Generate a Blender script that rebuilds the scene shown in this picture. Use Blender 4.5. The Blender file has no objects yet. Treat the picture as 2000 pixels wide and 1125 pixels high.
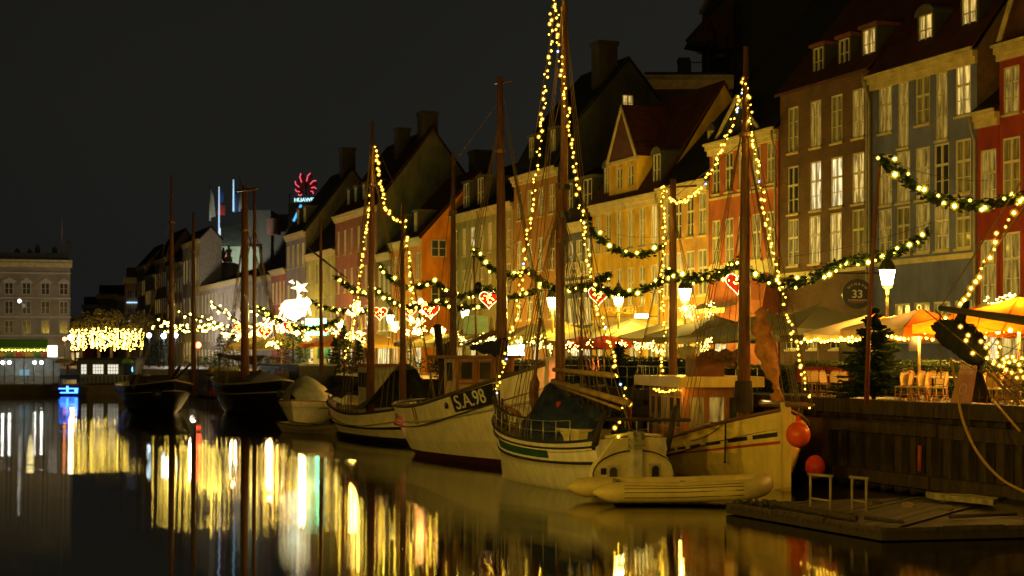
import bpy, bmesh, math, random
from mathutils import Vector, Matrix, Quaternion
R = random.Random(7)
rad = math.radians
sc = bpy.context.scene
COL = sc.collection

# ------------------------------------------------------------------ camera
F = 3200.0; CX = 1000.0; HY = 695.0; CH = 4.0
cam_d = bpy.data.cameras.new('camera')
cam = bpy.data.objects.new('camera', cam_d); COL.objects.link(cam)
cam.location = (0, 0, CH); cam.rotation_euler = (rad(90), 0, 0)
cam_d.sensor_width = 36; cam_d.lens = 57.6
cam_d.shift_y = (HY - 562.5) / 2000.0
cam_d.clip_start = .2; cam_d.clip_end = 3000
cam_d.dof.use_dof = True; cam_d.dof.focus_distance = 52; cam_d.dof.aperture_fstop = 1.3
sc.camera = cam
# ------------------------------------------------------------------ sky: overcast night, city glow
w = bpy.data.worlds.new('World'); sc.world = w; w.use_nodes = True
nt = w.node_tree; nt.nodes.clear()
wo = nt.nodes.new('ShaderNodeOutputWorld'); bg = nt.nodes.new('ShaderNodeBackground')
sky = nt.nodes.new('ShaderNodeTexSky'); sky.sky_type = 'NISHITA'; sky.sun_disc = False
sky.sun_elevation = rad(-6); sky.sun_rotation = rad(200)
bs = nt.nodes.new('ShaderNodeBackground'); nt.links.new(sky.outputs[0], bs.inputs[0]); bs.inputs[1].default_value = .02
tc = nt.nodes.new('ShaderNodeTexCoord'); sp = nt.nodes.new('ShaderNodeSeparateXYZ')
nt.links.new(tc.outputs['Generated'], sp.inputs[0])
rp = nt.nodes.new('ShaderNodeValToRGB'); nt.links.new(sp.outputs[2], rp.inputs[0])
e = rp.color_ramp.elements
e[0].position = 0.0; e[0].color = (.0165, .0178, .0182, 1)
e[1].position = .5; e[1].color = (.0090, .0086, .0066, 1)
x = rp.color_ramp.elements.new(.06); x.color = (.0175, .0176, .0160, 1)
x = rp.color_ramp.elements.new(.14); x.color = (.0185, .0180, .0148, 1)
x = rp.color_ramp.elements.new(.24); x.color = (.0165, .0160, .0125, 1)
nz = nt.nodes.new('ShaderNodeTexNoise'); nz.inputs['Scale'].default_value = 1.6; nz.inputs['Detail'].default_value = 3
nt.links.new(tc.outputs['Generated'], nz.inputs['Vector'])
mr0 = nt.nodes.new('ShaderNodeMapRange'); mr0.inputs[3].default_value = .78; mr0.inputs[4].default_value = 1.25
nt.links.new(nz.outputs['Fac'], mr0.inputs[0])
mr1 = nt.nodes.new('ShaderNodeMapRange'); mr1.inputs[1].default_value = -.45; mr1.inputs[2].default_value = .45; mr1.inputs[3].default_value = .62; mr1.inputs[4].default_value = 1.2
nt.links.new(sp.outputs[0], mr1.inputs[0]); mr = nt.nodes.new('ShaderNodeMath'); mr.operation = 'MULTIPLY'; nt.links.new(mr0.outputs[0], mr.inputs[0]); nt.links.new(mr1.outputs[0], mr.inputs[1])
mx = nt.nodes.new('ShaderNodeVectorMath'); mx.operation = 'SCALE'
nt.links.new(rp.outputs[0], mx.inputs[0]); nt.links.new(mr.outputs[0], mx.inputs['Scale'])
nt.links.new(mx.outputs[0], bg.inputs[0]); bg.inputs[1].default_value = .60
ad = nt.nodes.new('ShaderNodeAddShader')
nt.links.new(bg.outputs[0], ad.inputs[0]); nt.links.new(bs.outputs[0], ad.inputs[1]); nt.links.new(ad.outputs[0], wo.inputs[0])
sc.view_settings.view_transform = 'Standard'; sc.view_settings.look = 'None'
sc.view_settings.gamma = 1; sc.view_settings.exposure = 0.32
sc.cycles.use_denoising = True; sc.cycles.use_adaptive_sampling = False
try: sc.cycles.denoiser = 'OPENIMAGEDENOISE'
except Exception: pass
sc.cycles.max_bounces = 5; sc.cycles.diffuse_bounces = 2; sc.cycles.glossy_bounces = 3
sc.cycles.transparent_max_bounces = 16; sc.cycles.transmission_bounces = 2
sc.cycles.sample_clamp_indirect = 0; sc.cycles.use_light_tree = True
sc.cycles.caustics_reflective = False; sc.cycles.caustics_refractive = False

# ------------------------------------------------------------------ the place's own axes
TH = math.atan(1200 / F)
D = Vector((-math.sin(TH), math.cos(TH), 0))      # along the canal, away from the camera
N = Vector((math.cos(TH), math.sin(TH), 0))       # across the canal, to the right
QV, FV, GZ = 28.4, 39.6, 2.6                      # quay edge, house fronts, street level
def P(u, v, z=0.0): return D * u + N * v + Vector((0, 0, z))
def U(px, v=FV):
    t = (px - CX) / F
    return v * (N.x - N.y * t) / (-D.x + D.y * t)
def at(px, py, Y): return Vector(((px - CX) / F * Y, Y, CH - (py - HY) / F * Y))
def onv(px, py, v):
    u = U(px, v); q = P(u, v); q.z = CH - (py - HY) / F * q.y
    return q
def zat(px, py, v=FV): return onv(px, py, v).z
def uv(p): return (p.dot(D), p.dot(N))
HROT = math.atan2(-D.y, -D.x)    # local x = along the canal towards the camera, y = away from the water

# ------------------------------------------------------------------ materials
MATS = {}
def mat(name, col, rough=.7, metal=0, var=.25, scale=3.0, bump=0.0, bscale=40, spec=.4, coat=0, stretch=None, vcol=None, dirt=None):
    if name in MATS: return MATS[name]
    m = bpy.data.materials.new(name); m.use_nodes = True; n = m.node_tree; b = n.nodes['Principled BSDF']
    b.inputs['Roughness'].default_value = rough; b.inputs['Metallic'].default_value = metal
    b.inputs['Specular IOR Level'].default_value = spec; b.inputs['Coat Weight'].default_value = coat
    tcn = n.nodes.new('ShaderNodeTexCoord'); mp = n.nodes.new('ShaderNodeMapping'); n.links.new(tcn.outputs['Object'], mp.inputs[0])
    if stretch: mp.inputs['Scale'].default_value = stretch
    c = tuple(col) + (1,)
    if var > 0:
        t = n.nodes.new('ShaderNodeTexNoise'); t.inputs['Scale'].default_value = scale; t.inputs['Detail'].default_value = 6; t.inputs['Roughness'].default_value = .62
        n.links.new(mp.outputs[0], t.inputs['Vector'])
        r = n.nodes.new('ShaderNodeValToRGB'); r.color_ramp.elements[0].position = .3; r.color_ramp.elements[1].position = .72
        d = vcol or tuple(max(0, k * (1 - var * 1.3)) for k in col)
        r.color_ramp.elements[0].color = tuple(d) + (1,); r.color_ramp.elements[1].color = tuple(min(1, k * (1 + var * .5)) for k in col) + (1,)
        n.links.new(t.outputs['Fac'], r.inputs[0]); n.links.new(r.outputs[0], b.inputs['Base Color'])
        rr = n.nodes.new('ShaderNodeMapRange'); rr.inputs[3].default_value = max(0, rough - .12); rr.inputs[4].default_value = min(1, rough + .12)
        n.links.new(t.outputs['Fac'], rr.inputs[0]); n.links.new(rr.outputs[0], b.inputs['Roughness'])
    else: b.inputs['Base Color'].default_value = c
    if bump:
        t2 = n.nodes.new('ShaderNodeTexNoise'); t2.inputs['Scale'].default_value = bscale; t2.inputs['Detail'].default_value = 4
        n.links.new(mp.outputs[0], t2.inputs['Vector'])
        bp = n.nodes.new('ShaderNodeBump'); bp.inputs['Strength'].default_value = bump; bp.inputs['Distance'].default_value = .02
        n.links.new(t2.outputs['Fac'], bp.inputs['Height']); n.links.new(bp.outputs[0], b.inputs['Normal'])
    MATS[name] = m; return m
def brickmat(name, c1, c2, mortar, s=1.0):
    if name in MATS: return MATS[name]
    m = bpy.data.materials.new(name); m.use_nodes = True; n = m.node_tree; b = n.nodes['Principled BSDF']; b.inputs['Roughness'].default_value = .85
    tcn = n.nodes.new('ShaderNodeTexCoord'); sx = n.nodes.new('ShaderNodeSeparateXYZ'); cb = n.nodes.new('ShaderNodeCombineXYZ')
    n.links.new(tcn.outputs['Object'], sx.inputs[0]); a = n.nodes.new('ShaderNodeMath'); n.links.new(sx.outputs[0], a.inputs[0]); n.links.new(sx.outputs[1], a.inputs[1])
    n.links.new(a.outputs[0], cb.inputs[0]); n.links.new(sx.outputs[2], cb.inputs[1])
    br = n.nodes.new('ShaderNodeTexBrick'); n.links.new(cb.outputs[0], br.inputs[0])
    br.inputs['Color1'].default_value = tuple(c1) + (1,); br.inputs['Color2'].default_value = tuple(c2) + (1,); br.inputs['Mortar'].default_value = tuple(mortar) + (1,)
    br.inputs['Scale'].default_value = 1; br.inputs['Brick Width'].default_value = .24 * s; br.inputs['Row Height'].default_value = .075 * s; br.inputs['Mortar Size'].default_value = .012 * s
    t = n.nodes.new('ShaderNodeTexNoise'); t.inputs['Scale'].default_value = .9; t.inputs['Detail'].default_value = 8; n.links.new(tcn.outputs['Object'], t.inputs['Vector'])
    mr = n.nodes.new('ShaderNodeMapRange'); mr.inputs[1].default_value = .3; mr.inputs[2].default_value = .7; mr.inputs[3].default_value = .55; mr.inputs[4].default_value = 1.25
    n.links.new(t.outputs['Fac'], mr.inputs[0]); sc_ = n.nodes.new('ShaderNodeVectorMath'); sc_.operation = 'SCALE'
    n.links.new(br.outputs['Color'], sc_.inputs[0]); n.links.new(mr.outputs[0], sc_.inputs['Scale']); n.links.new(sc_.outputs[0], b.inputs['Base Color'])
    bp = n.nodes.new('ShaderNodeBump'); bp.inputs['Strength'].default_value = .5; bp.inputs['Distance'].default_value = .01; bp.invert = True
    n.links.new(br.outputs['Fac'], bp.inputs['Height']); n.links.new(bp.outputs[0], b.inputs['Normal'])
    MATS[name] = m; return m
def roofmat(name, col, row=.32):
    if name in MATS: return MATS[name]
    m = mat(name, col, .8, var=.45, scale=1.5); n = m.node_tree; b = n.nodes['Principled BSDF']
    tcn = n.nodes.new('ShaderNodeTexCoord'); wv = n.nodes.new('ShaderNodeTexWave'); wv.bands_direction = 'X'; wv.inputs['Scale'].default_value = 1 / (.25 * 2 * math.pi) * 6.28
    n.links.new(tcn.outputs['Object'], wv.inputs[0]); wz = n.nodes.new('ShaderNodeTexWave'); wz.bands_direction = 'Z'; wz.wave_profile = 'SAW'; wz.inputs['Scale'].default_value = 1.1
    n.links.new(tcn.outputs['Object'], wz.inputs[0]); a = n.nodes.new('ShaderNodeMath'); n.links.new(wv.outputs['Fac'], a.inputs[0]); n.links.new(wz.outputs['Fac'], a.inputs[1])
    bp = n.nodes.new('ShaderNodeBump'); bp.inputs['Strength'].default_value = .8; bp.inputs['Distance'].default_value = .06
    n.links.new(a.outputs[0], bp.inputs['Height']); n.links.new(bp.outputs[0], b.inputs['Normal'])
    return m
def emit(name, col, s):
    if name in MATS: return MATS[name]
    m = bpy.data.materials.new(name); m.use_nodes = True; n = m.node_tree; n.nodes.clear()
    o = n.nodes.new('ShaderNodeOutputMaterial'); em = n.nodes.new('ShaderNodeEmission'); em.inputs[0].default_value = tuple(col) + (1,); em.inputs[1].default_value = s
    n.links.new(em.outputs[0], o.inputs[0]); MATS[name] = m; return m
def canvas(name, col, tr=.45, var=.15):
    m = mat(name, col, .8, var=var, scale=2, bump=.2, bscale=5); n = m.node_tree; b = n.nodes['Principled BSDF']; o = [q for q in n.nodes if q.type == 'OUTPUT_MATERIAL'][0]
    if 'tr' in n.nodes: return m
    t = n.nodes.new('ShaderNodeBsdfTranslucent'); t.name = 'tr'; t.inputs[0].default_value = tuple(min(1, k * 1.15) for k in col) + (1,); x = n.nodes.new('ShaderNodeMixShader'); x.inputs[0].default_value = tr
    n.links.new(b.outputs[0], x.inputs[1]); n.links.new(t.outputs[0], x.inputs[2]); n.links.new(x.outputs[0], o.inputs[0]); return m
def litglass(name, col, s, var=1.0):
    """a lit room seen through a curtain"""
    if name in MATS: return MATS[name]
    m = bpy.data.materials.new(name); m.use_nodes = True; n = m.node_tree; b = n.nodes['Principled BSDF']
    b.inputs['Base Color'].default_value = (.05, .05, .04, 1); b.inputs['Roughness'].default_value = .12
    tcn = n.nodes.new('ShaderNodeTexCoord'); mp = n.nodes.new('ShaderNodeMapping'); mp.inputs['Scale'].default_value = (5, 5, .7); n.links.new(tcn.outputs['Object'], mp.inputs[0])
    oi = n.nodes.new('ShaderNodeObjectInfo'); va = n.nodes.new('ShaderNodeVectorMath'); va.operation = 'ADD'; n.links.new(mp.outputs[0], va.inputs[0])
    ms = n.nodes.new('ShaderNodeMath'); ms.operation = 'MULTIPLY'; ms.inputs[1].default_value = 40; n.links.new(oi.outputs['Random'], ms.inputs[0]); n.links.new(ms.outputs[0], va.inputs[1])
    t = n.nodes.new('ShaderNodeTexNoise'); t.inputs['Scale'].default_value = 1.6; t.inputs['Detail'].default_value = 2; n.links.new(va.outputs[0], t.inputs['Vector'])
    mr = n.nodes.new('ShaderNodeMapRange'); mr.inputs[1].default_value = .35; mr.inputs[2].default_value = .65; mr.inputs[3].default_value = s * (1 - var * .8); mr.inputs[4].default_value = s * (1 + var * .5)
    n.links.new(t.outputs['Fac'], mr.inputs[0]); b.inputs['Emission Color'].default_value = tuple(col) + (1,); n.links.new(mr.outputs[0], b.inputs['Emission Strength'])
    MATS[name] = m; return m
WHITE = mat('painted_window_wood', (.60, .56, .42), .5, var=.12, scale=4)
TRIM = mat('cornice_paint', (.60, .50, .24), .6, var=.3, scale=2)
GLASS = mat('dark_window_glass', (.035, .036, .034), .09, var=0, spec=.7)
CURT = mat('curtained_window_glass', (.36, .33, .21), .22, var=.6, scale=2.2, stretch=(4, 4, .5), spec=.8)
LITW = litglass('lit_window_glass', (1, .66, .17), .55)
LITB = litglass('bright_window_glass', (1, .80, .40), .8)
LITD = litglass('dim_window_glass', (1, .60, .10), .20)
DARKM = mat('black_iron', (.02, .02, .02), .45, var=.2)
ROPE = mat('rope', (.16, .11, .06), .9, var=.3, scale=20)
WOODM = mat('varnished_mast', (.20, .085, .03), .42, var=.5, scale=5, stretch=(3, 3, .25), bump=.4, bscale=20, coat=.3)
WOODD = mat('dark_timber', (.035, .022, .012), .75, var=.5, scale=4, stretch=(3, 3, .3), bump=.5)
WOODC = mat('cabin_varnish', (.32, .13, .035), .35, var=.35, scale=6, stretch=(4, 4, .4), coat=.4)
PLANK = mat('weathered_quay_timber', (.055, .036, .017), .85, var=.6, scale=2.6, stretch=(3, 3, .5), bump=.7, bscale=25)
HULLW = mat('white_hull_paint', (.70, .62, .47), .42, var=.20, scale=1.6, stretch=(2.5, 2.5, .45), bump=.12, bscale=9)
HULLC = mat('cream_hull_paint', (.76, .56, .16), .4, var=.18, scale=1.6, stretch=(2.5, 2.5, .45), bump=.12, bscale=9)
HULLK = mat('black_hull_paint', (.012, .011, .010), .35, var=.3, scale=1.5)
REDB = mat('red_antifouling', (.055, .010, .008), .6, var=.4, scale=2)
BLKP = mat('black_strake_paint', (.015, .014, .013), .4, var=.1)
DECK = mat('deck_planks', (.20, .13, .07), .7, var=.4, scale=5)
BLUET = mat('blue_tarpaulin', (.018, .03, .09), .55, var=.5, scale=3, bump=1, bscale=6)
NAVY = mat('navy_sailcover', (.010, .016, .045), .75, var=.3, scale=4)
BULB = emit('warm_bulb', (1, .57, .030), 34)
BULBG = emit('garland_bulb', (1, .66, .045), 44)
BULBB = emit('cool_bulb', (.45, .65, 1), 14)
BULBF = emit('far_fairy_bulb', (1, .66, .085), 34)
def glow_shell(name, col, s_, a_):  # see-through emissive shell that draws the lens halo around each bulb
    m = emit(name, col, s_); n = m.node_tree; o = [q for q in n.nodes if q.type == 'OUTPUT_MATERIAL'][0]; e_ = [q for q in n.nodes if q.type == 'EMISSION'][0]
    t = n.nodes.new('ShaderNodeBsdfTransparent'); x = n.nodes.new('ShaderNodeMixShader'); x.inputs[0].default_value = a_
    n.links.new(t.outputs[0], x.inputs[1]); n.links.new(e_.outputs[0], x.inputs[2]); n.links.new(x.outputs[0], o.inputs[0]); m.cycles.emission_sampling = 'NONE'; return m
HALOA = glow_shell('amber_bulb_halo', (1, .42, .02), 1.0, .26); HALOY = glow_shell('yellow_bulb_halo', (1, .66, .03), .9, .26); HALOB = glow_shell('blue_bulb_halo', (.2, .45, 1), .6, .3)
LAMPG = emit('lantern_glow', (1, .82, .36), 26)
FIR = mat('fir_needles', (.030, .060, .022), .7, var=.5, scale=6)
FIRG = mat('garland_fir', (.022, .05, .012), .7, var=.5, scale=9)
HEDGE = mat('hedge_leaves', (.05, .10, .02), .6, var=.5, scale=8)
BARK = mat('bark', (.07, .05, .035), .9, var=.4, scale=8)

# ------------------------------------------------------------------ mesh helpers
class MB:
    def __init__(s): s.v = []; s.f = []; s.m = []; s.smooth = []
    def add(s, vs, fs, mi=0, sm=False):
        k = len(s.v); s.v += [tuple(q) for q in vs]
        for f in fs: s.f.append(tuple(i + k for i in f)); s.m.append(mi); s.smooth.append(sm)
        return s
    def box(s, x0, y0, z0, x1, y1, z1, mi=0, mtx=None):
        vs = [Vector(q) for q in ((x0, y0, z0), (x1, y0, z0), (x1, y1, z0), (x0, y1, z0), (x0, y0, z1), (x1, y0, z1), (x1, y1, z1), (x0, y1, z1))]
        if mtx is not None: vs = [mtx @ q for q in vs]
        return s.add(vs, [(0, 3, 2, 1), (4, 5, 6, 7), (0, 1, 5, 4), (1, 2, 6, 5), (2, 3, 7, 6), (3, 0, 4, 7)], mi)
    def quad(s, a, b, c, d, mi=0): return s.add([a, b, c, d], [(0, 1, 2, 3)], mi)
    def poly(s, pts, mi=0): return s.add(pts, [tuple(range(len(pts)))], mi)
    def tube(s, pts, r, n=6, mi=0, caps=True, sm=True):
        pts = [Vector(p) for p in pts]; L = len(pts)
        rs = r if isinstance(r, (list, tuple)) else [r] * L
        t0 = (pts[1] - pts[0]).normalized(); a = t0.orthogonal().normalized()
        vs = []
        for i, p in enumerate(pts):
            t = (pts[min(i + 1, L - 1)] - pts[max(i - 1, 0)])
            t = t.normalized() if t.length > 1e-9 else t0
            a = (a - t * a.dot(t)); a = a.normalized() if a.length > 1e-6 else t.orthogonal().normalized()
            b = t.cross(a)
            for k in range(n):
                an = 2 * math.pi * k / n; vs.append(p + (a * math.cos(an) + b * math.sin(an)) * rs[i])
        fs = [(i * n + k, i * n + (k + 1) % n, (i + 1) * n + (k + 1) % n, (i + 1) * n + k) for i in range(L - 1) for k in range(n)]
        if caps: fs += [tuple(range(n))[::-1], tuple((L - 1) * n + k for k in range(n))]
        return s.add(vs, fs, mi, sm)
    def lathe(s, prof, n=12, c=(0, 0, 0), mi=0, sm=True, ax=None):
        c = Vector(c); vs = []
        for r, z in prof:
            for k in range(n):
                an = 2 * math.pi * k / n; q = Vector((r * math.cos(an), r * math.sin(an), z))
                vs.append(c + (ax @ q if ax is not None else q))
        fs = [(i * n + k, i * n + (k + 1) % n, (i + 1) * n + (k + 1) % n, (i + 1) * n + k) for i in range(len(prof) - 1) for k in range(n)]
        return s.add(vs, fs, mi, sm)
    def ball(s, c, r, mi=0, sub=1, sz=1.0):
        t = ICO[sub]; c = Vector(c)
        return s.add([c + Vector((q[0] * r, q[1] * r, q[2] * r * sz)) for q in t[0]], t[1], mi, True)
    def bulb(s, c, r, halo=1.95):
        """glowing core (material 0) in an added lens-halo envelope (material 1)"""
        return s.ball(c, r * .78, 0).ball(c, r * halo, 1)
    def leaf(s, c, r, mi=0, up=.3):
        a = Vector((R.gauss(0, 1), R.gauss(0, 1), R.gauss(0, up))).normalized(); b = a.orthogonal().normalized()
        b = (Quaternion(a, R.random() * 6.28) @ b)
        c = Vector(c); return s.add([c - a * r, c + b * r * .45, c + a * r, c - b * r * .45], [(0, 1, 2, 3)], mi)
    def extr(s, prof, x0, x1, mi=0, close=True):
        """profile of (y,z) points run along x"""
        n = len(prof); vs = [(x0, y, z) for y, z in prof] + [(x1, y, z) for y, z in prof]
        rg = n if close else n - 1
        fs = [(i, (i + 1) % n, n + (i + 1) % n, n + i) for i in range(rg)]
        if close: fs += [tuple(range(n))[::-1], tuple(range(n, 2 * n))]
        return s.add(vs, fs, mi)
    def mesh(s, name, mats):
        me = bpy.data.meshes.new(name); me.from_pydata(s.v, [], s.f); me.update()
        for m in (mats if isinstance(mats, (list, tuple)) else [mats]): me.materials.append(m)
        me.polygons.foreach_set('material_index', s.m); me.polygons.foreach_set('use_smooth', s.smooth)
        bm = bmesh.new(); bm.from_mesh(me); bmesh.ops.recalc_face_normals(bm, faces=bm.faces); bm.to_mesh(me); bm.free()
        return me
    def build(s, name, mats, parent=None, label=None, cat=None, group=None, kind=None, loc=None):
        """top level: vertices are world points and the origin goes to the base; child: vertices are in the parent's frame"""
        if parent is None and loc is None:
            xs = [q[0] for q in s.v]; ys = [q[1] for q in s.v]; zs = [q[2] for q in s.v]
            loc = ((min(xs) + max(xs)) / 2, (min(ys) + max(ys)) / 2, min(zs))
            s.v = [(q[0] - loc[0], q[1] - loc[1], q[2] - loc[2]) for q in s.v]
        o = link(name, s.mesh(name, mats), parent, loc); tag(o, label, cat, group, kind); return o
def link(name, data, parent=None, loc=None, rz=0):
    o = bpy.data.objects.new(name, data); COL.objects.link(o); o.parent = parent
    if loc is not None: o.location = loc
    if rz: o.rotation_euler = (0, 0, rz)
    return o
def tag(o, label=None, cat=None, group=None, kind=None):
    if label: o['label'] = label
    if cat: o['category'] = cat
    if group: o['group'] = group
    if kind: o['kind'] = kind
    return o
def empty(name, loc, rz=0, label=None, cat=None, group=None):
    return tag(link(name, None, None, loc, rz), label, cat, group)
KIDS = {}
def copy_tree(o, loc=None, rz=None, label=None, parent=None, group=None):
    c = o.copy(); COL.objects.link(c)
    if parent is not None: c.parent = parent
    if loc is not None: c.location = loc
    if rz is not None: c.rotation_euler = (0, 0, rz)
    if label: c['label'] = label
    if group: c['group'] = group
    for ch in o.children: copy_tree(ch, parent=c)
    return c
def ico(sub):
    bm = bmesh.new(); bmesh.ops.create_icosphere(bm, subdivisions=sub, radius=1)
    r = ([tuple(v.co) for v in bm.verts], [tuple(v.index for v in f.verts) for f in bm.faces]); bm.free(); return r
ICO = {1: ico(1), 2: ico(2), 3: ico(3)}
def text(name, s, size, m, parent, mtx, extrude=.01, align='CENTER', sx=1.0, bold=0.0):
    cu = bpy.data.curves.new(name, 'FONT'); cu.body = s; cu.size = size; cu.extrude = extrude; cu.align_x = align; cu.align_y = 'CENTER'; cu.offset = bold
    cu.materials.append(m); o = link(name, cu); me = bpy.data.meshes.new_from_object(o); me.name = name
    if not me.materials: me.materials.append(m)
    bpy.data.objects.remove(o); o = link(name, me, parent); o.matrix_basis = mtx @ Matrix.Diagonal((sx, 1, 1, 1)); return o
def cat_pts(a, b, sag, n=16):
    a = Vector(a); b = Vector(b); return [a.lerp(b, i / n) - Vector((0, 0, sag * 4 * (i / n) * (1 - i / n))) for i in range(n + 1)]
def resample(pts, step):
    pts = [Vector(p) for p in pts]; out = [pts[0].copy()]; acc = 0
    for a, b in zip(pts, pts[1:]):
        L = (b - a).length; d = step - acc
        while d <= L: out.append(a.lerp(b, d / L)); d += step
        acc = (acc + L) % step if L > 0 else acc
    return out
def smooth_pts(pts, k=6):
    """Catmull-Rom through the points"""
    pts = [Vector(p) for p in pts]; q = [pts[0] * 2 - pts[1]] + pts + [pts[-1] * 2 - pts[-2]]; out = []
    for i in range(1, len(q) - 2):
        for j in range(k):
            t = j / k; a, b, c, d = q[i - 1], q[i], q[i + 1], q[i + 2]
            out.append(.5 * ((2 * b) + (c - a) * t + (2 * a - 5 * b + 4 * c - d) * t * t + (3 * b - a - 3 * c + d) * t ** 3))
    return out + [pts[-1]]
# ------------------------------------------------------------------ ground and water
WATER = bpy.data.materials.new('still_canal_water'); WATER.use_nodes = True
_n = WATER.node_tree; _b = _n.nodes['Principled BSDF']
_b.inputs['Base Color'].default_value = (.004, .005, .005, 1); _b.inputs['Roughness'].default_value = .10; _b.inputs['IOR'].default_value = 1.5
_b.inputs['Specular IOR Level'].default_value = .8
# fine capillary ripples, far below pixel size: a slope field with crests lying across the canal mouth
_b.inputs['Roughness'].default_value = .02
_t = _n.nodes.new('ShaderNodeTexCoord'); _v = _n.nodes.new('ShaderNodeVectorMath'); _v.operation = 'SCALE'; _v.inputs['Scale'].default_value = 937.0
_n.links.new(_t.outputs['Object'], _v.inputs[0])
_w = _n.nodes.new('ShaderNodeTexWhiteNoise'); _w.noise_dimensions = '3D'; _n.links.new(_v.outputs[0], _w.inputs['Vector'])
_s = _n.nodes.new('ShaderNodeSeparateColor'); _n.links.new(_w.outputs['Color'], _s.inputs[0])
_z = _n.nodes.new('ShaderNodeTexNoise'); _z.inputs['Scale'].default_value = .09; _z.inputs['Detail'].default_value = 3; _n.links.new(_t.outputs['Object'], _z.inputs['Vector'])
_r = _n.nodes.new('ShaderNodeMapRange'); _r.inputs[1].default_value = .35; _r.inputs[2].default_value = .65; _r.inputs[3].default_value = .020; _r.inputs[4].default_value = .046
_n.links.new(_z.outputs['Fac'], _r.inputs[0])
def _ma(op, a, b_):
    q = _n.nodes.new('ShaderNodeMath'); q.operation = op
    for k_, x_ in enumerate((a, b_)):
        if isinstance(x_, float): q.inputs[k_].default_value = x_
        else: _n.links.new(x_, q.inputs[k_])
    return q.outputs[0]
_sy = _ma('MULTIPLY', _ma('SUBTRACT', _s.outputs[0], .5), _r.outputs[0])
_sx = _ma('MULTIPLY', _ma('SUBTRACT', _s.outputs[1], .5), .004)
_z3 = _n.nodes.new('ShaderNodeTexNoise'); _z3.inputs['Scale'].default_value = 1.3; _z3.inputs['Detail'].default_value = 2; _n.links.new(_t.outputs['Object'], _z3.inputs['Vector'])
_sx = _ma('ADD', _sx, _ma('MULTIPLY', _ma('SUBTRACT', _z3.outputs['Fac'], .5), .010))
_c = _n.nodes.new('ShaderNodeCombineXYZ'); _c.inputs[2].default_value = 1.0; _n.links.new(_sx, _c.inputs[0]); _n.links.new(_sy, _c.inputs[1])
_nm = _n.nodes.new('ShaderNodeVectorMath'); _nm.operation = 'NORMALIZE'; _n.links.new(_c.outputs[0], _nm.inputs[0]); _n.links.new(_nm.outputs[0], _b.inputs['Normal'])
MB().quad((-400, -60, 0), (300, -60, 0), (300, 260, 0), (-400, 260, 0)).build('canal_water', WATER, label='dark still canal water mirroring the lights', kind='structure')
STREET = mat('worn_granite_setts', (.11, .095, .08), .6, var=.4, scale=1.2, bump=.5, bscale=12)
END_Y = 171.0
u_end = (END_Y - QV * N.y) / D.y
g = MB(); c0 = P(u_end, QV)
top = [P(-30, QV + .02), P(u_end, QV + .02), (-400, END_Y, 0), (-400, 1400, 0), (900, 1400, 0), P(-30, 700)]
top = [Vector((p[0], p[1], GZ)) for p in top]; bot = [Vector((p.x, p.y, -1)) for p in top]
g.poly(top)
for i in range(len(top)): j = (i + 1) % len(top); g.quad(top[i], top[j], bot[j], bot[i])
g.build('street_ground', STREET, label='paved quay street and the square beyond the canal head', kind='structure')
# carriageway kerb along the house fronts
kb = MB(); kb.box(-250, 0, 0, 30, .25, .12)
o = kb.build('pavement_kerb', mat('kerb_granite', (.2, .19, .17), .8), None, 'granite kerb of the pavement along the house fronts', kind='structure', loc=P(0, 36.2, GZ + .002)); o.rotation_euler = (0, 0, HROT)

# timber bulwark of the quay (cap beam, walings, piles, boards)
qw = empty('quay_wall', P(40, QV, 0), HROT, 'weathered timber bulkhead holding up the quay beside the moored boats', 'quay wall')
UM = 40.0          # local x = UM - u
def qx(u): return UM - u
capm = MB().box(0, -.42, 2.22, 5.9, .1, 2.66).mesh('cap_beam', PLANK)
walm = MB().box(0, -.30, 1.62, 5.9, -.06, 2.02).mesh('waling', PLANK)
lowm = MB().box(0, -.55, .14, 5.9, -.02, .5).mesh('fender_beam', PLANK)
uu = 16.0
while uu < 162:
    for nm, me in (('cap_beam', capm), ('waling', walm), ('fender_beam', lowm)):
        o = link(nm, me, qw, (qx(uu + 5.95) , R.uniform(-.01, .01), R.uniform(-.015, .015)))
    uu += 6.0
pilem = [MB().box(-w_, -.26, -.8, w_, -.02, 1.6).box(-w_ * .8, -.2, 2.03, w_ * .8, -.02, 2.21).mesh('pile', PLANK) for w_ in (.14, .17, .12)]
boardm = [MB().box(0, .0, -.8, .86, .04, 2.2).box(.06, -.05, -.8, .3, 0, 1.7).box(.42, -.04, -.8, .64, 0, 1.7).mesh('board', WOODD)]
uu = 24.0; k = 0
while uu < 160:
    st = .82 if uu < 60 else 1.6
    link('pile', pilem[k % 3], qw, (qx(uu) + R.uniform(-.05, .05), R.uniform(-.02, .02), 0))
    if uu < 60: link('board', boardm[0], qw, (qx(uu) - .86, .0, 0))
    uu += st; k += 1
MB().box(-2, .05, -1, -1.9, .1, 2).box(qx(162), .05, -1, qx(16), .12, 2.2).build('backing_boards', WOODD, qw)
MB().box(qx(49.6), -.5, .3, qx(45.9), -.27, 2.0).build('rubbing_panel', mat('red_brown_boards', (.09, .035, .02), .8), qw)
# stone edge of the canal head
eq = MB()
for i in range(40): eq.box(-140 + i * 3.2, END_Y - .3, -.5, -140 + i * 3.2 + 3.15, END_Y - .02, 1.9 + .05 * (i % 2))
eq.build('quay_wall', mat('granite_quay', (.2, .18, .15), .8), None, 'low stone quay wall closing the far head of the canal', 'quay wall')

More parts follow.
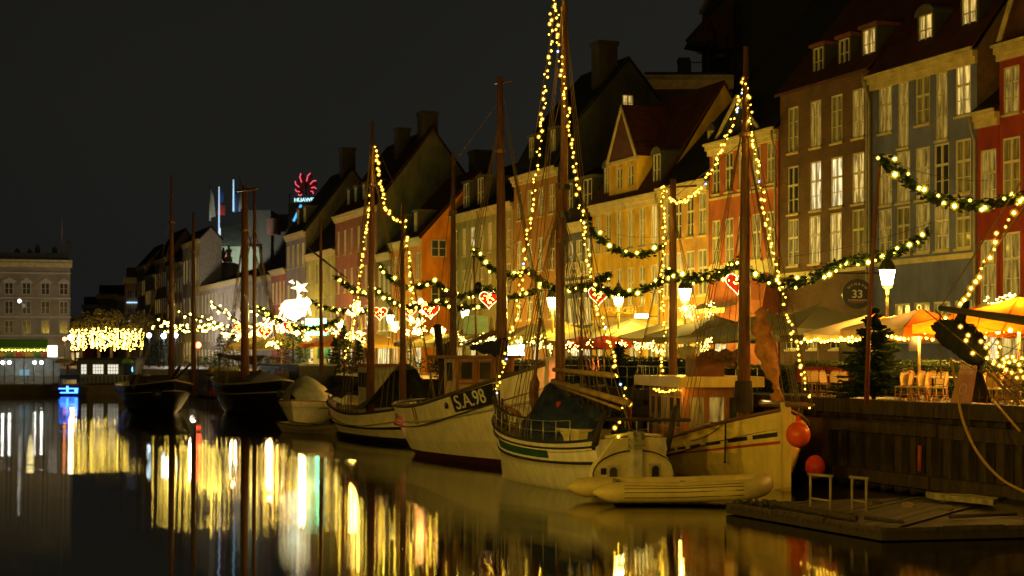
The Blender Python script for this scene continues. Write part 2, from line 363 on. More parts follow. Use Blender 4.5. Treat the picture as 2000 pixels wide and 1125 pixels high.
# ------------------------------------------------------------------ houses
_wc = {}
def window_mesh(w_, h, style):
    """white casement cross window, origin at the sill centre; y is depth into the wall"""
    key = (round(w_, 2), round(h, 2), style)
    if key in _wc: return _wc[key]
    m = MB(); f = .07; y0, y1 = .02, .10; a = w_ / 2
    m.box(-a, y0, 0, -a + f, y1, h); m.box(a - f, y0, 0, a, y1, h); m.box(-a, y0, h - f, a, y1, h); m.box(-a, y0, 0, a, y1, f)
    ins = a - f
    if style == 'cross':
        t = h * .60; m.box(-.045, y0 - .01, f, .045, y1, h - f); m.box(-ins, y0 - .012, t - .05, -.045, y1, t + .05); m.box(.045, y0 - .012, t - .05, ins, y1, t + .05)
        for s0, s1 in ((-ins, -.045), (.045, ins)): m.box(s0, y0 + .01, t * .5 - .015, s1, y1 - .01, t * .5 + .015)
    elif style == 'tall':
        m.box(-.045, y0 - .01, f, .045, y1, h - f)
        for fr in (.34, .67):
            for s0, s1 in ((-ins, -.045), (.045, ins)): m.box(s0, y0 + .01, h * fr - .018, s1, y1 - .01, h * fr + .018)
    elif style == 'half':
        m.box(-.045, y0 - .01, f, .045, y1, h - f)
        for s0, s1 in ((-ins, -.045), (.045, ins)): m.box(s0, y0 + .01, h * .5 - .02, s1, y1 - .01, h * .5 + .02)
    elif style == 'lite': m.box(-.04, y0, f, .04, y1, h - f)
    fr = m.mesh('window', WHITE)
    p = {}
    for nm, mt in (('d', GLASS), ('c', CURT), ('l', LITW), ('b', LITB), ('m', LITD)):
        p[nm] = MB().quad((-ins, .075, f), (ins, .075, f), (ins, .075, h - f), (-ins, .075, h - f)).mesh('pane', mt)
    sl = MB().box(-a - .06, -.07, -.09, a + .06, .1, 0).mesh('sill', MATS['cornice_paint'])
    _wc[key] = (fr, p, sl); return _wc[key]
def wall_openings(m, W, z0, z1, ops, rev=.12, x0=0.0, y=0.0):
    """front wall in the plane y with real openings (xa,xb,za,zb)"""
    zs = sorted({z0, z1} | {a for o_ in ops for a in (o_[2], o_[3]) if z0 < a < z1})
    for za, zb in zip(zs, zs[1:]):
        cur = x0
        for o_ in sorted(o_ for o_ in ops if o_[2] <= za + 1e-6 and o_[3] >= zb - 1e-6):
            if o_[0] > cur: m.quad((cur, y, za), (o_[0], y, za), (o_[0], y, zb), (cur, y, zb))
            cur = max(cur, o_[1])
        if cur < x0 + W: m.quad((cur, y, za), (x0 + W, y, za), (x0 + W, y, zb), (cur, y, zb))
    for a, b, c, d in ops:
        q = y + rev; m.quad((a, y, c), (a, y, d), (a, q, d), (a, q, c)); m.quad((b, y, c), (b, q, c), (b, q, d), (b, y, d))
        m.quad((a, y, d), (b, y, d), (b, q, d), (a, q, d)); m.quad((a, y, c), (a, q, c), (b, q, c), (b, y, c))
        m.quad((a, q, c), (b, q, c), (b, q, d), (a, q, d))
RW = random.Random(3)
def house(px0, px1, eave, ridge_d, ridge_z, wallm, label, rows, roof=(.05, .02, .015), ground=None, name='town_house', depth=None, v=FV,
          dormers=(), front_gable=None, chimneys=(), belts=(), mansard=None, cornice=True, sills=True, side=None, pipe=None, sidewin=(), cat='house'):
    """rows: (z_bottom, z_top, [x centres or count], width, style, fills)"""
    ua, ub = U(px0, v), U(px1, v); W = ua - ub; g0 = GZ
    root = empty(name, P(ua, v, g0), HROT, label, cat)
    def X(px): return ua - U(px, v)
    E = eave - g0; RZ = ridge_z - g0; dp = depth or ridge_d * 2
    ops = []; wins = []
    for (za, zb, xs, ww, st, fills) in rows:
        if isinstance(xs, int): n_ = xs; xs = [W * (i + .5) / n_ for i in range(n_)]
        else: xs = [X(q) for q in xs]
        for i, xc in enumerate(xs):
            f = fills[i % len(fills)]
            ops.append((xc - ww / 2, xc + ww / 2, za - g0, zb - g0)); wins.append((xc, za - g0, ww, zb - za, st, (RW.choice(('c', 'm', 'm', f))) if f == 'd' else ('m' if f == 'c' and RW.random() < .65 else f)))
    m = MB(); wall_openings(m, W, 0, E, ops)
    # profile of side walls
    prof = [(0, E)]
    if mansard: prof.append((mansard[0], mansard[1] - g0))
    prof += [(ridge_d, RZ)]
    if mansard: prof.append((dp - mansard[0], mansard[1] - g0))
    prof += [(dp, E)]
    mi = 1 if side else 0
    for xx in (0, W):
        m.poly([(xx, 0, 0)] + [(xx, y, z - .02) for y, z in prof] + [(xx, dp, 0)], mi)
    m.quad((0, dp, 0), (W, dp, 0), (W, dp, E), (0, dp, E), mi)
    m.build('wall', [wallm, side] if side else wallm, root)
    # roof
    rm = MB(); ro = .14
    pr = [(-.28, E - .10)] + [(y, z + .1) for y, z in prof[1:-1]] + [(dp + .28, E - .10)]
    up = [(y, z + ro) for y, z in pr]
    rm.extr(pr + up[::-1], -.06, W + .06)
    rf = rm.build('roof', roofmat('roof_tiles_%02d%02d%02d' % tuple(int(k * 100) for k in roof), roof), root)
    for (cx_, cy_, cw, cz0, cz1) in chimneys:
        q = MB().box(cx_ - cw / 2, cy_ - cw / 2, cz0 - g0, cx_ + cw / 2, cy_ + cw / 2, cz1 - g0 - .3).box(cx_ - cw / 2 - .08, cy_ - cw / 2 - .08, cz1 - g0 - .3, cx_ + cw / 2 + .08, cy_ + cw / 2 + .08, cz1 - g0)
        q.build('chimney', brickmat('chimney_brick', (.06, .035, .025), (.05, .03, .02), (.05, .045, .04)), rf)
    if cornice:
        c = MB(); c.box(-.04, -.14, E - .62, W + .04, -.003, E - .36); c.box(-.06, -.26, E - .36, W + .06, -.003, E - .12); c.box(-.08, -.38, E - .12, W + .08, -.285, E + .0)
        c.build('cornice', TRIM, root)
    for bz, bh, bm_ in belts: MB().box(.02, -.07, bz - g0, W - .02, -.003, bz - g0 + bh).build('belt_course', bm_, root)
    for (xc, z, ww, hh, st, f) in wins:
        fr, ps, sl = window_mesh(ww, hh, st)
        o = link('window', fr, root, (xc, .0, z)); link('pane', ps[f], o)
        if sills: link('sill', sl, o)
    for dsp in dormers:
        px, zb, zt, dw, kind, f = dsp; xc = X(px); za, zt_ = zb - g0, zt - g0
        # front sits on the slope
        def ysl(z):
            p2 = prof
            for (ya, a), (yb, b) in zip(p2, p2[1:]):
                if b > a and a <= z <= b: return ya + (yb - ya) * (z - a) / (b - a)
            return ridge_d
        yf = max(.05, ysl(za) - .10); yb = ysl(min(zt_ + .15, RZ - .05)) + .2; h = zt_ - za; a = dw / 2 + .14
        d = MB(); d.box(xc - a, yf, za - .25, xc - dw / 2, yb, zt_ + .05); d.box(xc + dw / 2, yf, za - .25, xc + a, yb, zt_ + .05); d.box(xc - dw / 2, yf, za - .25, xc + dw / 2, yf + .4, za)
        if kind == 'arch':
            ar = [(xc + (a + .08) * math.cos(t), zt_ - .05 + .45 * math.sin(t)) for t in [math.pi * i / 8 for i in range(9)]]
            d.add([(q[0], yf - .1, q[1]) for q in ar] + [(q[0], yb, q[1]) for q in ar], [tuple(range(9))] + [(i, i + 1, i + 10, i + 9) for i in range(8)], 1)
        elif kind == 'ped':
            d.add([(xc - a - .1, yf - .12, zt_ + .05), (xc + a + .1, yf - .12, zt_ + .05), (xc, yf - .12, zt_ + .45), (xc - a - .1, yb, zt_ + .05), (xc + a + .1, yb, zt_ + .05), (xc, yb, zt_ + .45)], [(0, 1, 2), (0, 2, 5, 3), (1, 4, 5, 2), (0, 3, 4, 1)], 1)
        else: d.box(xc - a - .1, yf - .12, zt_ + .055, xc + a + .1, yb + .1, zt_ + .2, 1)
        dm = mat('dormer_boards_dark', (.05, .05, .04), .7) if kind != 'ped' else TRIM
        do = d.build('dormer', [dm, mat('dormer_roof_lead', (.09, .085, .07), .6) if kind != 'cap' else mat('dormer_tile_cap', (.18, .05, .025), .8)], root)
        fr, ps, sl = window_mesh(dw, h, 'half'); link('window_frame', fr, do, (xc, yf - .03, za)); link('pane', ps[f], do, (xc, yf - .03, za))
    if front_gable:
        gx0, gx1, gz0, gz1, proud, gwins, gy = front_gable; xa, xb = X(gx0), X(gx1); ga, gb = gz0 - g0, gz1 - g0; xc = (xa + xb) / 2
        y = -proud; m = MB(); oo = [(X(q) - gw / 2, X(q) + gw / 2, z_a - g0, z_b - g0) for q, z_a, z_b, gw in gwins]
        lo = E - .62 if proud < .3 else E - 1.2
        if gb - ga > 0 and ga > E + .05: wall_openings(m, xb - xa, E + .002, ga, oo, x0=xa, y=y)
        m.poly([(xa, y, ga), (xb, y, ga), (xc, y, gb)])
        if ga > E + .05:
            for xx in (xa, xb): m.quad((xx, y, E), (xx, y, ga), (xx, gy, ga), (xx, gy, E))
        gb_o = m.build('gable', wallm, root)
        for q, z_a, z_b, gw in gwins:
            fr, ps, sl = window_mesh(gw, z_b - z_a, 'half'); o = link('window', fr, root, (X(q), y, z_a - g0)); link('pane', ps['d'], o)
        t = MB()
        for xs_, sg in ((xa, -1), (xb, 1)):
            s0 = Vector((xs_ + sg * .15, 0, ga - .05)); s1 = Vector((xc, 0, gb + .12)); dn = Vector((0, 0, -.34))
            t.add([(s0.x, y - .16, s0.z), (s1.x, y - .16, s1.z), (s1.x, y - .16, s1.z - .34), (s0.x + -sg * .3, y - .16, s0.z), (s0.x, y - .004, s0.z), (s1.x, y - .004, s1.z), (s1.x, y - .004, s1.z - .34), (s0.x - sg * .3, y - .004, s0.z)],
                  [(0, 1, 2, 3), (0, 4, 5, 1), (3, 2, 6, 7), (0, 3, 7, 4)])
        t.box(xa - .12, y - .14, ga - .22, xb + .12, y - .004, ga - .02); t.build('gable_cornice', TRIM, gb_o)
        r2 = MB(); o_ = .2
        r2.add([(xa - o_, y - .1, ga - .02), (xc, y - .1, gb + .14), (xb + o_, y - .1, ga - .02), (xa - o_, gy, ga - .02), (xc, gy + 1.2, gb + .14), (xb + o_, gy, ga - .02)], [(0, 1, 4, 3), (1, 2, 5, 4), (0, 2, 1)])
        r2.build('gable_roof', MATS['roof_tiles_%02d%02d%02d' % tuple(int(k * 100) for k in roof)], root)
    if pipe is not None:
        xx = W * pipe - .12; MB().tube([(xx, -.3, E - .15), (xx, -.3, E - .5), (xx + .02, -.12, E - 1.1), (xx + .02, -.12, 0)], .055, 6).build('downpipe', mat('zinc_pipe', (.3, .27, .2), .5), root)
    for (yy, z_, sw, sh, f) in sidewin:
        fr, ps, sl = window_mesh(sw, sh, 'half'); o = link('window', fr, root, (W + .13, yy, z_ - g0), math.pi / 2); link('pane', ps[f], o)
    return root, X, E
stucco = lambda n_, c, **k: mat('stucco_' + n_, c, .85, var=.38, scale=1.1, stretch=(1, 1, .45), bump=.25, bscale=22, **k)
RED = stucco('red', (.30, .030, .010)); BLUE = stucco('blue', (.145, .165, .38)); YEL = stucco('yellow', (.74, .46, .03))
ORB = brickmat('orange_brick', (.40, .085, .013), (.34, .070, .012), (.36, .11, .025)); BRB = brickmat('brown_brick', (.135, .056, .016), (.080, .034, .011), (.11, .058, .022))
YBR = brickmat('ochre_brick', (.50, .26, .05), (.44, .21, .04), (.42, .28, .09)); NAV = stucco('slate_blue', (.10, .12, .16)); OCH = stucco('ochre', (.38, .18, .02))
CRM = stucco('cream', (.33, .30, .12)); ORG = stucco('orange', (.68, .25, .015)); OLV = stucco('olive', (.24, .20, .07)); DBR = stucco('brick_brown', (.30, .10, .035))
LIL = stucco('lilac_grey', (.26, .22, .23)); GRN = stucco('lime', (.42, .40, .08)); RBR = stucco('rust', (.38, .11, .05)); GRY = stucco('pale_grey', (.40, .36, .31))
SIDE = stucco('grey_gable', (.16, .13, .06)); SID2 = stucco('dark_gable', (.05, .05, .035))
BELT = TRIM
DR = (.085, .018, .012); BK = (.014, .014, .014); RT = (.11, .025, .014)
# from the camera's right towards the canal head
house(1909, 1951, 13.5, 4, 16.5, RED, 'narrow red house bay with low white cornice at the edge of the blue house', [(9.75, 12.0, [1930], 1.0, 'cross', 'd'), (6.0, 8.5, [1930], 1.0, 'cross', 'c'), (3.0, 5.0, [1930], 1.2, 'lite', 'b')], roof=BK, pipe=.06)
house(1952, 2130, 15.9, 5, 20.5, RED, 'tall red house with white gable trim, farthest right', [(13.2, 15.0, [1975, 2018, 2060], .95, 'tall', 'd'), (10.0, 12.3, [1975, 2018, 2060], 1.05, 'cross', 'd'), (6.2, 8.7, [1975, 2018, 2060], 1.05, 'cross', 'c'), (3.0, 5.2, [1975, 2018, 2060], 1.4, 'lite', 'lb')],
      roof=DR, front_gable=(1955, 2105, 15.95, 20.2, .02, [], 4))
house(1704, 1908, 16.1, 5.5, 23.5, BLUE, 'blue-grey house with five window bays and gold cornice', [(13.55, 15.55, [1729, 1802, 1881], 1.0, 'cross', 'ccl'), (12.75, 15.5, [1764, 1839], .78, 'tall', 'cc'), (10.45, 12.6, [1729, 1764, 1802, 1839, 1881], 1.0, 'cross', 'ddddd'),
      (8.27, 10.3 - .02, [1729, 1764, 1802, 1839, 1881], 1.0, 'cross', 'mcmcc'), (4.6, 6.2, [1762, 1800, 1839, 1881], 1.15, 'half', 'mmmm')], roof=DR, belts=[(7.85, .22, BELT)],
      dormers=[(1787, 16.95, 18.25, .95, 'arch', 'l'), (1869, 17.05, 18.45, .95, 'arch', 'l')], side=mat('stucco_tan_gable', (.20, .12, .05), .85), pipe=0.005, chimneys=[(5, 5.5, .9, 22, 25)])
house(1524, 1702, 16.45, 5.2, 22.5, BRB, 'four-storey brown brick house with plastered ground floor', [(13.6, 15.75, [1549, 1593, 1634, 1676], .95, 'tall', 'dddd'), (10.7, 12.95, [1549, 1593, 1634, 1676], .98, 'cross', 'dbbl'), (8.25, 10.45, [1549, 1591, 1632, 1676], 1.0, 'cross', 'cllc'),
      (4.3, 5.9, [1545, 1588, 1632], 1.0, 'lite', 'dmd')], roof=DR, belts=[(7.75, .18, BELT)], dormers=[(1585, 17.0, 18.3, .85, 'cap', 'd'), (1635, 17.0, 18.3, .85, 'cap', 'd'), (1682, 17.05, 18.4, 1.0, 'cap', 'l')], cornice=False, pipe=.99)
house(1386, 1520, 15.0, 6.2, 22.8, ORB, 'orange-red brick house with white pediment behind the tall mast', [(12.35, 14.35, 5, .82, 'cross', 'd'), (8.75, 11.0, 5, .88, 'cross', 'dcd'), (3.2, 5.4, 3, 1.3, 'lite', 'lmd')], roof=BK,
      belts=[(12.05, .12, BELT), (7.9, .75, BELT)], front_gable=(1400, 1490, 15.05, 17.0, .02, [], 3), pipe=1.0)
house(1291, 1384, 13.25, 4.5, 18.2, YBR, 'narrow ochre brick house between yellow and orange houses', [(10.35, 12.6, 4, .85, 'cross', 'd'), (7.2, 9.6, 4, 1.0, 'cross', 'clc'), (3.1, 5.2, 3, 1.2, 'lite', 'mlm')], roof=BK, dormers=[(1357, 14.5, 16.0, .8, 'ped', 'c')], pipe=.0)
house(1157, 1289, 13.1, 4.0, 19.3, YEL, 'bright yellow house with a gabled wall dormer', [(10.2, 12.45, 6, .78, 'tall', 'dddddl'), (6.9, 9.1, 6, .78, 'cross', 'dmdcdd'), (3.1, 5.0, 4, 1.2, 'lite', 'lmlm')], roof=RT,
      front_gable=(1191, 1247, 15.45, 18.5, .05, [(1211, 13.75, 15.0, .8), (1233, 13.75, 15.0, .8)], 3), dormers=[(1183, 13.45, 15.3, .9, 'arch', 'c'), (1278, 13.5, 15.3, .9, 'arch', 'd')], belts=[(6.0, .15, BELT)])
house(1090, 1156, 12.3, 4.6, 16.8, NAV, 'slate blue inn with a lettered front', [(9.0, 11.2, 4, .9, 'cross', 'clcl'), (6.0, 7.6, 4, 1.0, 'lite', 'mlml'), (3.0, 5.0, 3, 1.2, 'lite', 'b')], roof=BK, mansard=(1.2, 15.2), dormers=[(1107, 13.0, 14.9, 1.0, 'box', 'd'), (1142, 13.0, 14.9, 1.3, 'box', 'd')], belts=[(8.55, .15, BELT)])
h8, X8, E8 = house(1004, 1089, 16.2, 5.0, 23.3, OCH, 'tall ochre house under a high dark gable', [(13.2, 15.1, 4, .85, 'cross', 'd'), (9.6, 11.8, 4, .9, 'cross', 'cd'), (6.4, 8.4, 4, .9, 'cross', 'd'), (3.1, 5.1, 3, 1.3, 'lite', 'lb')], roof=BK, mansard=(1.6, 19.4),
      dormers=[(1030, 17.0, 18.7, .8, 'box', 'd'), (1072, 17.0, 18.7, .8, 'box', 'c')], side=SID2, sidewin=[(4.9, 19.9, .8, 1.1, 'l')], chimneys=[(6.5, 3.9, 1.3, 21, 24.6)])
house(883, 1003, 15.3, 4.6, 19.3, CRM, 'pale cream house with two tall dormers', [(11.9, 14.1, 7, .85, 'cross', 'dmbdddd'), (8.5, 10.8, 7, .85, 'cross', 'cdcdmdd'), (3.1, 5.1, 4, 1.4, 'lite', 'lb')], roof=BK, dormers=[(905, 15.6, 17.7, 1.3, 'box', 'd'), (933, 15.6, 17.8, 1.3, 'box', 'd')], pipe=0.5, v=42.1)
h10, X10, E10 = house(765, 824, 13.6, 5.0, 19.1, ORG, 'glowing orange house with a tall gable end and dark shutters', [(10.2, 12.4, 4, .9, 'half', 'd'), (6.6, 8.8, 4, .9, 'half', 'md'), (3.1, 5.1, 4, 1.5, 'lite', 'lb')], roof=DR, dormers=[(783, 14.0, 15.7, .8, 'box', 'd'), (806, 14.0, 15.8, .8, 'box', 'd')], chimneys=[(3, 7, 1.6, 17, 21.5)], sidewin=[(1.4, 12.0, 1.3, 1.4, 'd'), (1.4, 8.2, 1.3, 1.6, 'd')])
house(737, 764, 12.9, 4.5, 17.0, OLV, 'small olive house beside the orange house', [(9.4, 11.7, 3, .85, 'half', 'd'), (6.2, 8.2, 3, .85, 'half', 'c'), (3.1, 5.1, 3, 1.4, 'lite', 'b')], roof=RT)
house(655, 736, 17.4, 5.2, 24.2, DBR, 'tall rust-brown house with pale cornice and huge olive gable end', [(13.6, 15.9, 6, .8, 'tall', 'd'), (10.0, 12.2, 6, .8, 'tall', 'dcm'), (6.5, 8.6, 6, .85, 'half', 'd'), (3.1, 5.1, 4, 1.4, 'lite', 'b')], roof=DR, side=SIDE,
      dormers=[(672, 18.1, 19.7, .8, 'box', 'c'), (686, 18.1, 19.7, .8, 'box', 'c'), (702, 18.1, 19.7, .8, 'box', 'c'), (718, 18.1, 19.7, .8, 'box', 'c')], chimneys=[(13.0, 5.2, 1.5, 23, 26.0), (9, 4, 1.2, 22, 25)])
house(598, 654, 14.4, 4.5, 20.0, GRN, 'lime yellow house washed with green light', [(11.2, 13.3, 4, .9, 'lite', 'd'), (7.6, 9.8, 4, .9, 'lite', 'dm'), (3.2, 5.4, 3, 1.8, 'lite', 'b')], roof=BK)
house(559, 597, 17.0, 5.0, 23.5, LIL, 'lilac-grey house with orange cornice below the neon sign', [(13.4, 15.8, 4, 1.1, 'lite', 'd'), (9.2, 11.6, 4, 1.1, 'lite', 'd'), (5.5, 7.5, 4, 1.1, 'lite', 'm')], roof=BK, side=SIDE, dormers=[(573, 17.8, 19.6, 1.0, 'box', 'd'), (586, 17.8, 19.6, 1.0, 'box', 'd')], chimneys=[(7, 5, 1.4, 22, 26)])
house(530, 558, 13.6, 5.0, 18.5, RBR, 'small rust-red house beside the lilac house', [(9.8, 12.2, 4, 1.0, 'lite', 'd'), (6.0, 8.2, 4, 1.0, 'lite', 'd')], roof=BK)
house(497, 529, 13.2, 5.5, 17.5, GRY, 'small grey-green house next to the palace', [(9.6, 12.0, 3, 1.0, 'lite', 'd'), (5.6, 8.0, 3, 1.2, 'lite', 'm')], roof=BK)
# ------------------------------------------------------------------ far buildings round the square
def block(xa, xb, Y, zt, rows, wallm, label, depth=14, name='city_building', cols=None, ww=1.1, fills='d', rz=0, roofm=None, parapet=.6, style='half', cat='building'):
    W = xb - xa; root = empty(name, (xa, Y, GZ), rz, label, cat); E = zt - GZ
    ops = []; wins = []; k = 0
    for za, zb in rows:
        for c in cols: ops.append((c - ww / 2, c + ww / 2, za - GZ, zb - GZ)); wins.append((c, za - GZ, zb - za, fills[k % len(fills)])); k += 1
    m = MB(); wall_openings(m, W, 0, E, ops); m.quad((0, 0, 0), (0, 0, E), (0, depth, E), (0, depth, 0)); m.quad((W, 0, 0), (W, depth, 0), (W, depth, E), (W, 0, E)); m.quad((0, depth, 0), (0, depth, E), (W, depth, E), (W, depth, 0))
    m.build('wall', wallm, root)
    MB().box(-.3, -.3, E - .0, W + .3, depth, E + .35).box(.2, .3, E + .352, W - .2, depth - .5, E + .35 + parapet, 1).build('roof', [TRIM, roofm or mat('roof_slate', (.02, .022, .024), .7)], root)
    MB().box(-.25, -.5, E - .7, W + .25, -.005, E - .05).build('cornice', TRIM, root)
    for c, z, h, f in wins:
        fr, ps, sl = window_mesh(ww, h, style); o = link('window', fr, root, (c, 0, z)); link('pane', ps[f], o)
    return root
STN = mat('sandstone_facade', (.30, .255, .18), .85, var=.3, scale=.5); STG = mat('grey_stone_facade', (.34, .31, .28), .85, var=.35, scale=.5)
s = 225 / F
lb = block(-75.6, -61.2, 225, 17.0, [(12.5, 14.2), (9.8, 11.6), (7.1, 8.9)], STN, 'stone building with pedimented windows and green awnings at far left', cols=[75 + (p - CX) * s for p in (22, 55, 91, 126)], ww=1.15, fills='dd', roofm=mat('roof_slate', (.02, .022, .024), .7), parapet=1.0, rz=.262)
q = MB()
for z in (9.3, 11.9, 6.7, 15.4): q.box(-.1, -.22, z - GZ, 14.5, -.004, z - GZ + .22)
q.build('belt_course', mat('stone_trim', (.5, .45, .36), .8), lb)
for p in (22, 55, 91, 126):
    c = 75 + (p - CX) * s
    a = 1.15 if p == 22 else .85
    pd = MB().box(c - .8, -.2, 14.05 - GZ, c + .8, -.003, 14.25 - GZ).add([(c - a, -.2, 14.26 - GZ), (c + a, -.2, 14.26 - GZ), (c, -.2, 14.85 - GZ), (c - a, -.003, 14.26 - GZ), (c + a, -.003, 14.26 - GZ), (c, -.003, 14.85 - GZ)], [(0, 1, 2), (0, 2, 5, 3), (2, 1, 4, 5)])
    pd.build('pediment', MATS['stone_trim'], lb)
for p, hh in ((36, .5), (75, 1.1), (108, .8), (135, 1.6), (60, .4)):
    c = 75 + (p - CX) * s; MB().box(c - .35, 3, 18.3 - GZ, c + .35, 4, 18.4 - GZ + hh).box(c - .15, 3.3, 18.4 - GZ + hh, c + .1, 3.6, 18.7 - GZ + hh).build('chimney', SID2, lb)
MB().tube([(75 + (122 - CX) * s, 5, 16), (75 + (122 - CX) * s, 5, 24 - GZ)], [.09, .04], 6).build('flagpole', mat('pink_white_pole', (.5, .3, .3), .5), lb)
aw = MB(); aw.add([(-.2, -.0, 6.3 - GZ), (11.4, 0, 6.3 - GZ), (11.4, -2.4, 5.1 - GZ), (-.2, -2.4, 5.1 - GZ), (-.2, -2.4, 4.8 - GZ), (11.4, -2.4, 4.8 - GZ)], [(0, 1, 2, 3), (3, 2, 5, 4)])
aw.build('awning', mat('green_awning', (.12, .30, .02), .8), lb)
r_ = MB(); [r_.ball((i * .42, -2.45, 4.75 - GZ + .05 * (i % 2)), .085, 0) for i in range(28)]
o = r_.build('awning_bulbs', BULBF, lb); o['kind'] = 'stuff'
r_ = MB(); [r_.box(i * 1.2, -2.2, 3.2 - GZ, i * 1.2 + .9, -2.15, 4.4 - GZ, i % 3) for i in range(10)]
r_.build('banner', [mat('banner_red', (.3, .03, .02), .8), mat('banner_ochre', (.3, .2, .03), .8), mat('banner_green', (.04, .12, .03), .8)], lb)
# street receding beyond the square
block(-71.2, -68.4, 262, 8.2, [(5.6, 6.8), (3.2, 4.6)], mat('red_lit_shop', (.3, .05, .03), .8), 'low shop with a red lit front right of the stone building', cols=[.7, 2.0], fills='lb', depth=6)
s = 300 / F
for (a, b, Yq, zt, m_, lab, hue) in ((-110.0, -102.5, 420, 16.8, STG, 'distant dark gabled terrace behind the light curtain tree', 'd'), (-91.0, -85.0, 360, 17.2, mat('mauve_facade', (.22, .13, .14), .85), 'distant mauve town house above the light curtain', 'd'),
        (-79.5, -75.6, 330, 15.8, STG, 'distant narrow grey house above the light curtain', 'd')):
    block(a, b, Yq, zt, [(zt - 3.6, zt - 2.0), (zt - 7, zt - 5.3), (zt - 10.4, zt - 8.8)], m_, lab, cols=[(b - a) * (i + .5) / 3 for i in range(3)], ww=.9, fills=hue, parapet=2.0)
block(-69.0, -64.6, 292, 17.6, [(14.2, 15.8), (11.0, 12.6), (7.8, 9.4)], mat('orange_brown_facade', (.40, .21, .09), .85), 'distant orange-brown corner block with blue-white light strips', cols=[.8, 2.2, 3.6], ww=.9, fills='d', parapet=1.8)
MB().box(-68.6, 291.6, 13.4, -65.8, 291.75, 13.6).box(-68.6, 291.6, 10.1, -66.3, 291.75, 10.3).build('light_strip', emit('blue_white_strip', (.35, .6, 1), 1.5), None, 'blue-white light strips on the orange-brown corner block', 'light strip')
# long rows on the right side of the square, same line as the quay houses
def farhouse(px0, px1, e, rz, m_, lab, n, rows, **k): return house(px0, px1, e, 1.5 if k.get('depth') == 3 else (3 if 'depth' not in k else 6), rz, m_, lab, [(a, b, n, 1.2, 'lite', f) for a, b, f in rows], roof=BK, **k)
farhouse(392, 496, 13.6, 15.6, GRY, 'long pale palace front with many tall windows', 14, [(9.8, 12.4, 'd'), (6.0, 8.4, 'd'), (3.2, 4.9, 'l')], cat='palace', depth=14)
farhouse(357, 391, 20.4, 22, mat('theatre_stone', (.38, .34, .26), .8), 'tall theatre block with pilasters beside the two thin masts', 6, [(14.5, 18, 'd'), (8.5, 12.5, 'd'), (3.2, 6, 'l')], cat='theatre', depth=3)
farhouse(326, 356, 18.0, 22, STG, 'dark grey house left of the theatre block', 6, [(13.6, 15.8, 'd'), (9.8, 12.0, 'd'), (6.0, 8.2, 'd')], cat='house')
farhouse(302, 325, 19.5, 24, mat('brown_far', (.2, .13, .08), .85), 'dim brown house behind the left dark ship mast', 6, [(15, 17.4, 'd'), (10.8, 13.2, 'd'), (6.6, 9, 'd')])
farhouse(284, 301, 17.5, 22, STG, 'dim grey gable house far down the row', 5, [(12.6, 15, 'd'), (8.4, 10.8, 'd')])
farhouse(268, 283, 19.5, 23, mat('umber_far', (.26, .15, .07), .85), 'dim umber house at the far end of the row', 5, [(14.4, 17, 'd'), (9.6, 12, 'd')])
# illuminated hotel with flags behind the palace
hq = empty('hotel', (-48, 262, GZ), 0, 'floodlit hotel with pale mansard roof and flags behind the palace', 'hotel'); s = 262 / F
def hx(px): return (px - CX) * s + 48
def hz(py): return CH - (py - HY) * s - GZ
FL = mat('floodlit_plaster', (.55, .50, .36), .8, var=.3, scale=.6)
MB().box(hx(386), 0, 0, hx(414), 10, hz(462)).box(hx(384), -.4, hz(462), hx(416), 10, hz(458)).build('pavilion', FL, hq)
MB().add([(hx(405), 3, hz(478)), (hx(470), 3, hz(478)), (hx(470), 9, hz(427)), (hx(413), 9, hz(427)), (hx(405), 14, hz(478)), (hx(470), 14, hz(478))], [(0, 1, 2, 3), (0, 3, 4), (1, 5, 2), (3, 2, 5, 4)]).box(hx(414), 4, 0, hx(500), 14, hz(478)).box(hx(455), 8.5, hz(427), hx(472), 10.5, hz(415)).build('mansard_roof', mat('pale_copper_roof', (.36, .42, .36), .7, var=.3, scale=.5), hq)
MB().box(hx(472), 5, 0, hx(520), 14, hz(405)).box(hx(520), 6, 0, hx(575), 14, hz(412)).box(hx(517), 2, hz(455), hx(540), 5, hz(424), 1).build('rear_block', [mat('grey_rear', (.13, .12, .11), .8), mat('pink_rear', (.26, .12, .10), .8)], hq)
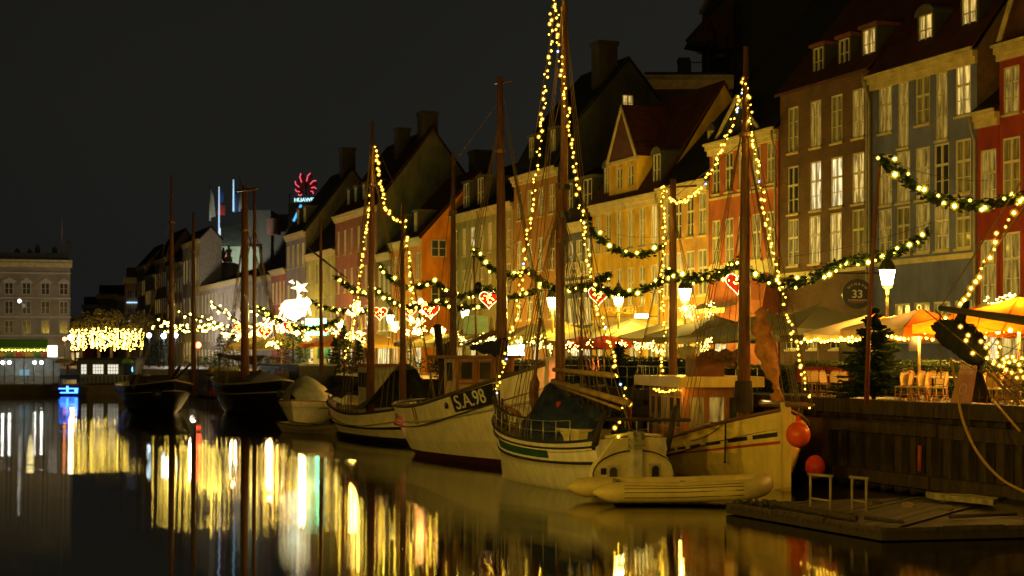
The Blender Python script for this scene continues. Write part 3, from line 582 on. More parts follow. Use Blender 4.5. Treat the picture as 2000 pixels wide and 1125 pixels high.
for p, y0, y1, c, fl in ((412, 362, 432, (.25, .27, .24), 'white'), (430, 366, 480, (.5, .7, 1), 'tri'), (432, 446, 512, (.8, .85, 1), 'red'), (458, 352, 414, (.45, .8, 1), 'blue'), (470, 345, 414, (.4, .5, .5), 'white')):
    ft = empty('flag', (-48 + hx(p), 261, GZ), 0, {412: 'pale furled flag on the pole farthest left above the hotel', 430: 'blue and red flag on the tall lit pole above the hotel', 432: 'small red flag on the short white pole before the hotel', 458: 'blue flag on the lit pole by the hotel chimney', 470: 'pale flag on the rightmost hotel pole'}[p], 'flag', 'flags over the hotel')
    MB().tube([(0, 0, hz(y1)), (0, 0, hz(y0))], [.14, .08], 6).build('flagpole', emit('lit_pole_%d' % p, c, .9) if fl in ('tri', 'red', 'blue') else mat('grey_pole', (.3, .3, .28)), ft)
    z = hz(y0) - .4
    if fl == 'tri': MB().add([(0, .1, z), (.7, .4, z - .6), (.6, .3, z - 2.2), (0, .1, z - 2)], [(0, 1, 2, 3)], 0).add([(0, .1, z - 2.3), (.9, .5, z - 2.6), (.9, .3, z - 4.2), (-.4, .1, z - 4.0)], [(0, 1, 2, 3)], 1).build('cloth', [mat('flag_blue', (.05, .10, .4)), mat('flag_red', (.5, .05, .03))], ft)
    elif fl == 'red': MB().add([(-.9, .1, z - 3.5), (.9, .2, z - 3.5), (.9, .2, z - 5), (-.9, .1, z - 5)], [(0, 1, 2, 3)]).build('cloth', mat('flag_red', (.5, .05, .03)), ft)
    else: MB().add([(0, .1, z), (.5, .3, z - 1.2), (.9, .2, z - 4.6), (0, .1, z - 4.9)], [(0, 1, 2, 3)]).build('cloth', mat('flag_blue', (.05, .10, .4)) if fl == 'blue' else mat('flag_pale', (.45, .45, .4)), ft)
fl_ = bpy.data.lights.new('assumed_floodlight', 'SPOT'); fl_.energy = 2600; fl_.color = (.95, 1, .75); fl_.spot_size = rad(75); fl_.shadow_soft_size = .3
o = link('assumed_floodlight', fl_, None, (-43.0, 257.2, 17.5)); o.rotation_euler = (Vector((-45, 266, 24)) - o.location).to_track_quat('-Z', 'Y').to_euler(); tag(o, None, None)  # assumed floodlight without a lamp body, lighting the pale hotel roof
q_ = MB().box(at(398, 0, 250).x, 250.5, GZ, at(454, 0, 250).x, 256, at(0, 512, 250).z - .02); [q_.box(at(398 + k * 5.6, 0, 250).x, 249.9, at(0, 521, 250).z, at(401 + k * 5.6, 0, 250).x, 250.3, at(0, 512, 250).z - .03) for k in range(10)]
q_.build('balustrade_block', FL, None, 'pale balustraded block carrying the floodlit statues', 'building')
_pl = bpy.data.lights.new('statue_fill', 'POINT'); _pl.energy = 160; _pl.color = (1, .8, .4); _pl.shadow_soft_size = .2; link('statue_fill', _pl, None, at(424, 516, 247.5))  # added point light without a fixture, keeps the statues visible
# statues and balustrade on the palace roof, lit yellow and white
st = MB()
for i, p in enumerate((402, 408, 420, 436, 447)):
    c = at(p, 512, 250); h = 2.6 - .3 * (i % 2); st.lathe([(.55, 0), (.5, h * .3), (.28, h * .35), (.42, h * .6), (.48, h * .72), (.16, h * .8), (.24, h * .9), (.02, h)], 8, c, i % 2)
st.build('roof_statues', [mat('statue_stone', (.6, .55, .4), .7), mat('statue_gilt', (.6, .4, .06), .5)], None, 'floodlit stone statues on the parapet before the pale hotel roof', 'statue')
# dark tall works building with scaffolding behind the houses
sb = block(46.0 * .35 + 2.0, 50, 140, 36.5, [(24, 28)], mat('shadowed_works_wall', (.06, .055, .045), .9), 'tall unlit building with a cornice behind the black roof', cols=[6, 12], fills='d', depth=16)
sf = empty('scaffold_tower', at(1395, 240, 132), 0, 'dark lattice scaffold tower and gantry against the sky', 'scaffold')
def sl(px, py, dy=0): q = at(px, py, 132) - Vector(sf.location); q.y += dy; return q
m = MB()
for a, b in (((1383, 80), (1383, 260)), ((1396, 60), (1396, 260)), ((1419, 70), (1419, 260))):
    for dy in (0, 2.5): m.tube([sl(*a, dy), sl(*b, dy)], .13, 4)
for i in range(9):
    y = 85 + i * 18; m.tube([sl(1383, y), sl(1396, y + 18)], .06, 4); m.tube([sl(1396, y), sl(1383, y + 18)], .06, 4)
m.tube([sl(1340, 80), sl(1385, 92)], .12, 4); m.tube([sl(1340, 80), sl(1412, 0)], .12, 4); m.tube([sl(1385, 92), sl(1445, 96)], .12, 4)
for i in range(7): m.tube([sl(1340 + i * 8, 80 - i * 7), sl(1345 + i * 9, 82 + i * 1.6)], .06, 4)
m.box(*sl(1396, 112), *(sl(1420, 104) + Vector((0, 2, 0))))
m.build('lattice', DARKM, sf)
MB().add([sl(1345, 78), sl(1412, 2), sl(1432, 2), sl(1432, 96), sl(1345, 78, 4), sl(1412, 2, 4), sl(1432, 2, 4), sl(1432, 96, 4)], [(0, 1, 2, 3), (4, 5, 6, 7), (0, 1, 5, 4), (0, 3, 7, 4)]).build('netting', mat('scaffold_net', (.06, .025, .015), .9), sf)
an = MB().tube([at(1372, 100, 128), at(1372, 160, 128)], .07, 4).tube([at(1361, 104, 128), at(1380, 106, 128)], .05, 4).tube([at(1351, 122, 128), at(1372, 122, 128)], .05, 4); an.build('roof_aerial', DARKM, None, 'thin television aerial beside the boxy chimney', 'aerial')
c_ = MB().box(*at(1327, 152, 125), *(at(1350, 118, 125) + Vector((0, 1.4, 0)))).box(*(at(1332, 118, 125) + Vector((-.25, 0, 0))), *(at(1348, 112, 125) + Vector((0, 1.4, 0)))); c_.build('chimney_stack', SID2, None, 'boxy brick chimney stack against the night sky left of the scaffold', 'chimney')
block(at(1255, 150, 124).x, at(1425, 150, 124).x, 124, at(0, 156, 124).z, [(14, 16)], SID2, 'long dark ridge building behind the yellow house', cols=[2, 5], depth=8, parapet=.3)
# neon flower sign on a roof
ns = empty('neon_sign', at(597, 398, 184), rad(-12), 'red neon flower sign with pale letters on a rooftop', 'sign'); sN = 184 / F
MB().box(-2.2, .4, -4, 2.2, 1, .1).tube([(-1.9, 0, 0), (-1.9, 0, 1.2)], .08, 4).tube([(1.9, 0, 0), (1.9, 0, 1.2)], .08, 4).tube([(0, .2, 0), (0, .2, 2.4)], .08, 4).box(-2.1, -.05, .0, 2.1, .15, .12).build('sign_frame', DARKM, ns)
NEON = emit('red_neon', (1, .13, .20), 1.0); PET = mat('petal_panel', (.22, .01, .015), .5)
for k in range(8):
    a = rad(-112 + 32 * k); 
    ca, sa = math.sin(a), math.cos(a); L = (.75, 1.05, 1.45, 1.85, 1.85, 1.45, 1.05, .75)[k]
    c0 = Vector((ca * .22, 0, 1.45 + sa * .22)); tip = c0 + Vector((ca, 0, sa)) * L; sd = Vector((sa, 0, -ca)) * .27
    pts = [c0, c0.lerp(tip, .5) + sd * .8, c0.lerp(tip, .85) + sd, tip, c0.lerp(tip, .85) - sd, c0.lerp(tip, .5) - sd * .8]
    pe = MB().add([q + Vector((0, .08, 0)) for q in pts] + [q + Vector((0, .2, 0)) for q in pts], [tuple(range(6)), tuple(range(6, 12))] + [(i, (i + 1) % 6, (i + 1) % 6 + 6, i + 6) for i in range(6)]).build('petal', PET, ns)
    MB().tube([c0.lerp(tip, .45) - sd * .7, c0.lerp(tip, .8) - sd * .85, tip], .055, 5).build('neon_tube', NEON, pe)
text('lettering', 'HUAWEI', .60, emit('pale_cyan_letters', (.5, .9, .95), 1.2), ns, Matrix.Translation((-.1, -.1, .42)) @ Matrix.Rotation(math.pi / 2, 4, 'X'), .03, sx=1.05, bold=.01)
bl = MB().tube([at(588, 400, 180), at(573, 432, 180)], .14, 5); bl.build('roof_light_strip', emit('cyan_strip', (.1, .5, 1), 1.0), None, 'cyan light strip running down the roof edge under the neon sign', 'light strip')

# ------------------------------------------------------------------ trees
def fir(loc, h, r, label, cat='fir tree', n=1500, group=None, lit=0, base=.25):
    root = empty('fir_tree', loc, 0, label, cat, group)
    MB().tube([(0, 0, 0), (.02, .01, h * .5), (0, 0, h)], [h * .022, h * .014, .01], 6).build('trunk', BARK, root)
    m = MB(); nl = int(h * 8)
    for L in range(nl):
        z = base + (h - base) * (L / nl) ** 1.08 + R.uniform(-.05, .05); rr = r * (1 - (z / h)) ** .8 + .06; nb = max(5, int(12 * (1 - L / nl) + 5))
        for b in range(nb):
            a = b * 6.283 / nb + L * 1.7 + R.uniform(-.2, .2); ln = rr * R.uniform(.58, 1.2); dz = -.10 * ln + R.uniform(-.22, .12)
            k = max(2, int(n / nl / nb))
            for j in range(k):
                t = (j + 1) / k; p = Vector((math.cos(a) * ln * t, math.sin(a) * ln * t, z + dz * t + .14 * ln * t * t))
                w_ = .17 * (1.15 - t * .7) * max(.6, min(1.3, ln))
                for sgn in (-1, 1):
                    tip = p + Vector((math.cos(a + sgn * .7) * w_ * 1.7, math.sin(a + sgn * .7) * w_ * 1.7, R.uniform(-.07, .05)))
                    sd = Vector((-math.sin(a), math.cos(a), R.uniform(-.6, .6))) * .05
                    m.add([p - Vector((math.cos(a), math.sin(a), 0)) * .08, p + sd + Vector((0, 0, .02)), tip, p - sd - Vector((0, 0, .03))], [(0, 1, 2), (0, 2, 3)])
    o = m.build('crown', FIR, root); return root
def leafball(m, c, r, n, sz, fl=.8):
    for _ in range(n):
        d = Vector((R.gauss(0, 1), R.gauss(0, 1), R.gauss(0, 1))).normalized() * r * R.uniform(.45, 1.05) ** .6; d.z *= fl
        m.leaf(Vector(c) + d, sz * R.uniform(.6, 1.3))
# square-cut limes with curtains of fairy lights at the canal head
LIME = mat('autumn_lime_leaves', (.11, .085, .02), .7, var=.5, scale=3)
wordp = ['leftmost', 'second', 'third', 'fourth', 'rightmost']
for i in range(5):
    X = -61.3 + i * 2.15; Yt = 233 + (i % 2) * 1.5
    t = empty('lime_tree', (X, Yt, GZ), 0, wordp[i] + ' of the clipped lime trees behind the curtain of lights', 'tree', 'lime trees at the canal head')
    m = MB().tube([(0, 0, 0), (.05, 0, 3), (0, 0, 5.5)], [.28, .2, .12], 7)
    for b in range(6): a = b * 1.05; m.tube([(0, 0, 3 + b * .2), (math.cos(a) * .9, math.sin(a) * .9, 5.0), (math.cos(a) * 1.2, math.sin(a) * 1.4, 6.6)], [.12, .07, .03], 5)
    m.build('trunk', BARK, t)
    m = MB()
    top = 7.9 - .35 * abs(i - 2)
    for b in range(18): leafball(m, (R.uniform(-1.5, 1.5), R.uniform(-1.3, 1.3), R.uniform(5.2, top - .4)), 1.0, 150, .17, .75)
    m.build('crown', LIME, t)
for k in range(5):
    m = MB(); X = -62.4 + k * 2.15
    for sx_ in range(10):
        x = X + sx_ * .215 + R.uniform(-.05, .05); y = 230.6 + R.uniform(-1, 1) * .8; z0 = R.uniform(7.1, 8.0) - .15 * abs(k - 2); z1 = R.uniform(4.6, 5.3); z = z0
        while z > z1: m.ball((x + R.uniform(-.06, .06), y + R.uniform(-.6, .6), z), R.uniform(.04, .09)); z -= R.uniform(.2, .5)
    m.build('light_curtain', BULBF, None, wordp[k] + ' panel of the hanging warm-white light curtain on the limes', 'fairy lights', 'light curtains on the lime trees', kind='stuff')
# ------------------------------------------------------------------ boats
def sheerf(zs, zm, zb, s): 
    # quadratic through (0,zs) (.42,zm) (1,zb)
    a = ((zb - zs) - (zm - zs) / .42) / (1 - .42); b = (zm - zs) / .42 - a * .42
    return zs + b * s + a * s * s
class Boat:
    def __init__(s, name, stern, bow, B, zs, zm, zb, label, cat='boat', st='round', tw=.75, flare=.55, rake=.9, srake=.3, keel=-.35):
        s.stern, s.bow = Vector(stern), Vector(bow); d = s.bow - s.stern; s.L = d.length; s.B = B; s.z = (zs, zm, zb)
        s.ang = math.atan2(d.y, d.x); s.root = empty(name, tuple(s.stern), s.ang, label, cat); s.st = st; s.tw = tw; s.flare = flare; s.rake = rake; s.srake = srake; s.keel = keel
    bexp = 2.3
    def hb(s, t):
        B = s.B / 2
        if s.st == 'round':
            a = math.sqrt(max(0, 1 - (1 - min(t / .22, 1)) ** 2)) * .88 + .12 * min(t / .4, 1)
        else: a = s.tw + (1 - s.tw) * math.sin(min(t / .42, 1) * math.pi / 2)
        if t > .5: a *= max(0, 1 - ((t - .5) / .5) ** s.bexp)
        return B * a
    def pt(s, t, z, side, out=0.0):
        sh = sheerf(*s.z, t); k = max(0.0, min(1.0, (z - s.keel) / (sh - s.keel))); e = .22 + s.flare * max(0, (t - .35) / .65) + (.25 * max(0, 1 - t / .25) if s.st == 'round' else .12)
        y = s.hb(t) * (k ** e) + out * (1 if s.hb(t) > .02 else 0)
        x = s.L * t + s.rake * (k - .8) * max(0, (t - .7) / .3) ** 1.5 - s.srake * (k - .5) * max(0, 1 - t / .25) ** 1.3
        return Vector((x, side * max(.012, y), z))
    def w(s, x, y, z): return Vector((x, y, z))
    def sh(s, t): return sheerf(*s.z, t)
    def hull(s, mats, fr, mi, lap=None, nx=30, boot=.28):
        """rows: keel, 0, boot, then fractions fr of the height from boot to sheer; mi = material per strip"""
        m = MB(); ts = [i / nx for i in range(nx + 1)]
        rows = [('z', s.keel), ('z', 0.0), ('z', boot)] + [('f', f, o) for f, o in fr]
        for side in (-1, 1):
            vs = []
            for t in ts:
                for r in rows:
                    if r[0] == 'z': z, o = r[1], 0
                    else: z = boot + (s.sh(t) - boot) * r[1]; o = r[2]
                    vs.append(s.pt(t, z, side, o))
            n = len(rows); fs = {}
            for i in range(nx):
                for j in range(n - 1):
                    q = (i * n + j, (i + 1) * n + j, (i + 1) * n + j + 1, i * n + j + 1); fs.setdefault(mi[j], []).append(q if side < 0 else q[::-1])
            k = len(m.v); m.v += [tuple(q) for q in vs]
            for a, l in fs.items():
                for f in l: m.f.append(tuple(i + k for i in f)); m.m.append(a); m.smooth.append(lap is None)
        # deck inside
        dv = []
        for t in ts: dv += [s.pt(t, s.sh(t) - .04, -1) * 1 + Vector((0, 0, -s.dk)), s.pt(t, s.sh(t) - .04, 1) + Vector((0, 0, -s.dk))]
        m.add(dv, [(2 * i, 2 * i + 2, 2 * i + 3, 2 * i + 1) for i in range(nx)], len(mats) - 1)
        if s.st != 'round':
            zz = [s.keel, 0, .1, .3, .5, .7, .85, 1.0]; zz = [s.keel + (s.sh(0) - s.keel) * k if k > 0 and k <= 1 else k for k in (0, .15, .3, .45, .6, .75, .9, 1)]
            zz[0] = s.keel; a = [s.pt(0, z, -1) for z in zz] + [s.pt(0, z, 1) for z in zz[::-1]]; m.add(a, [(i, i + 1, 14 - i, 15 - i) for i in range(7)], 1)
        return m.build('hull', mats, s.root)
    dk = .35
    def rail(s, mt, r=.05, name='cap_rail', t0=0.0, t1=1.0, dz=0.0, f=1.0, boot=.28, out=.01, n=26):
        for side in (-1, 1):
            pts = []
            for i in range(n + 1):
                t = t0 + (t1 - t0) * i / n; z = boot + (s.sh(t) - boot) * f + dz; pts.append(s.pt(t, z, side, out))
            MB().tube(pts, r, 6).build(name, mt, s.root)
    def mast(s, x, y, z0, z1, r0, r1, mt=None, lean=(0, 0), name='mast'):
        m = MB().tube([(x, y, z0), (x + lean[0] * .5, y + lean[1] * .5, (z0 + z1) / 2), (x + lean[0], y + lean[1], z1)], [r0, (r0 * .62 + r1 * .38), r1], 9)
        for f in (.42, .78): 
            z = z0 + (z1 - z0) * f; m.lathe([(r0 * .9, z), (r0 * .95, z + .12)], 8, (x + lean[0] * f, y + lean[1] * f, 0))
        return m.build(name, mt or WOODM, s.root)
    def line(s, m, a, b, r=.014, sag=0): m.tube(cat_pts(a, b, sag, 6) if sag else [a, b], r, 4, caps=False)
    def world(s, p): return Matrix.Translation(s.root.location) @ Matrix.Rotation(s.ang, 4, 'Z') @ Vector(p)
    def loc(s, wp): return (Matrix.Translation(s.root.location) @ Matrix.Rotation(s.ang, 4, 'Z')).inverted() @ Vector(wp)
def shrouds(b, x, top, t, n=4, spread=.35, zr=None):
    m = MB()
    for side in (-1, 1):
        for k in range(n):
            tt = t + (k - (n - 1) / 2) * spread / b.L; q = b.pt(tt, b.sh(tt), side); b.line(m, q, (x, 0, top), .018)
    return m
# -- dark two-master, bow on
def xy(px, Y): return Vector(((px - CX) / F * Y, Y, 0))
A = Boat('sailing_ship', Vector((-29.2, 128.6, 0)), Vector((-22.9, 111.0, 0)), 5.0, 2.0, 1.75, 2.35, 'black hulled two-masted ship lying bow-on, leftmost of the moored ships', 'ship', flare=.35)
A.hull([HULLK, HULLK, DECK], [(.62, 0), (.68, .03), (1, 0)], [0, 0, 1, 1, 1]); A.rail(mat('pale_rail', (.35, .3, .2), .6), .06); A.rail(MATS['pale_rail'], .035, 'rub_rail', f=.66, out=.04)
b = A
p = b.loc(at(335, 700, 119)); b.mast(p.x, p.y, 1.2, CH + (HY - 342) / F * 119, .26, .07)
p2 = b.loc(at(378, 700, 116)); b.mast(p2.x, p2.y, 1.2, CH + (HY - 415) / F * 116, .20, .09, WOODM)
m = MB()
for q in (p, p2):
    for sy in (-2.2, 2.2):
        for dx in (-.8, 0, .8): b.line(m, (q.x + dx, sy, 1.7), (q.x, q.y, 12.5), .02)
b.line(m, (b.L + 1.5, 0, 3.2), (p2.x, p2.y, 13), .02); b.line(m, (0, 0, 2), (p.x, p.y, 15), .02); m.build('rigging', ROPE, b.root)
MB().tube([(b.L - 2, .1, 2.3), (b.L + 2.2, .1, 3.3)], [.16, .09], 7).tube([(b.L - 5, -1, 2.6), (b.L - 1, -2.2, 2.7)], .08, 6).tube([(b.L - 6, 1, 2.4), (b.L - 2, 1.4, 3.4)], .08, 6).build('bowsprit', WOODD, b.root)
MB().box(4, -1.3, 1.4, 8, 1.3, 2.6).box(10, -.9, 1.4, 12.5, .9, 2.2).build('deckhouse', WOODD, b.root)
MB().lathe([(.12, -.1), (.3, 0), (.42, .25), (.36, .5), (.1, .7)], 10, b.pt(.93, 1.1, -1, .35)).build('fender', BLKP, b.root)
# -- dark barge-like ship 2
A2 = Boat('sailing_ship', Vector((-20.3, 121.5, 0)), Vector((-15.0, 106.5, 0)), 5.4, 2.7, 2.1, 2.45, 'black two-masted ship with pale rail and tarpaulin, second from the left', 'ship', flare=.25)
b = A2; b.hull([HULLK, HULLK, DECK], [(.6, 0), (.7, .03), (1, 0)], [0, 0, 1, 1, 1]); b.rail(MATS['pale_rail'], .07); b.rail(mat('grey_rub', (.22, .22, .2), .6), .06, 'rub_rail', f=.64, out=.05)
p = b.loc(at(478, 700, 113)); b.mast(p.x, p.y, 1.4, CH + (HY - 362) / F * 113, .32, .2); p2 = b.loc(at(497, 700, 116)); b.mast(p2.x, p2.y, 1.4, CH + (HY - 365) / F * 116, .17, .1)
m = MB()
for q in (p, p2):
    for sy in (-2.5, 2.5):
        for dx in (-1.2, -.4, .5, 1.3): b.line(m, (q.x + dx, sy, 2.1), (q.x, q.y, 13.2), .02)
b.line(m, (0, 0, 2.6), (p.x, p.y, 15.5), .02); b.line(m, (b.L, 0, 2.8), (p2.x, p2.y, 14.5), .02); m.build('rigging', ROPE, b.root)
MB().tube([(p.x - .4, p.y - .5, 15.4), (p.x + 4.5, p.y, 15.1)], .09, 6).build('gaff', WOODM, b.root)
tp = MB(); L1 = [(b.L * .6, -1.5, 2.4), (b.L * .6, 1.5, 2.4), (b.L * .66, -.2, 2.9), (b.L * .86, -1.6, 2.3), (b.L * .86, 1.6, 2.3), (b.L * .61, -.2, 3.1)]
tp.add(L1, [(0, 5, 1), (0, 5, 2), (0, 2, 3), (2, 3, 4), (1, 2, 4), (1, 5, 2)]); tp.build('tarpaulin', mat('grey_tarpaulin', (.06, .055, .03), .7, var=.4), b.root)
tp = MB().add([(.8, -2, 4.1), (5.2, -2.2, 4.2), (3.4, .5, 3.3), (1.6, 1.8, 4.0)], [(0, 1, 2), (0, 2, 3)]).tube([(3, -1.9, 2), (3, -1.9, 4.1)], .07, 6); tp.build('sun_awning', MATS['grey_tarpaulin'], b.root)
MB().box(2, -1.8, 2.0, 5, 1.4, 2.9).box(7, -1, 1.8, 9, 1, 2.6).build('deckhouse', WOODD, b.root)
MB().ball(b.pt(.1, 1.35, -1, .3), .36, 0, 2).build('fender', mat('red_buoy', (.5, .03, .015), .45, var=.15), b.root)
MB().tube([b.pt(.0, 3.0, -1), b.pt(.06, 3.05, -1), b.pt(.12, 3.1, -1), b.pt(.2, 3.0, -1)], .22, 7).build('rolled_sail', mat('yellowed_canvas', (.34, .26, .08), .8, var=.5), b.root)
# -- small covered white cruiser
A3 = Boat('cabin_cruiser', Vector((-12.0, 101.5, 0)), Vector((-11.9, 94.6, 0)), 2.95, 1.35, 1.3, 1.45, 'small white cruiser wrapped in a grey boat cover', 'boat', st='transom', tw=.85, flare=.3)
A3.root.rotation_euler = (0, 0, A3.ang - .12); b = A3; b.hull([HULLW, HULLW, DECK], [(.8, 0), (.85, .03), (1, 0)], [0, 0, 1, 1, 1], boot=.12); b.rail(WOODC, .05)
cv = MB(); n = 14
for i in range(n + 1):
    t = i / n; x = b.L * (.0 + t * .97); h = 1.55 * math.sin(min(1, (t + .22) * 1.25) * math.pi * .5) * (1 - max(0, t - .55) * 1.7); hw = b.hb(t * .97)
    for k in range(9):
        a = k / 8 * 2 - 1; z = b.sh(t) - .05 + max(0, h) * (1 - abs(a) ** 1.6) ** .8 + .05 * math.sin(i * 2.1 + k * 1.3); cv.v.append((x, a * hw * (1.03 if abs(a) == 1 else 1), z))
for i in range(n):
    for k in range(8): cv.f.append((i * 9 + k, (i + 1) * 9 + k, (i + 1) * 9 + k + 1, i * 9 + k + 1)); cv.m.append(0); cv.smooth.append(True)
cv.f.append(tuple(range(9))); cv.m.append(0); cv.smooth.append(False)
cv.build('boat_cover', mat('grey_boat_cover', (.22, .20, .14), .6, var=.45, scale=2, bump=.6, bscale=5), b.root)
MB().box(b.L * .55, -b.B / 2 - .0, 1.55, b.L * .66, -b.B / 2 + .25, 1.95).build('cover_window', GLASS, b.root)
# -- fishing boat 2 with green cover
C = Boat('fishing_boat', Vector((-8.3, 84.5, 0)), Vector((-3.8, 72.2, 0)), 3.9, 2.05, 1.3, 1.9, 'white fishing boat with a small wheelhouse and a draped dark cover', 'boat', flare=.4); C.dk = .5
b = C; b.hull([HULLW, HULLW, BLKP, DECK], [(.30, 0), (.34, .035), (.4, .035), (.44, 0), (.72, 0), (1, 0)], [0, 2, 1, 2, 2, 1, 1, 1]); b.rail(WOODD, .06)
r = MB()
for i in range(16):
    t = .02 + i * .035
    for sd in (-1, 1): q = b.pt(t, b.sh(t), sd, -.03); r.tube([q, q + Vector((0, 0, .42))], .022, 4)
for sd in (-1, 1): r.tube([b.pt(.02 + i * .035, b.sh(.02 + i * .035), sd, -.03) + Vector((0, 0, .42)) for i in range(16)], .022, 4)
r.build('guard_rail', mat('galvanised', (.4, .38, .33), .4, metal=.6), b.root)
wh = b.loc(xy(712, 79)); x0 = wh.x - .9; wy = 0
m = MB().box(x0, -.85, .9, x0 + 2.0, .85, 3.5).box(x0 - .15, -1.05, 3.5, x0 + 2.4, 1.05, 3.62, 1); m.build('wheelhouse', [mat('grey_white_cabin', (.36, .33, .28), .6, var=.3), mat('red_brown_roof', (.3, .09, .04), .6)], b.root)
for k in range(3): MB().box(x0 + .15 + k * .62, -.88, 2.5, x0 + .62 + k * .62, -.855, 3.2).build('cabin_window', GLASS, b.root)
MB().box(x0 + 2.003, -.6, 2.4, x0 + 2.03, .6, 3.2).build('cabin_window', CURT, b.root)
tp = MB(); xs_ = [x0 + 2.3, x0 + 3.5, x0 + 5.2, x0 + 6.3]; tp.add([(xs_[0], -1.7, 1.5), (xs_[1] + .5, -.3, 2.7), (xs_[2] + .3, -.2, 3.75), (xs_[3], -.9, 3.3), (xs_[3], .2, 3.4), (xs_[2], 1.6, 1.6), (xs_[0], 1.6, 1.6), (xs_[1] + .6, -1.75, 1.5), (xs_[2] + .3, -1.5, 2.3)], [(0, 1, 7), (1, 2, 8, 7), (2, 3, 8), (2, 4, 3), (1, 6, 5, 2), (0, 1, 6), (2, 5, 4)])
tp.build('draped_cover', mat('dark_green_cover', (.055, .06, .03), .75, var=.5, bump=.6, bscale=4), b.root)
tp = MB().add([(.7, -1.6, 2.2), (3.2, -.2, 3.0), (x0 - .3, -1.6, 1.9), (.7, 1.6, 2.2), (x0 - .3, 1.6, 1.9), (2.2, 0, 2.75)], [(0, 5, 3), (0, 5, 1, 2), (3, 5, 1, 4)]); tp.build('stern_cover', mat('black_cover', (.02, .02, .018), .7), b.root)
p = b.loc(at(723, 700, 77.5)); b.mast(p.x, p.y, 1.0, CH + (HY - 236) / F * 77.5, .21, .07, lean=(-.1, .15)); mastC = b.world((p.x, p.y, 0))
p2 = b.loc(at(787, 700, 74)); b.mast(p2.x, p2.y, 1.0, CH + (HY - 396) / F * 74, .17, .08)
m = MB()
for sd in (-1, 1):
    for k in range(4): b.line(m, b.pt(.42 + k * .05, 1.4, sd), (p.x, p.y, 13.5), .016); b.line(m, b.pt(.8 + k * .03, 1.6, sd), (p2.x, p2.y, 10), .016)
b.line(m, (p.x, p.y, 14.6), (p2.x, p2.y, 10.8), .016); b.line(m, (0, 0, 2), (p.x, p.y, 14), .016); m.build('rigging', ROPE, b.root)
MB().tube([(p.x - 3.2, -.3, 4.3), (p.x - 1.0, -.5, 3.0)], [.10, .16], 8).tube([(p.x - 3.2, -.3, 4.3), (p.x - 3.8, -.3, 2)], .04, 5).build('spar', WOODC, b.root)
MB().lathe([(.1, -.2), (.22, 0), (.26, .5), (.18, .9), (.05, 1.0)], 8, b.pt(.03, .6, -1, .2)).build('fender', BLKP, b.root)
MB().tube([(x0 + 4.1, .6, 1), (x0 + 4.1, .6, 4.8)], .05, 5).tube([(x0 + 3.2, .6, 1), (x0 + 3.2, .6, 4.8)], .05, 5).tube([(x0 + 3.2, .6, 4.2), (x0 + 4.1, .6, 4.2)], .04, 5).build('ladder_frame', mat('galvanised', (.4, .38, .33)), b.root)
# small dinghies
def dinghy(a, bb, B, lab, mt, name='rowing_boat'):
    q = Boat(name, a, bb, B, .55, .42, .6, lab, 'dinghy', st='transom', tw=.7, keel=-.1); q.dk = .2; q.hull([mt, mt, DECK], [(.7, 0), (1, 0)], [0, 0, 1, 1], boot=.06, nx=16); q.rail(WOODD, .03, boot=.06)
    for t in (.3, .6): MB().box(q.L * t - .1, -q.hb(t) * .9, .34, q.L * t + .1, q.hb(t) * .9, .38).build('thwart', DECK, q.root)
dinghy(xy(556, 86), xy(668, 83), 1.3, 'small low dinghy tied beneath the white fishing boat stern', mat('dull_grey_paint', (.2, .17, .12), .6))
# -- big white cutter
E = Boat('fishing_cutter', Vector((-3.65, 69.3, 0)), Vector((1.25, 56.2, 0)), 4.6, 2.15, 2.1, 3.75, 'big white fishing cutter with black name board and red waterline', 'boat', flare=.5, rake=.5, srake=.35); E.dk = .75
b = E; fr = [(.25, 0), (.5, 0), (.635, 0), (.64, .05), (.67, .05), (.675, .0)]; mi = [0, 0, 1, 1, 1, 2, 2, 2]
f = .675
while f < .99: fr += [(f + .054, .012), (f + .0541, -.004)]; mi += [1, 2]; f += .0542
fr += [(1, 0)]; mi += [1]
mi = [0, 0, 1, 1, 1, 1, 1, 1] + [1] * (len(fr) - 6 + 0)
b.hull([REDB, HULLW, BLKP, DECK], fr, mi[:len(fr) + 2], lap=True, nx=44); b.rail(mat('dark_cap', (.07, .05, .04), .5), .07, boot=.28, n=44); b.rail(mat('greyish_white', (.4, .38, .33), .5), .045, 'rub_rail', f=.655, out=.05, n=44)
MB().box(b.L + .02, -.12, -.2, b.L + .34, .12, 3.95).build('stem_post', mat('pinkish_white', (.56, .48, .42), .5, var=.25), b.root)
# name board with letters on the port-hand side towards the camera (side -1)
def onside(b, t, f, boot=.28, out=.03, side=-1): return b.pt(t, boot + (b.sh(t) - boot) * f, side, out)
t0, t1 = .685, .85; bd = MB(); lo = [onside(b, t0 + (t1 - t0) * i / 6, .715, out=.06) for i in range(7)]; hi = [onside(b, t0 + (t1 - t0) * i / 6, .965, out=.06) for i in range(7)]
bd.add(lo + hi, [(i, i + 1, i + 8, i + 7) for i in range(6)]); bd.add([q + Vector((0, .05, 0)) for q in lo + hi], [(i, i + 1, i + 8, i + 7) for i in range(6)]); nb = bd.build('name_board', BLKP, b.root)
ca = (lo[0] + hi[0]) / 2; cb2 = (lo[-1] + hi[-1]) / 2; xd = (cb2 - ca).normalized(); up = (hi[3] - lo[3]); up = (up - xd * up.dot(xd)).normalized(); nn = xd.cross(up)
cc = (lo[3] + hi[3]) / 2 + nn * .05
M = Matrix((xd, up, nn)).transposed().to_4x4(); M.translation = cc
text('lettering', 'S.A.98', (hi[3] - lo[3]).length * 1.12, mat('sign_white', (.6, .56, .48), .5, var=0), nb, M, .015, sx=.94)
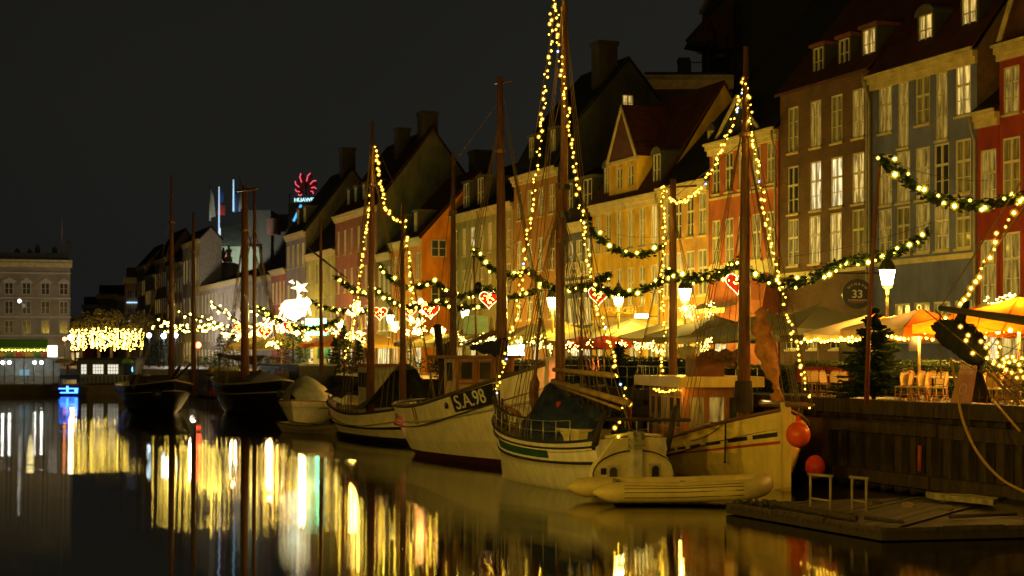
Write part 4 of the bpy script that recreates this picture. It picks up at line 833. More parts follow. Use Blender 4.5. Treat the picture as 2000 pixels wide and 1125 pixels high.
hwz = onside(b, .65, .85, out=.02); MB().lathe([(.11, -.03), (.13, .05), (.05, .06)], 10, hwz, ax=Matrix.Rotation(math.pi / 2, 3, 'X')).build('hawse_hole', BLKP, b.root)
# wheelhouse
p = b.loc(xy(893, 62.0)); X0 = p.x - 1.35; FX = p.x
cab = mat('peach_cabin_paint', (.50, .34, .22), .55, var=.2)
MB().box(X0, -1.15, 1.3, FX, 1.2, 3.9).build('wheelhouse', cab, b.root)
MB().box(X0 - 1.5, -1.4, 3.9, FX + .35, 1.4, 4.02).build('wheelhouse_roof', mat('wood_roof', (.26, .12, .06), .6), b.root)
for k in range(4): MB().box(FX + .003, -1.15 + k * .743, 1.4, FX + .05, -1.03 + k * .743, 3.9).build('cabin_post', WOODC, b.root)
MB().box(FX + .052, -1.15, 2.92, FX + .08, 1.2, 3.02).build('cabin_trim', WOODC, b.root)
for k in range(3):
    wfr = MB().box(FX + .003, -1.0 + k * .743, 3.06, FX + .035, -.44 + k * .743, 3.82).build('window_frame', WOODC, b.root)
    MB().box(FX + .037, -.94 + k * .743, 3.13, FX + .042, -.50 + k * .743, 3.75).build('pane', GLASS, wfr)
MB().box(X0 + .35, -1.18, 3.05, X0 + 1.0, -1.153, 3.75).build('cabin_window', GLASS, b.root)
# oval nameplate
ov = MB(); ov.lathe([(0.0, .03), (.40, .03), (.42, 0)], 20, (0, 0, 0), sm=False); ovo = ov.build('oval_nameplate', BLKP, b.root, loc=(FX + .055, .05, 2.62)); ovo.rotation_euler = (math.pi / 2, 0, math.pi / 2); ovo.scale = (1, .48, 1)
MB().tube([(.41 * math.cos(a * .314), .41 * math.sin(a * .314), .035) for a in range(21)], .012, 4).build('plate_rim', MATS['sign_white'], ovo)
MB().tube([(X0 - .5, -.3, 1.2), (X0 - .5, -.3, 3.9)], .14, 9).tube([(X0 - .9, .6, 1.2), (X0 - .9, .6, 3.9)], .10, 8).build('exhaust_pipe', mat('galvanised', (.4, .38, .33)), b.root)
MB().tube([(X0 - 2.6, -.6, 5.2), (X0 - 1.6, -.7, 3.4), (X0 + .5, -1.5, 1.6)], [.17, .15, .12], 8).build('boom_crutch', WOODD, b.root)
MB().box(X0 - 4.0, -.2, 4.0, X0 - 2.9, .0, 4.5).tube([(X0 - 3.4, -.1, 1.4), (X0 - 3.4, -.1, 4.0)], .04, 5).build('dark_board', DARKM, b.root)
# stern well planks
stv = MB().box(-.05, -.02, -.7, .05, .02, 0).mesh('stave', WOODC)
for i in range(22):
    t = .012 + i * .0115
    for sd in (-1, 1): link('stave', stv, b.root, b.pt(t, b.sh(t) - .05, sd, -.10))
MB().tube([(.6, -.5, 1.6), (.6, -.5, 2.15)], .08, 7).build('bollard', WOODD, b.root)
p = b.loc(at(871, 700, 64.0)); b.mast(p.x, p.y + .3, 1.2, CH + (HY - 298) / F * 64, .17, .06, mat('weathered_spar', (.13, .06, .035), .6, var=.4))
MB().tube([(p.x - .7, p.y + .1, 6.4), (p.x + .8, p.y + .1, 6.4)], .12, 7).build('crosstree', MATS['weathered_spar'], b.root)
p3 = b.loc(at(982, 700, 60.5)); b.mast(p3.x, p3.y, 1.4, CH + (HY - 150) / F * 60.5, .24, .10, lean=(.1, -.15))
MB().tube([(p3.x - 3.8, -.1, 4.5), (p3.x - .2, -.1, 4.9)], .09, 7).build('boom', WOODM, b.root)
sc_ = MB(); n = 10
prof_ = []
for i in range(n + 1):
    t = i / n; x = p3.x - 2.9 + 3.45 * t; zc = 4.38 + .26 * t + .05 * math.sin(t * 14); d = .18 + .55 * t; prof_.append((x, zc, d))
vs = []
for i, (x, zc, d) in enumerate(prof_):
    sec = [(0, 0), (.10, -.04), (.13, -.4), (.10, -.8), (.02 + .04 * math.sin(i * 2), -1.0), (-.06, -.8), (-.10 - .03 * math.sin(i * 1.7), -.4), (-.08, -.05)]
    for sy, sz in sec: vs.append((x, -.1 - sy * 1.5, zc + sz * d))
sc_.add(vs, [(i * 8 + k, i * 8 + (k + 1) % 8, (i + 1) * 8 + (k + 1) % 8, (i + 1) * 8 + k) for i in range(n) for k in range(8)], 0, True); sc_.build('sail_cover', NAVY, b.root)
m = MB()
for sd in (-1, 1):
    for k in range(4): b.line(m, b.pt(.62 + k * .03, 2.6, sd), (p3.x, p3.y, 13.2), .014)
b.line(m, (p3.x, p3.y, 13.8), (b.L, 0, 3.8), .014); b.line(m, (p3.x, p3.y, 13.6), (p.x, p.y + .3, 11.5), .014); b.line(m, (.3, 0, 2), (p.x, p.y + .3, 11), .014)
for dx in (-.9, -.5, .4): b.line(m, (X0 + 1 + dx, -1.2, 4), (p.x, p.y + .3, 10), .012)
m.build('rigging', ROPE, b.root)
MB().tube([(p3.x - .9, p3.y, 14.2), (p3.x + .9, p3.y, 14.0)], .03, 5).build('yard', WOODM, b.root)
MB().ball((p3.x - 1.6, p3.y - .4, 6.6), .16, 0, 2, 1.3).build('pulley_block', BLKP, b.root)
m = MB()
for dx in (0, .28): b.line(m, b.pt(.40, b.sh(.40), -1, .03) + Vector((dx, 0, 0)), b.pt(.40, 1.35, -1, .05) + Vector((dx, 0, 0)), .02)
m.build('fender_rope', ROPE, b.root)
# -- ketch with transom towards the camera
K = Boat('sailing_boat', Vector((3.45, 47.3, 0)), Vector((-.45, 54.4, 0)), 3.0, 1.62, 1.45, 2.15, 'white ketch with a blue tarpaulin and two small windows in its stern', 'boat', st='transom', tw=.86, flare=.3, rake=.5, srake=.1, keel=-.5); K.dk = .25
b = K; GRNP = mat('green_panel_paint', (.02, .09, .04), .5)
K.root.rotation_euler = (0, 0, K.ang)
b.hull([REDB, mat('white_topside', (.70, .64, .50), .42, var=.2, scale=1.6, stretch=(2.5, 2.5, .45)), BLKP, DECK], [(.36, 0), (.5, 0), (.505, .03), (.56, .03), (.565, 0), (1, 0)], [0, 1, 1, 1, 2, 2, 2, 1], nx=30, boot=.16)
b.rail(BLKP, .04, f=1.0, boot=.16); b.rail(BLKP, .03, 'lower_strake', f=.86, boot=.16, out=.02)
gp = MB(); lo = [b.pt(t, .16 + (b.sh(t) - .16) * .62, 1, .025) for t in [.30 + i * .055 for i in range(9)]]; hi = [b.pt(t, .16 + (b.sh(t) - .16) * .80, 1, .025) for t in [.30 + i * .055 for i in range(9)]]
gp.add(lo + hi, [(i, i + 1, i + 10, i + 9) for i in range(8)]); gp.build('green_panel', GRNP, b.root)
# transom face: local -x faces the camera
CRT = mat('cream_transom_paint', (.68, .58, .28), .4, var=.2, scale=2, bump=.1)
tr = MB(); zz = [0, .12, .3, .55, .8, 1.0, 1.2, 1.4, 1.56, 1.64]; wd = [1.15, 1.28, 1.36, 1.38, 1.32, 1.2, 1.04, .86, .74, .70]
vs = [(-.12, -w_, z) for z, w_ in zip(zz, wd)] + [(-.12, w_, z) for z, w_ in zip(zz, wd)]; n = len(zz)
vs += [(.12, q[1], q[2]) for q in vs]; fs = []
for i in range(n - 1): fs += [(i, i + 1, n + i + 1, n + i), (i, 2 * n + i, 2 * n + i + 1, i + 1), (n + i, n + i + 1, 3 * n + i + 1, 3 * n + i)]
fs += [(n - 1, 3 * n - 1, 4 * n - 1, 2 * n - 1)]
tr.add(vs, fs); tro = tr.build('transom', CRT, b.root)
oval = [(-.15, 1.40 * math.cos(a), .62 + .66 * math.sin(a)) for a in [math.pi * (1.12 - i * 1.24 / 18) for i in range(19)]]
MB().tube(oval, .022, 5).build('oval_moulding', BLKP, tro)
for yy in (-.72, .72):
    fm = MB().box(-.15, yy - .2, .42, -.122, yy + .2, .88, 0); wfo = fm.build('stern_window', mat('window_surround', (.5, .44, .26), .5), b.root)
    arch = [(yy - .125, .50), (yy + .125, .50)] + [(yy + .125 * math.cos(a), .72 + .10 * math.sin(a)) for a in [math.pi * i / 6 for i in range(7)]]
    MB().add([(-.165, y, z) for y, z in arch], [tuple(range(9))]).build('pane', GLASS, wfo)
MB().box(-.15, .95, .62, -.13, 1.13, .8).build('vent', BLKP, b.root)
MB().box(-.34, -.15, -.3, -.125, .15, 1.35).build('rudder', mat('rudder_paint', (.54, .50, .36), .5, var=.3), b.root)
MB().box(-.40, -.19, 1.32, -.1, .19, 1.82).build('rudder_head', mat('peeling_grey_paint', (.30, .28, .2), .8, var=.8, scale=9), b.root)
MB().tube([(-.1, -.95, 1.68), (.1, 0, 1.74), (-.1, .95, 1.68)], .05, 6).build('stern_rail', CRT, b.root)
# davits and long tiller bar across the stern
MB().tube([(.1, 1.2, 1.35), (-.1, 1.25, 1.7), (-.25, 1.05, 2.45)], [.10, .10, .06], 6).tube([(.1, -1.25, 1.2), (-.1, -1.28, 1.7), (-.3, -1.35, 2.55)], [.11, .10, .06], 6).tube([(-.2, 1.35, 2.2), (-.2, -1.9, 2.12)], .055, 6).build('boat_davit', WOODD, b.root)
# masts, booms
p = b.loc(at(1094, 700, 51.2)); mx_, my_ = p.x, p.y
b.mast(mx_, my_, .9, 9.4, .165, .14, WOODM); b.mast(mx_ + .05, my_ - .18, 8.4, 16.6, .13, .06, WOODM, name='topmast')
MB().lathe([(.24, 8.3), (.24, 8.5)], 8, (mx_, my_ - .1, 0)).lathe([(.24, 9.2), (.24, 9.35)], 8, (mx_, my_ - .1, 0)).build('mast_cap', BLKP, b.root)
MB().tube([b.loc(at(1082, 722, 51)), b.loc(at(1197, 733, 47.5))], [.075, .09], 7).build('gaff', mat('pale_spar', (.34, .22, .09), .6, var=.4), b.root)
MB().tube([b.loc(at(1080, 745, 51)), b.loc(at(1228, 787, 46.8))], [.10, .09], 7).tube([b.loc(at(1085, 752, 51)), b.loc(at(1215, 800, 46.8))], [.05, .04], 6).build('boom', MATS['pale_spar'], b.root)
bt = b.loc(at(963, 778, 56.0)); MB().tube([(b.L - 1.4, 0, 2.1), bt], [.10, .05], 7).build('bowsprit', WOODC, b.root)
# blue tarpaulin tent over the deck, hung from the boom
tp = MB(); n = 16; a0 = b.loc(at(1078, 0, 51)); rows_ = []
for i in range(n + 1):
    t = i / n; x = mx_ + .1 - (mx_ - .9) * t; zt = 2.95 - .42 * abs(math.sin(t * 9.4)) * t - .55 * t + (.35 if t < .12 else 0); hw = b.hb(max(0, x / b.L)) * (.62 + .3 * math.sin(t * 5 + 1)); rows_.append((x, zt, hw))
vs = []
for i, (x, zt, hw) in enumerate(rows_):
    for k in range(11):
        a = k / 10 * 2 - 1; dz = (abs(a) ** 1.25); vs.append((x + .12 * math.sin(k * 2.3 + i), a * hw, 1.55 + (zt - 1.55) * (1 - dz) + .07 * math.sin(k * 3.1 + i * 1.9) - (.18 if abs(a) > .9 else 0)))
tp.add(vs, [(i * 11 + k, (i + 1) * 11 + k, (i + 1) * 11 + k + 1, i * 11 + k + 1) for i in range(n) for k in range(10)], 0, True); tp.build('blue_tarpaulin', BLUET, b.root)
MB().box(mx_ - 2.6, -.7, 1.1, mx_ - .8, .7, 1.75).box(mx_ - 2.7, -.75, 1.75, mx_ - .7, .75, 1.82).build('coach_roof', CRT, b.root)
m = MB()
for k in range(9):
    x = 1.2 + k * .7; q = b.pt(x / b.L, b.sh(x / b.L), 1, -.04)
    m.tube([q, q + Vector((0, 0, .62))], .022, 4)
    q = b.pt(x / b.L, b.sh(x / b.L), -1, -.04); m.tube([q, q + Vector((0, 0, .62))], .022, 4)
for sd in (-1, 1):
    for h in (.32, .62): m.tube([b.pt((1.2 + k * .7) / b.L, b.sh((1.2 + k * .7) / b.L), sd, -.04) + Vector((0, 0, h)) for k in range(9)], .012, 4)
m.build('guard_rail', mat('galvanised', (.4, .38, .33)), b.root)
MB().tube([(mx_ - .9, .3, 1.7), (mx_ - .8, .35, 2.6)], .09, 6).build('furled_awning', mat('red_cloth', (.35, .05, .02), .8), b.root)
# furled foresail climbing the stay and coils of rope
MB().tube(smooth_pts([(mx_ + 1.0, .1, 2.0), (mx_ + 1.1, .15, 2.7), (mx_ + .9, .2, 3.4), (mx_ + .8, .1, 5.2)], 4), [.13] * 4 + [.16] * 4 + [.05] * 5, 7).build('furled_sail', mat('tan_sail', (.18, .08, .035), .9, var=.4), b.root)
m = MB()
for sd in (-1, 1):
    for k in range(5): t = (mx_ + (k - 2.2) * .32) / b.L; b.line(m, b.pt(t, b.sh(t), sd, .02), (mx_, my_, 9.0), .013)
    for k in range(3): t = (mx_ - .9 + k * .4) / b.L; b.line(m, b.pt(t, b.sh(t), sd, .02), (mx_ + .05, my_ - .15, 15.3), .011)
for q in (9.0, 12.0, 15.8): b.line(m, bt, (mx_, my_, q), .012)
for q in (8.8, 12.4): b.line(m, (.1, 0, 1.9), (mx_, my_, q), .014)
for k in range(5): b.line(m, (mx_ - 3.5 + k * .5, .2, 2.8), (mx_, my_, 8.0), .010)
m.build('rigging', ROPE, b.root)
m = MB()
for k in range(7):
    q = b.pt(.62 + k * .045, b.sh(.62 + k * .045) + .3, 1, -.1); m.tube([q + Vector((0, 0, -.2)), q + Vector((.05, .02, .55 + .2 * (k % 3)))], .035, 5); m.ball(q + Vector((.05, 0, .35)), .09)
m.build('deadeyes', WOODD, b.root)
# -- cream wooden boat with wheelhouse, bow to the right
gb_ = xy(1533, 48.6); gs_ = gb_ + Vector((-.18, .983, 0)) * 14.5
G = Boat('wooden_boat', gs_, gb_, 4.2, 1.15, 1.02, 2.42, 'cream wooden boat with varnished wheelhouse and orange buoy at its bow', 'boat', flare=.16, rake=.15, srake=.2); G.dk = .5; G.bexp = 3.6
b = G; RSTR = mat('red_strake', (.42, .05, .02), .5)
b.hull([REDB, HULLC, RSTR, DECK], [(.3, 0), (.555, 0), (.56, .035), (.59, .035), (.595, 0), (.62, 0), (.74, 0), (.745, .012), (.87, .012), (.875, .0), (1, 0)], [0, 1, 1, 1, 2, 2, 2, 1, 1, 1, 1, 1, 1], nx=44, lap=True, boot=.12)
b.rail(mat('brown_cap', (.16, .07, .03), .5), .06, boot=.12, n=44)
MB().box(b.L - .06, -.12, -.3, b.L + .20, .12, 2.62).build('stem_post', HULLC, b.root)
for t in (.52, .60, .67, .74, .81, .88, .94):
    m = MB(); lo = [onside(b, t + k * .048, .655, .12, .012) for k in (0, .5, 1)]; hi = [onside(b, t + k * .048, .715, .12, .012) for k in (0, .5, 1)]
    m.add(lo + hi, [(0, 1, 4, 3), (1, 2, 5, 4)]); m.build('freeing_port', BLKP, b.root)
q0 = onside(b, .885, .985, .12, .03); MB().tube([q0 + Vector((.2, 0, .05)), q0, Vector((q0.x, q0.y - .02, .75))], .025, 5).lathe([(.0, -.03), (.06, 0), (.0, .06)], 7, (q0.x, q0.y - .02, .75)).build('fender_rope', BLKP, b.root)
MB().tube(cat_pts(q0 + Vector((.2, -.05, .05)), onside(b, .76, .80, .12, .05), .12, 8), .015, 5).build('slack_line', ROPE, b.root)
OB = mat('orange_buoy', (.85, .10, .01), .35, var=.12)
by = MB(); c0 = b.loc(at(1559, 849, 47.9)); by.ball(c0, .36, 0, 3, 1.06); by.lathe([(.09, .34), (.07, .52), (.1, .56)], 8, c0); bo = by.build('buoy', OB, b.root)
MB().tube([c0 + Vector((0, 0, .5)), c0 + Vector((-.2, .1, .95))], .02, 4).build('buoy_rope', ROPE, bo)
by = MB(); c0 = b.loc(at(1592, 912, 49.4)); by.ball(c0, .30, 0, 3, 1.2); by.build('buoy', mat('red_buoy', (.5, .03, .015), .45), b.root)
# wheelhouse
x0, x1 = b.L - 10.9, b.L - 6.7
PNL = WOODC
MB().box(x0, -1.15, .7, x1, 1.15, 2.95).build('wheelhouse', PNL, b.root)
MB().box(x0 - 1.0, -1.5, 2.95, x1 + .55, 1.5, 3.30).build('wheelhouse_roof', HULLC, b.root)
for k in range(6): MB().box(x0 + .02 + k * .8, -1.20, .9, x0 + .14 + k * .8, -1.152, 2.95).build('cabin_post', mat('honey_wood', (.42, .18, .05), .4, coat=.3), b.root)
for k, mt in enumerate((GLASS, GLASS, CURT, GLASS, GLASS)):
    wf_ = MB().box(x0 + .2 + k * .8, -1.185, 1.55, x0 + .76 + k * .8, -1.153, 2.62).build('cabin_window', mat('cream_frame', (.5, .42, .22), .5), b.root)
    MB().quad((x0 + .25 + k * .8, -1.188, 1.6), (x0 + .71 + k * .8, -1.188, 1.6), (x0 + .71 + k * .8, -1.188, 2.57), (x0 + .25 + k * .8, -1.188, 2.57)).build('pane', mt, wf_)
for k in range(3): MB().box(x1 + .003, -.95 + k * .7, 1.6, x1 + .03, -.45 + k * .7, 2.6).build('cabin_window', (CURT, LITD, GLASS)[k], b.root)
MB().box(x1 + 1.2, -.95, .9, x1 + 3.2, .8, 1.35).build('hatch', HULLC, b.root)
kk = MB(); kk.tube([(x1 + 1.0, -.7, 1.5), (x1 + 1.6, -.75, 1.62), (x1 + 2.6, -.7, 1.6), (x1 + 3.2, -.6, 1.5)], [.05, .24, .26, .05], 9).build('upturned_kayak', mat('green_yellow_canvas', (.26, .25, .07), .6, var=.5), b.root)
MB().tube([(x0 + 1.6, -.2, 3.3), (x0 + 1.6, -.2, 3.9)], .11, 8).lathe([(.08, 3.85), (.38, 3.95), (.42, 4.28), (.1, 4.34)], 12, (x0 + 1.6, -.2, 0)).build('radar_post', mat('cream_radar', (.5, .43, .24), .5), b.root)
MB().box(x0 + .5, -.35, 4.48, x0 + 3.2, -.10, 4.64).tube([(x0 + 1.6, -.2, 4.3), (x0 + 1.6, -.2, 4.5)], .06, 6).build('radar_scanner', MATS['cream_radar'], b.root)
MB().box(x0 + 2.3, -.5, 3.3, x0 + 3.5, .5, 3.95).build('roof_box', mat('red_brown_box', (.22, .07, .03), .6), b.root)
m = MB()
for k in range(7):
    q = Vector((x0 - .8 + k * .55, -1.42, 3.3)); m.tube([q, q + Vector((0, 0, .34))], .015, 4)
m.tube([(x0 - .8, -1.42, 3.64), (x0 + 2.5, -1.42, 3.64)], .015, 4); m.build('roof_rail', mat('galvanised', (.4, .38, .33)), b.root)
pa = Vector((b.L - 12.0, 0, 0)); b.mast(pa.x, pa.y, 1.0, CH + (HY - 350) / F * 60.4, .17, .12)
MB().tube([(pa.x, .9, CH + (HY - 362) / F * 60.4), (pa.x, -.25, CH + (HY - 366) / F * 60.4)][::1], .04, 5).build('yard', WOODM, b.root)
pb = Vector((b.L - 3.85, 0, 0)); ztop = CH + (HY - 92) / F * 52.4; b.mast(pb.x, pb.y, .8, ztop, .235, .085, lean=(.1, .05))
MB().lathe([(.3, 2.2), (.32, 2.5), (.3, 2.9), (.27, 3.2)], 9, (pb.x, pb.y, 0)).build('mast_collar', WOODD, b.root)
MB().tube([(pb.x - .2, -.2, 3.7), (pb.x - 4.6, .3, 3.85)], [.13, .10], 8).build('boom', WOODM, b.root)
sl_ = MB()
for i in range(26):
    t = i / 25; x = pb.x - .6 - 3.6 * t; sl_.ball((x, -.05 + .12 * math.sin(i * 2.2), 4.0 + .10 * math.sin(i * 1.7)), .17 + .05 * math.sin(i * 2.9), 0, 1, .8)
sl_.build('furled_mainsail', mat('tan_sail', (.18, .08, .035), .9, var=.4), b.root)
# twisted tan headsail hanging ahead of the mast, foot tied near the bow
fs = [at(1487, 600, 51.0), at(1486, 630, 51), at(1492, 660, 50.8), at(1500, 700, 50.4), at(1510, 735, 50.0), at(1518, 768, 49.8), at(1508, 790, 49.6)]
pts = smooth_pts([b.loc(q) for q in fs], 5); n = len(pts)
rs = [.05 + .30 * math.sin(min(1, (i / n) * 1.35) * math.pi) ** .7 * (.85 + .2 * math.sin(i * 1.1)) if i < n * .72 else .13 + .05 * math.sin(i) for i in range(n)]; rs = [max(.05, r_) for r_ in rs]
sm_ = MB(); sm_.tube(pts, rs, 11); 
for i, q in enumerate(sm_.v): sm_.v[i] = (q[0] + .045 * math.sin(i * 2.7), q[1] + .045 * math.cos(i * 1.9), q[2])
sm_.tube([b.loc(at(1519, 765, 49.7)), b.loc(at(1532, 782, 49.3))], [.10, .02], 6); sm_.build('hanging_headsail', mat('orange_tan_canvas', (.55, .22, .06), .85, var=.4, scale=4, bump=.8, bscale=7), b.root)
bt2 = b.loc(at(1588, 792, 46.6)); MB().tube([(b.L - 1.8, -.1, 2.55), bt2], [.11, .07], 7).build('bowsprit', WOODM, b.root)
m = MB()
b.line(m, bt2, (pb.x, pb.y, ztop - 1.2), .014); b.line(m, (b.L, 0, 2.6), (pb.x, pb.y, ztop - 3.0), .014); b.line(m, (pa.x, pa.y, 9.8), (pb.x, pb.y, ztop - 3), .012)
for sd in (-1, 1):
    for k in range(4): t = (pb.x + (k - 1.5) * .38) / b.L; b.line(m, b.pt(t, b.sh(t), sd, .02), (pb.x, pb.y, ztop - 2.4), .013)
    for k in range(3): t = (pa.x + (k - 1) * .5) / b.L; b.line(m, b.pt(t, b.sh(t), sd, .02), (pa.x, pa.y, 9.4), .012)
for k in range(4): b.line(m, (pb.x - 1 - k * .9, 0, 4), (pb.x, pb.y, ztop - 4 - k * .5), .010)
b.line(m, b.loc(at(1486, 600, 51)), (pb.x, pb.y, ztop - 3.4), .012); m.build('rigging', ROPE, b.root)
MB().tube([(.8, -1.2, 1.1), (.8, -1.2, 2.1)], .09, 6).build('furled_flag', mat('red_cloth', (.35, .05, .02), .8), b.root)
m = MB()
for k in range(5): m.tube([(4.2 + k * .17, -1.5, 1.0), (4.3 + k * .17, -1.45, 1.85)], .02, 4)
m.build('side_ladder', WOODD, b.root)
# -- grey-cream inflatable
RIB = mat('cream_inflatable_rubber', (.60, .46, .15), .5, var=.2, scale=2, bump=.08); rb = empty('inflatable_boat', xy(1325, 44.8), 0, 'cream inflatable dinghy lying alongside the stern of the ketch', 'dinghy'); rb.rotation_euler = (0, 0, rad(2))
def rl(px, py, Y): return at(px, py, Y) - Vector(rb.location)
r0 = .285
def tubeside(pts, nm='tube'):
    m = MB(); P_ = smooth_pts(pts, 5); n = len(P_); rs = [r0] * n; rs[0] = .03; rs[1] = .13; rs[2] = .2; rs[3] = .25
    m.tube(P_, rs, 14); return m.build(nm, RIB, rb)
near = [Vector((-2.42, -.85, .34)), Vector((-1.6, -.85, .34)), Vector((0, -.85, .35)), Vector((1.6, -.82, .40)), Vector((2.15, -.45, .46)), Vector((2.35, .1, .5))]
far = [Vector((-3.0, .75, .36)), Vector((-2.2, .75, .36)), Vector((0, .75, .36)), Vector((1.5, .75, .41)), Vector((2.1, .45, .46)), Vector((2.35, .05, .5))]
tubeside(near); tubeside(far)
MB().box(-1.7, -.62, .12, 1.8, .55, .2).box(-1.75, -.6, .1, -1.65, .6, .62).build('floor', mat('grey_floor', (.2, .18, .14), .7), rb)
for z, dy in ((.22, .27), (.36, .295), (.46, .27)): MB().tube([q + Vector((0, -dy, z - .34)) for q in near[1:4]], .016, 5).build('rub_strip', mat('dull_olive_strip', (.2, .17, .08), .7), rb)
MB().tube([q + Vector((0, -.24, .2)) for q in (near[1], near[2] - Vector((0, 0, .03)), near[3])], .01, 4).build('grab_line', ROPE, rb)
for xx in (-1.75, .0, 1.4): MB().box(xx - .06, -.86, .61, xx + .06, -.74, .645).build('handle', BLKP, rb)
# -- low work raft with two ladder hoops
raft = empty('work_raft', xy(1750, 38.5), 0, 'low dark timber work raft floating in the right corner', 'raft')
def rr(px, Y, z): q = xy(px, Y) - Vector(raft.location); q.z = z; return q
A_, B_, C_, D_ = (rr(1418, 41.4, 0), rr(1722, 35.2, 0), rr(2080, 36.0, 0), rr(1990, 45.0, 0))
A2_ = rr(1470, 42.3, 0)
def slab(m, c, z0, z1, mi=0): n = len(c); m.add([(q.x, q.y, z0) for q in c] + [(q.x, q.y, z1) for q in c], [tuple(range(n))[::-1], tuple(range(n, 2 * n))] + [(i, (i + 1) % n, (i + 1) % n + n, i + n) for i in range(n)], mi)
m = MB(); slab(m, [A_, B_, C_, D_, A2_], .03, .17); m.build('float', WOODD, raft)
for i in range(30):
    t = i / 30; t2 = (i + .9) / 30; a = A_.lerp(B_, t); a2 = A_.lerp(B_, t2); e1 = A2_.lerp(D_, t); e2 = A2_.lerp(D_, t2)
    m = MB(); h = R.uniform(-.008, .01); slab(m, [a, a2, e2, e1], .175, .215 + h); m.build('plank', WOODD if i % 3 else PLANK, raft)
for i in range(8):
    t = i / 8; t2 = (i + .92) / 8; m = MB(); slab(m, [B_.lerp(C_, t), B_.lerp(C_, t2), D_.lerp(C_, t2 * .3 + .7), D_.lerp(C_, t * .3 + .7)], .175, .212); m.build('plank', WOODD, raft)
for a, c in ((A_, B_), (B_, C_)):
    d = (c - a).normalized(); nn = Vector((-d.y, d.x, 0)) * .10
    for i in range(3): p0 = a.lerp(c, i / 3 + .004); p1 = a.lerp(c, (i + 1) / 3 - .004); m = MB(); slab(m, [p0, p1, p1 + nn, p0 + nn], .217, .30 + .02 * (i % 2)); m.build('edge_beam', PLANK, raft)
MB().tube([A2_.lerp(B_, .1) + Vector((0, 0, .29)), A2_.lerp(B_, .75) + Vector((.35, .5, .29))], .08, 8).build('pole', PLANK, raft)
for k, (pa_, pc_) in enumerate((((1583, 40.6), (1622, 40.0)), ((1664, 40.2), (1692, 39.8)))):
    a = rr(pa_[0], pa_[1], .2); c = rr(pc_[0], pc_[1], .2); u_ = Vector((0, 0, .86 - .04 * k)); d = (c - a).normalized() * .07
    MB().tube([a, a + u_], .032, 6).tube([c, c + u_], .032, 6).tube([a + u_ - d, c + u_ + d], .04, 6).tube([a + u_ * .32, c + u_ * .30], .025, 6).build('ladder_hoop', mat('weathered_grey_wood', (.32, .26, .15), .7, var=.4), raft)
bd_ = empty('old_surfboard', raft.location + rr(1880, 42.6, .0), 0, 'pale worn foam plank lying on the raft under the quay', 'plank')
a = [rr(1808, 43.0, 0), rr(1822, 42.4, 0), rr(1940, 40.6, 0), rr(1950, 41.2, 0), rr(1900, 42.2, 0)]; o_ = rr(1880, 42.6, 0); m = MB(); slab(m, [q - o_ for q in a], .29, .43); m.box(-.6, -.2, .2, -.45, .3, .288); m.box(.3, -.9, .2, .5, -.5, .288); m.build('board', mat('yellowed_foam', (.30, .25, .13), .7, var=.5, scale=6), bd_)
m = MB()
for k in range(46):
    q = rr(1448 + R.uniform(-14, 60), 41.6 - R.uniform(0, .5), .24) + Vector((R.uniform(-.1, .1), 0, R.uniform(0, .08))); m.ball(q, R.uniform(.04, .11))
m.v = [tuple(Vector(q) + Vector(raft.location)) for q in m.v]; m.build('fouled_net', mat('heaped_net', (.05, .04, .025), .9, var=.8, scale=15), None, 'heap of dark fouled net on the near corner of the raft', 'fishing net')
for i, (px, Y, rz_, lab) in enumerate(((1772, 40.9, .19, 'pale boulder-like float on the middle of the raft'), (1712, 42.0, .15, 'small dark lump left of the pale float on the raft'), (1850, 40.2, .16, 'dim round float beside the foam plank on the raft'))):
    m = MB().ball(rr(px, Y, .24) + Vector(raft.location), rz_, 0, 2, .6); m.v = [(q[0] + .03 * math.sin(q[2] * 30), q[1], q[2]) for q in m.v]; m.build('float_bag', mat('dull_sack_%d' % i, ((.3, .2, .1), (.08, .04, .03), (.16, .12, .06))[i], .8, var=.4), None, lab, 'float')
for i, (a, c, lab) in enumerate(((rr(1690, 38.0, .25), rr(1765, 37.0, .25), 'weathered oar-like plank lying loose on the raft'), (rr(1855, 38.2, .25), rr(1985, 38.8, .25), 'long pale batten lying on the right of the raft'))):
    m = MB().tube([a + Vector(raft.location), c + Vector(raft.location)], [.05, .035], 6); m.build('loose_batten', PLANK, None, lab, 'batten')
# -- bow of the tall ship that enters from the right
S_b = P(24.3, 24.2); Sh = Boat('tall_ship', P(6, 24.2), S_b, 5.2, 3.6, 3.0, 3.7, 'dark tall ship whose bowsprit reaches in from the right', 'ship', flare=.4)
b = Sh; b.hull([HULLK, HULLK, DECK], [(.6, 0), (1, 0)], [0, 0, 1, 1], nx=20); b.rail(WOODD, .08)
tip = b.loc(at(1836, 602, 42.2)); root_ = Vector((b.L - 1.2, 0, 3.9)); MB().tube([root_, tip], [.22, .07], 8).build('bowsprit', WOODD, b.root)
MB().tube([(b.L - 5, 0, 3), (b.L - 5, 0, 19)], [.25, .18], 8).build('mast', WOODM, b.root)
m = MB(); nb_ = [b.loc(at(px, py, Y)) for px, py, Y in ((1828, 640, 42), (1840, 655, 42), (1862, 655, 41.6), (1885, 668, 41), (1905, 690, 40.5))]
P_ = smooth_pts([b.loc(at(1826, 632, 42)), b.loc(at(1846, 645, 41.8)), b.loc(at(1868, 655, 41.4)), b.loc(at(1888, 668, 41.0)), b.loc(at(1905, 690, 40.4)), b.loc(at(1915, 705, 40))], 4); n = len(P_)
m.tube(P_, [.10 + .30 * math.sin(math.pi * i / (n - 1)) ** .8 * (1 + .12 * math.sin(i * 2)) for i in range(n)], 10)
m.tube([b.loc(at(1868, 655, 41.4)), b.loc(at(1876, 625, 41.3)), b.loc(at(1890, 590, 41.2))], [.30, .14, .02], 8)
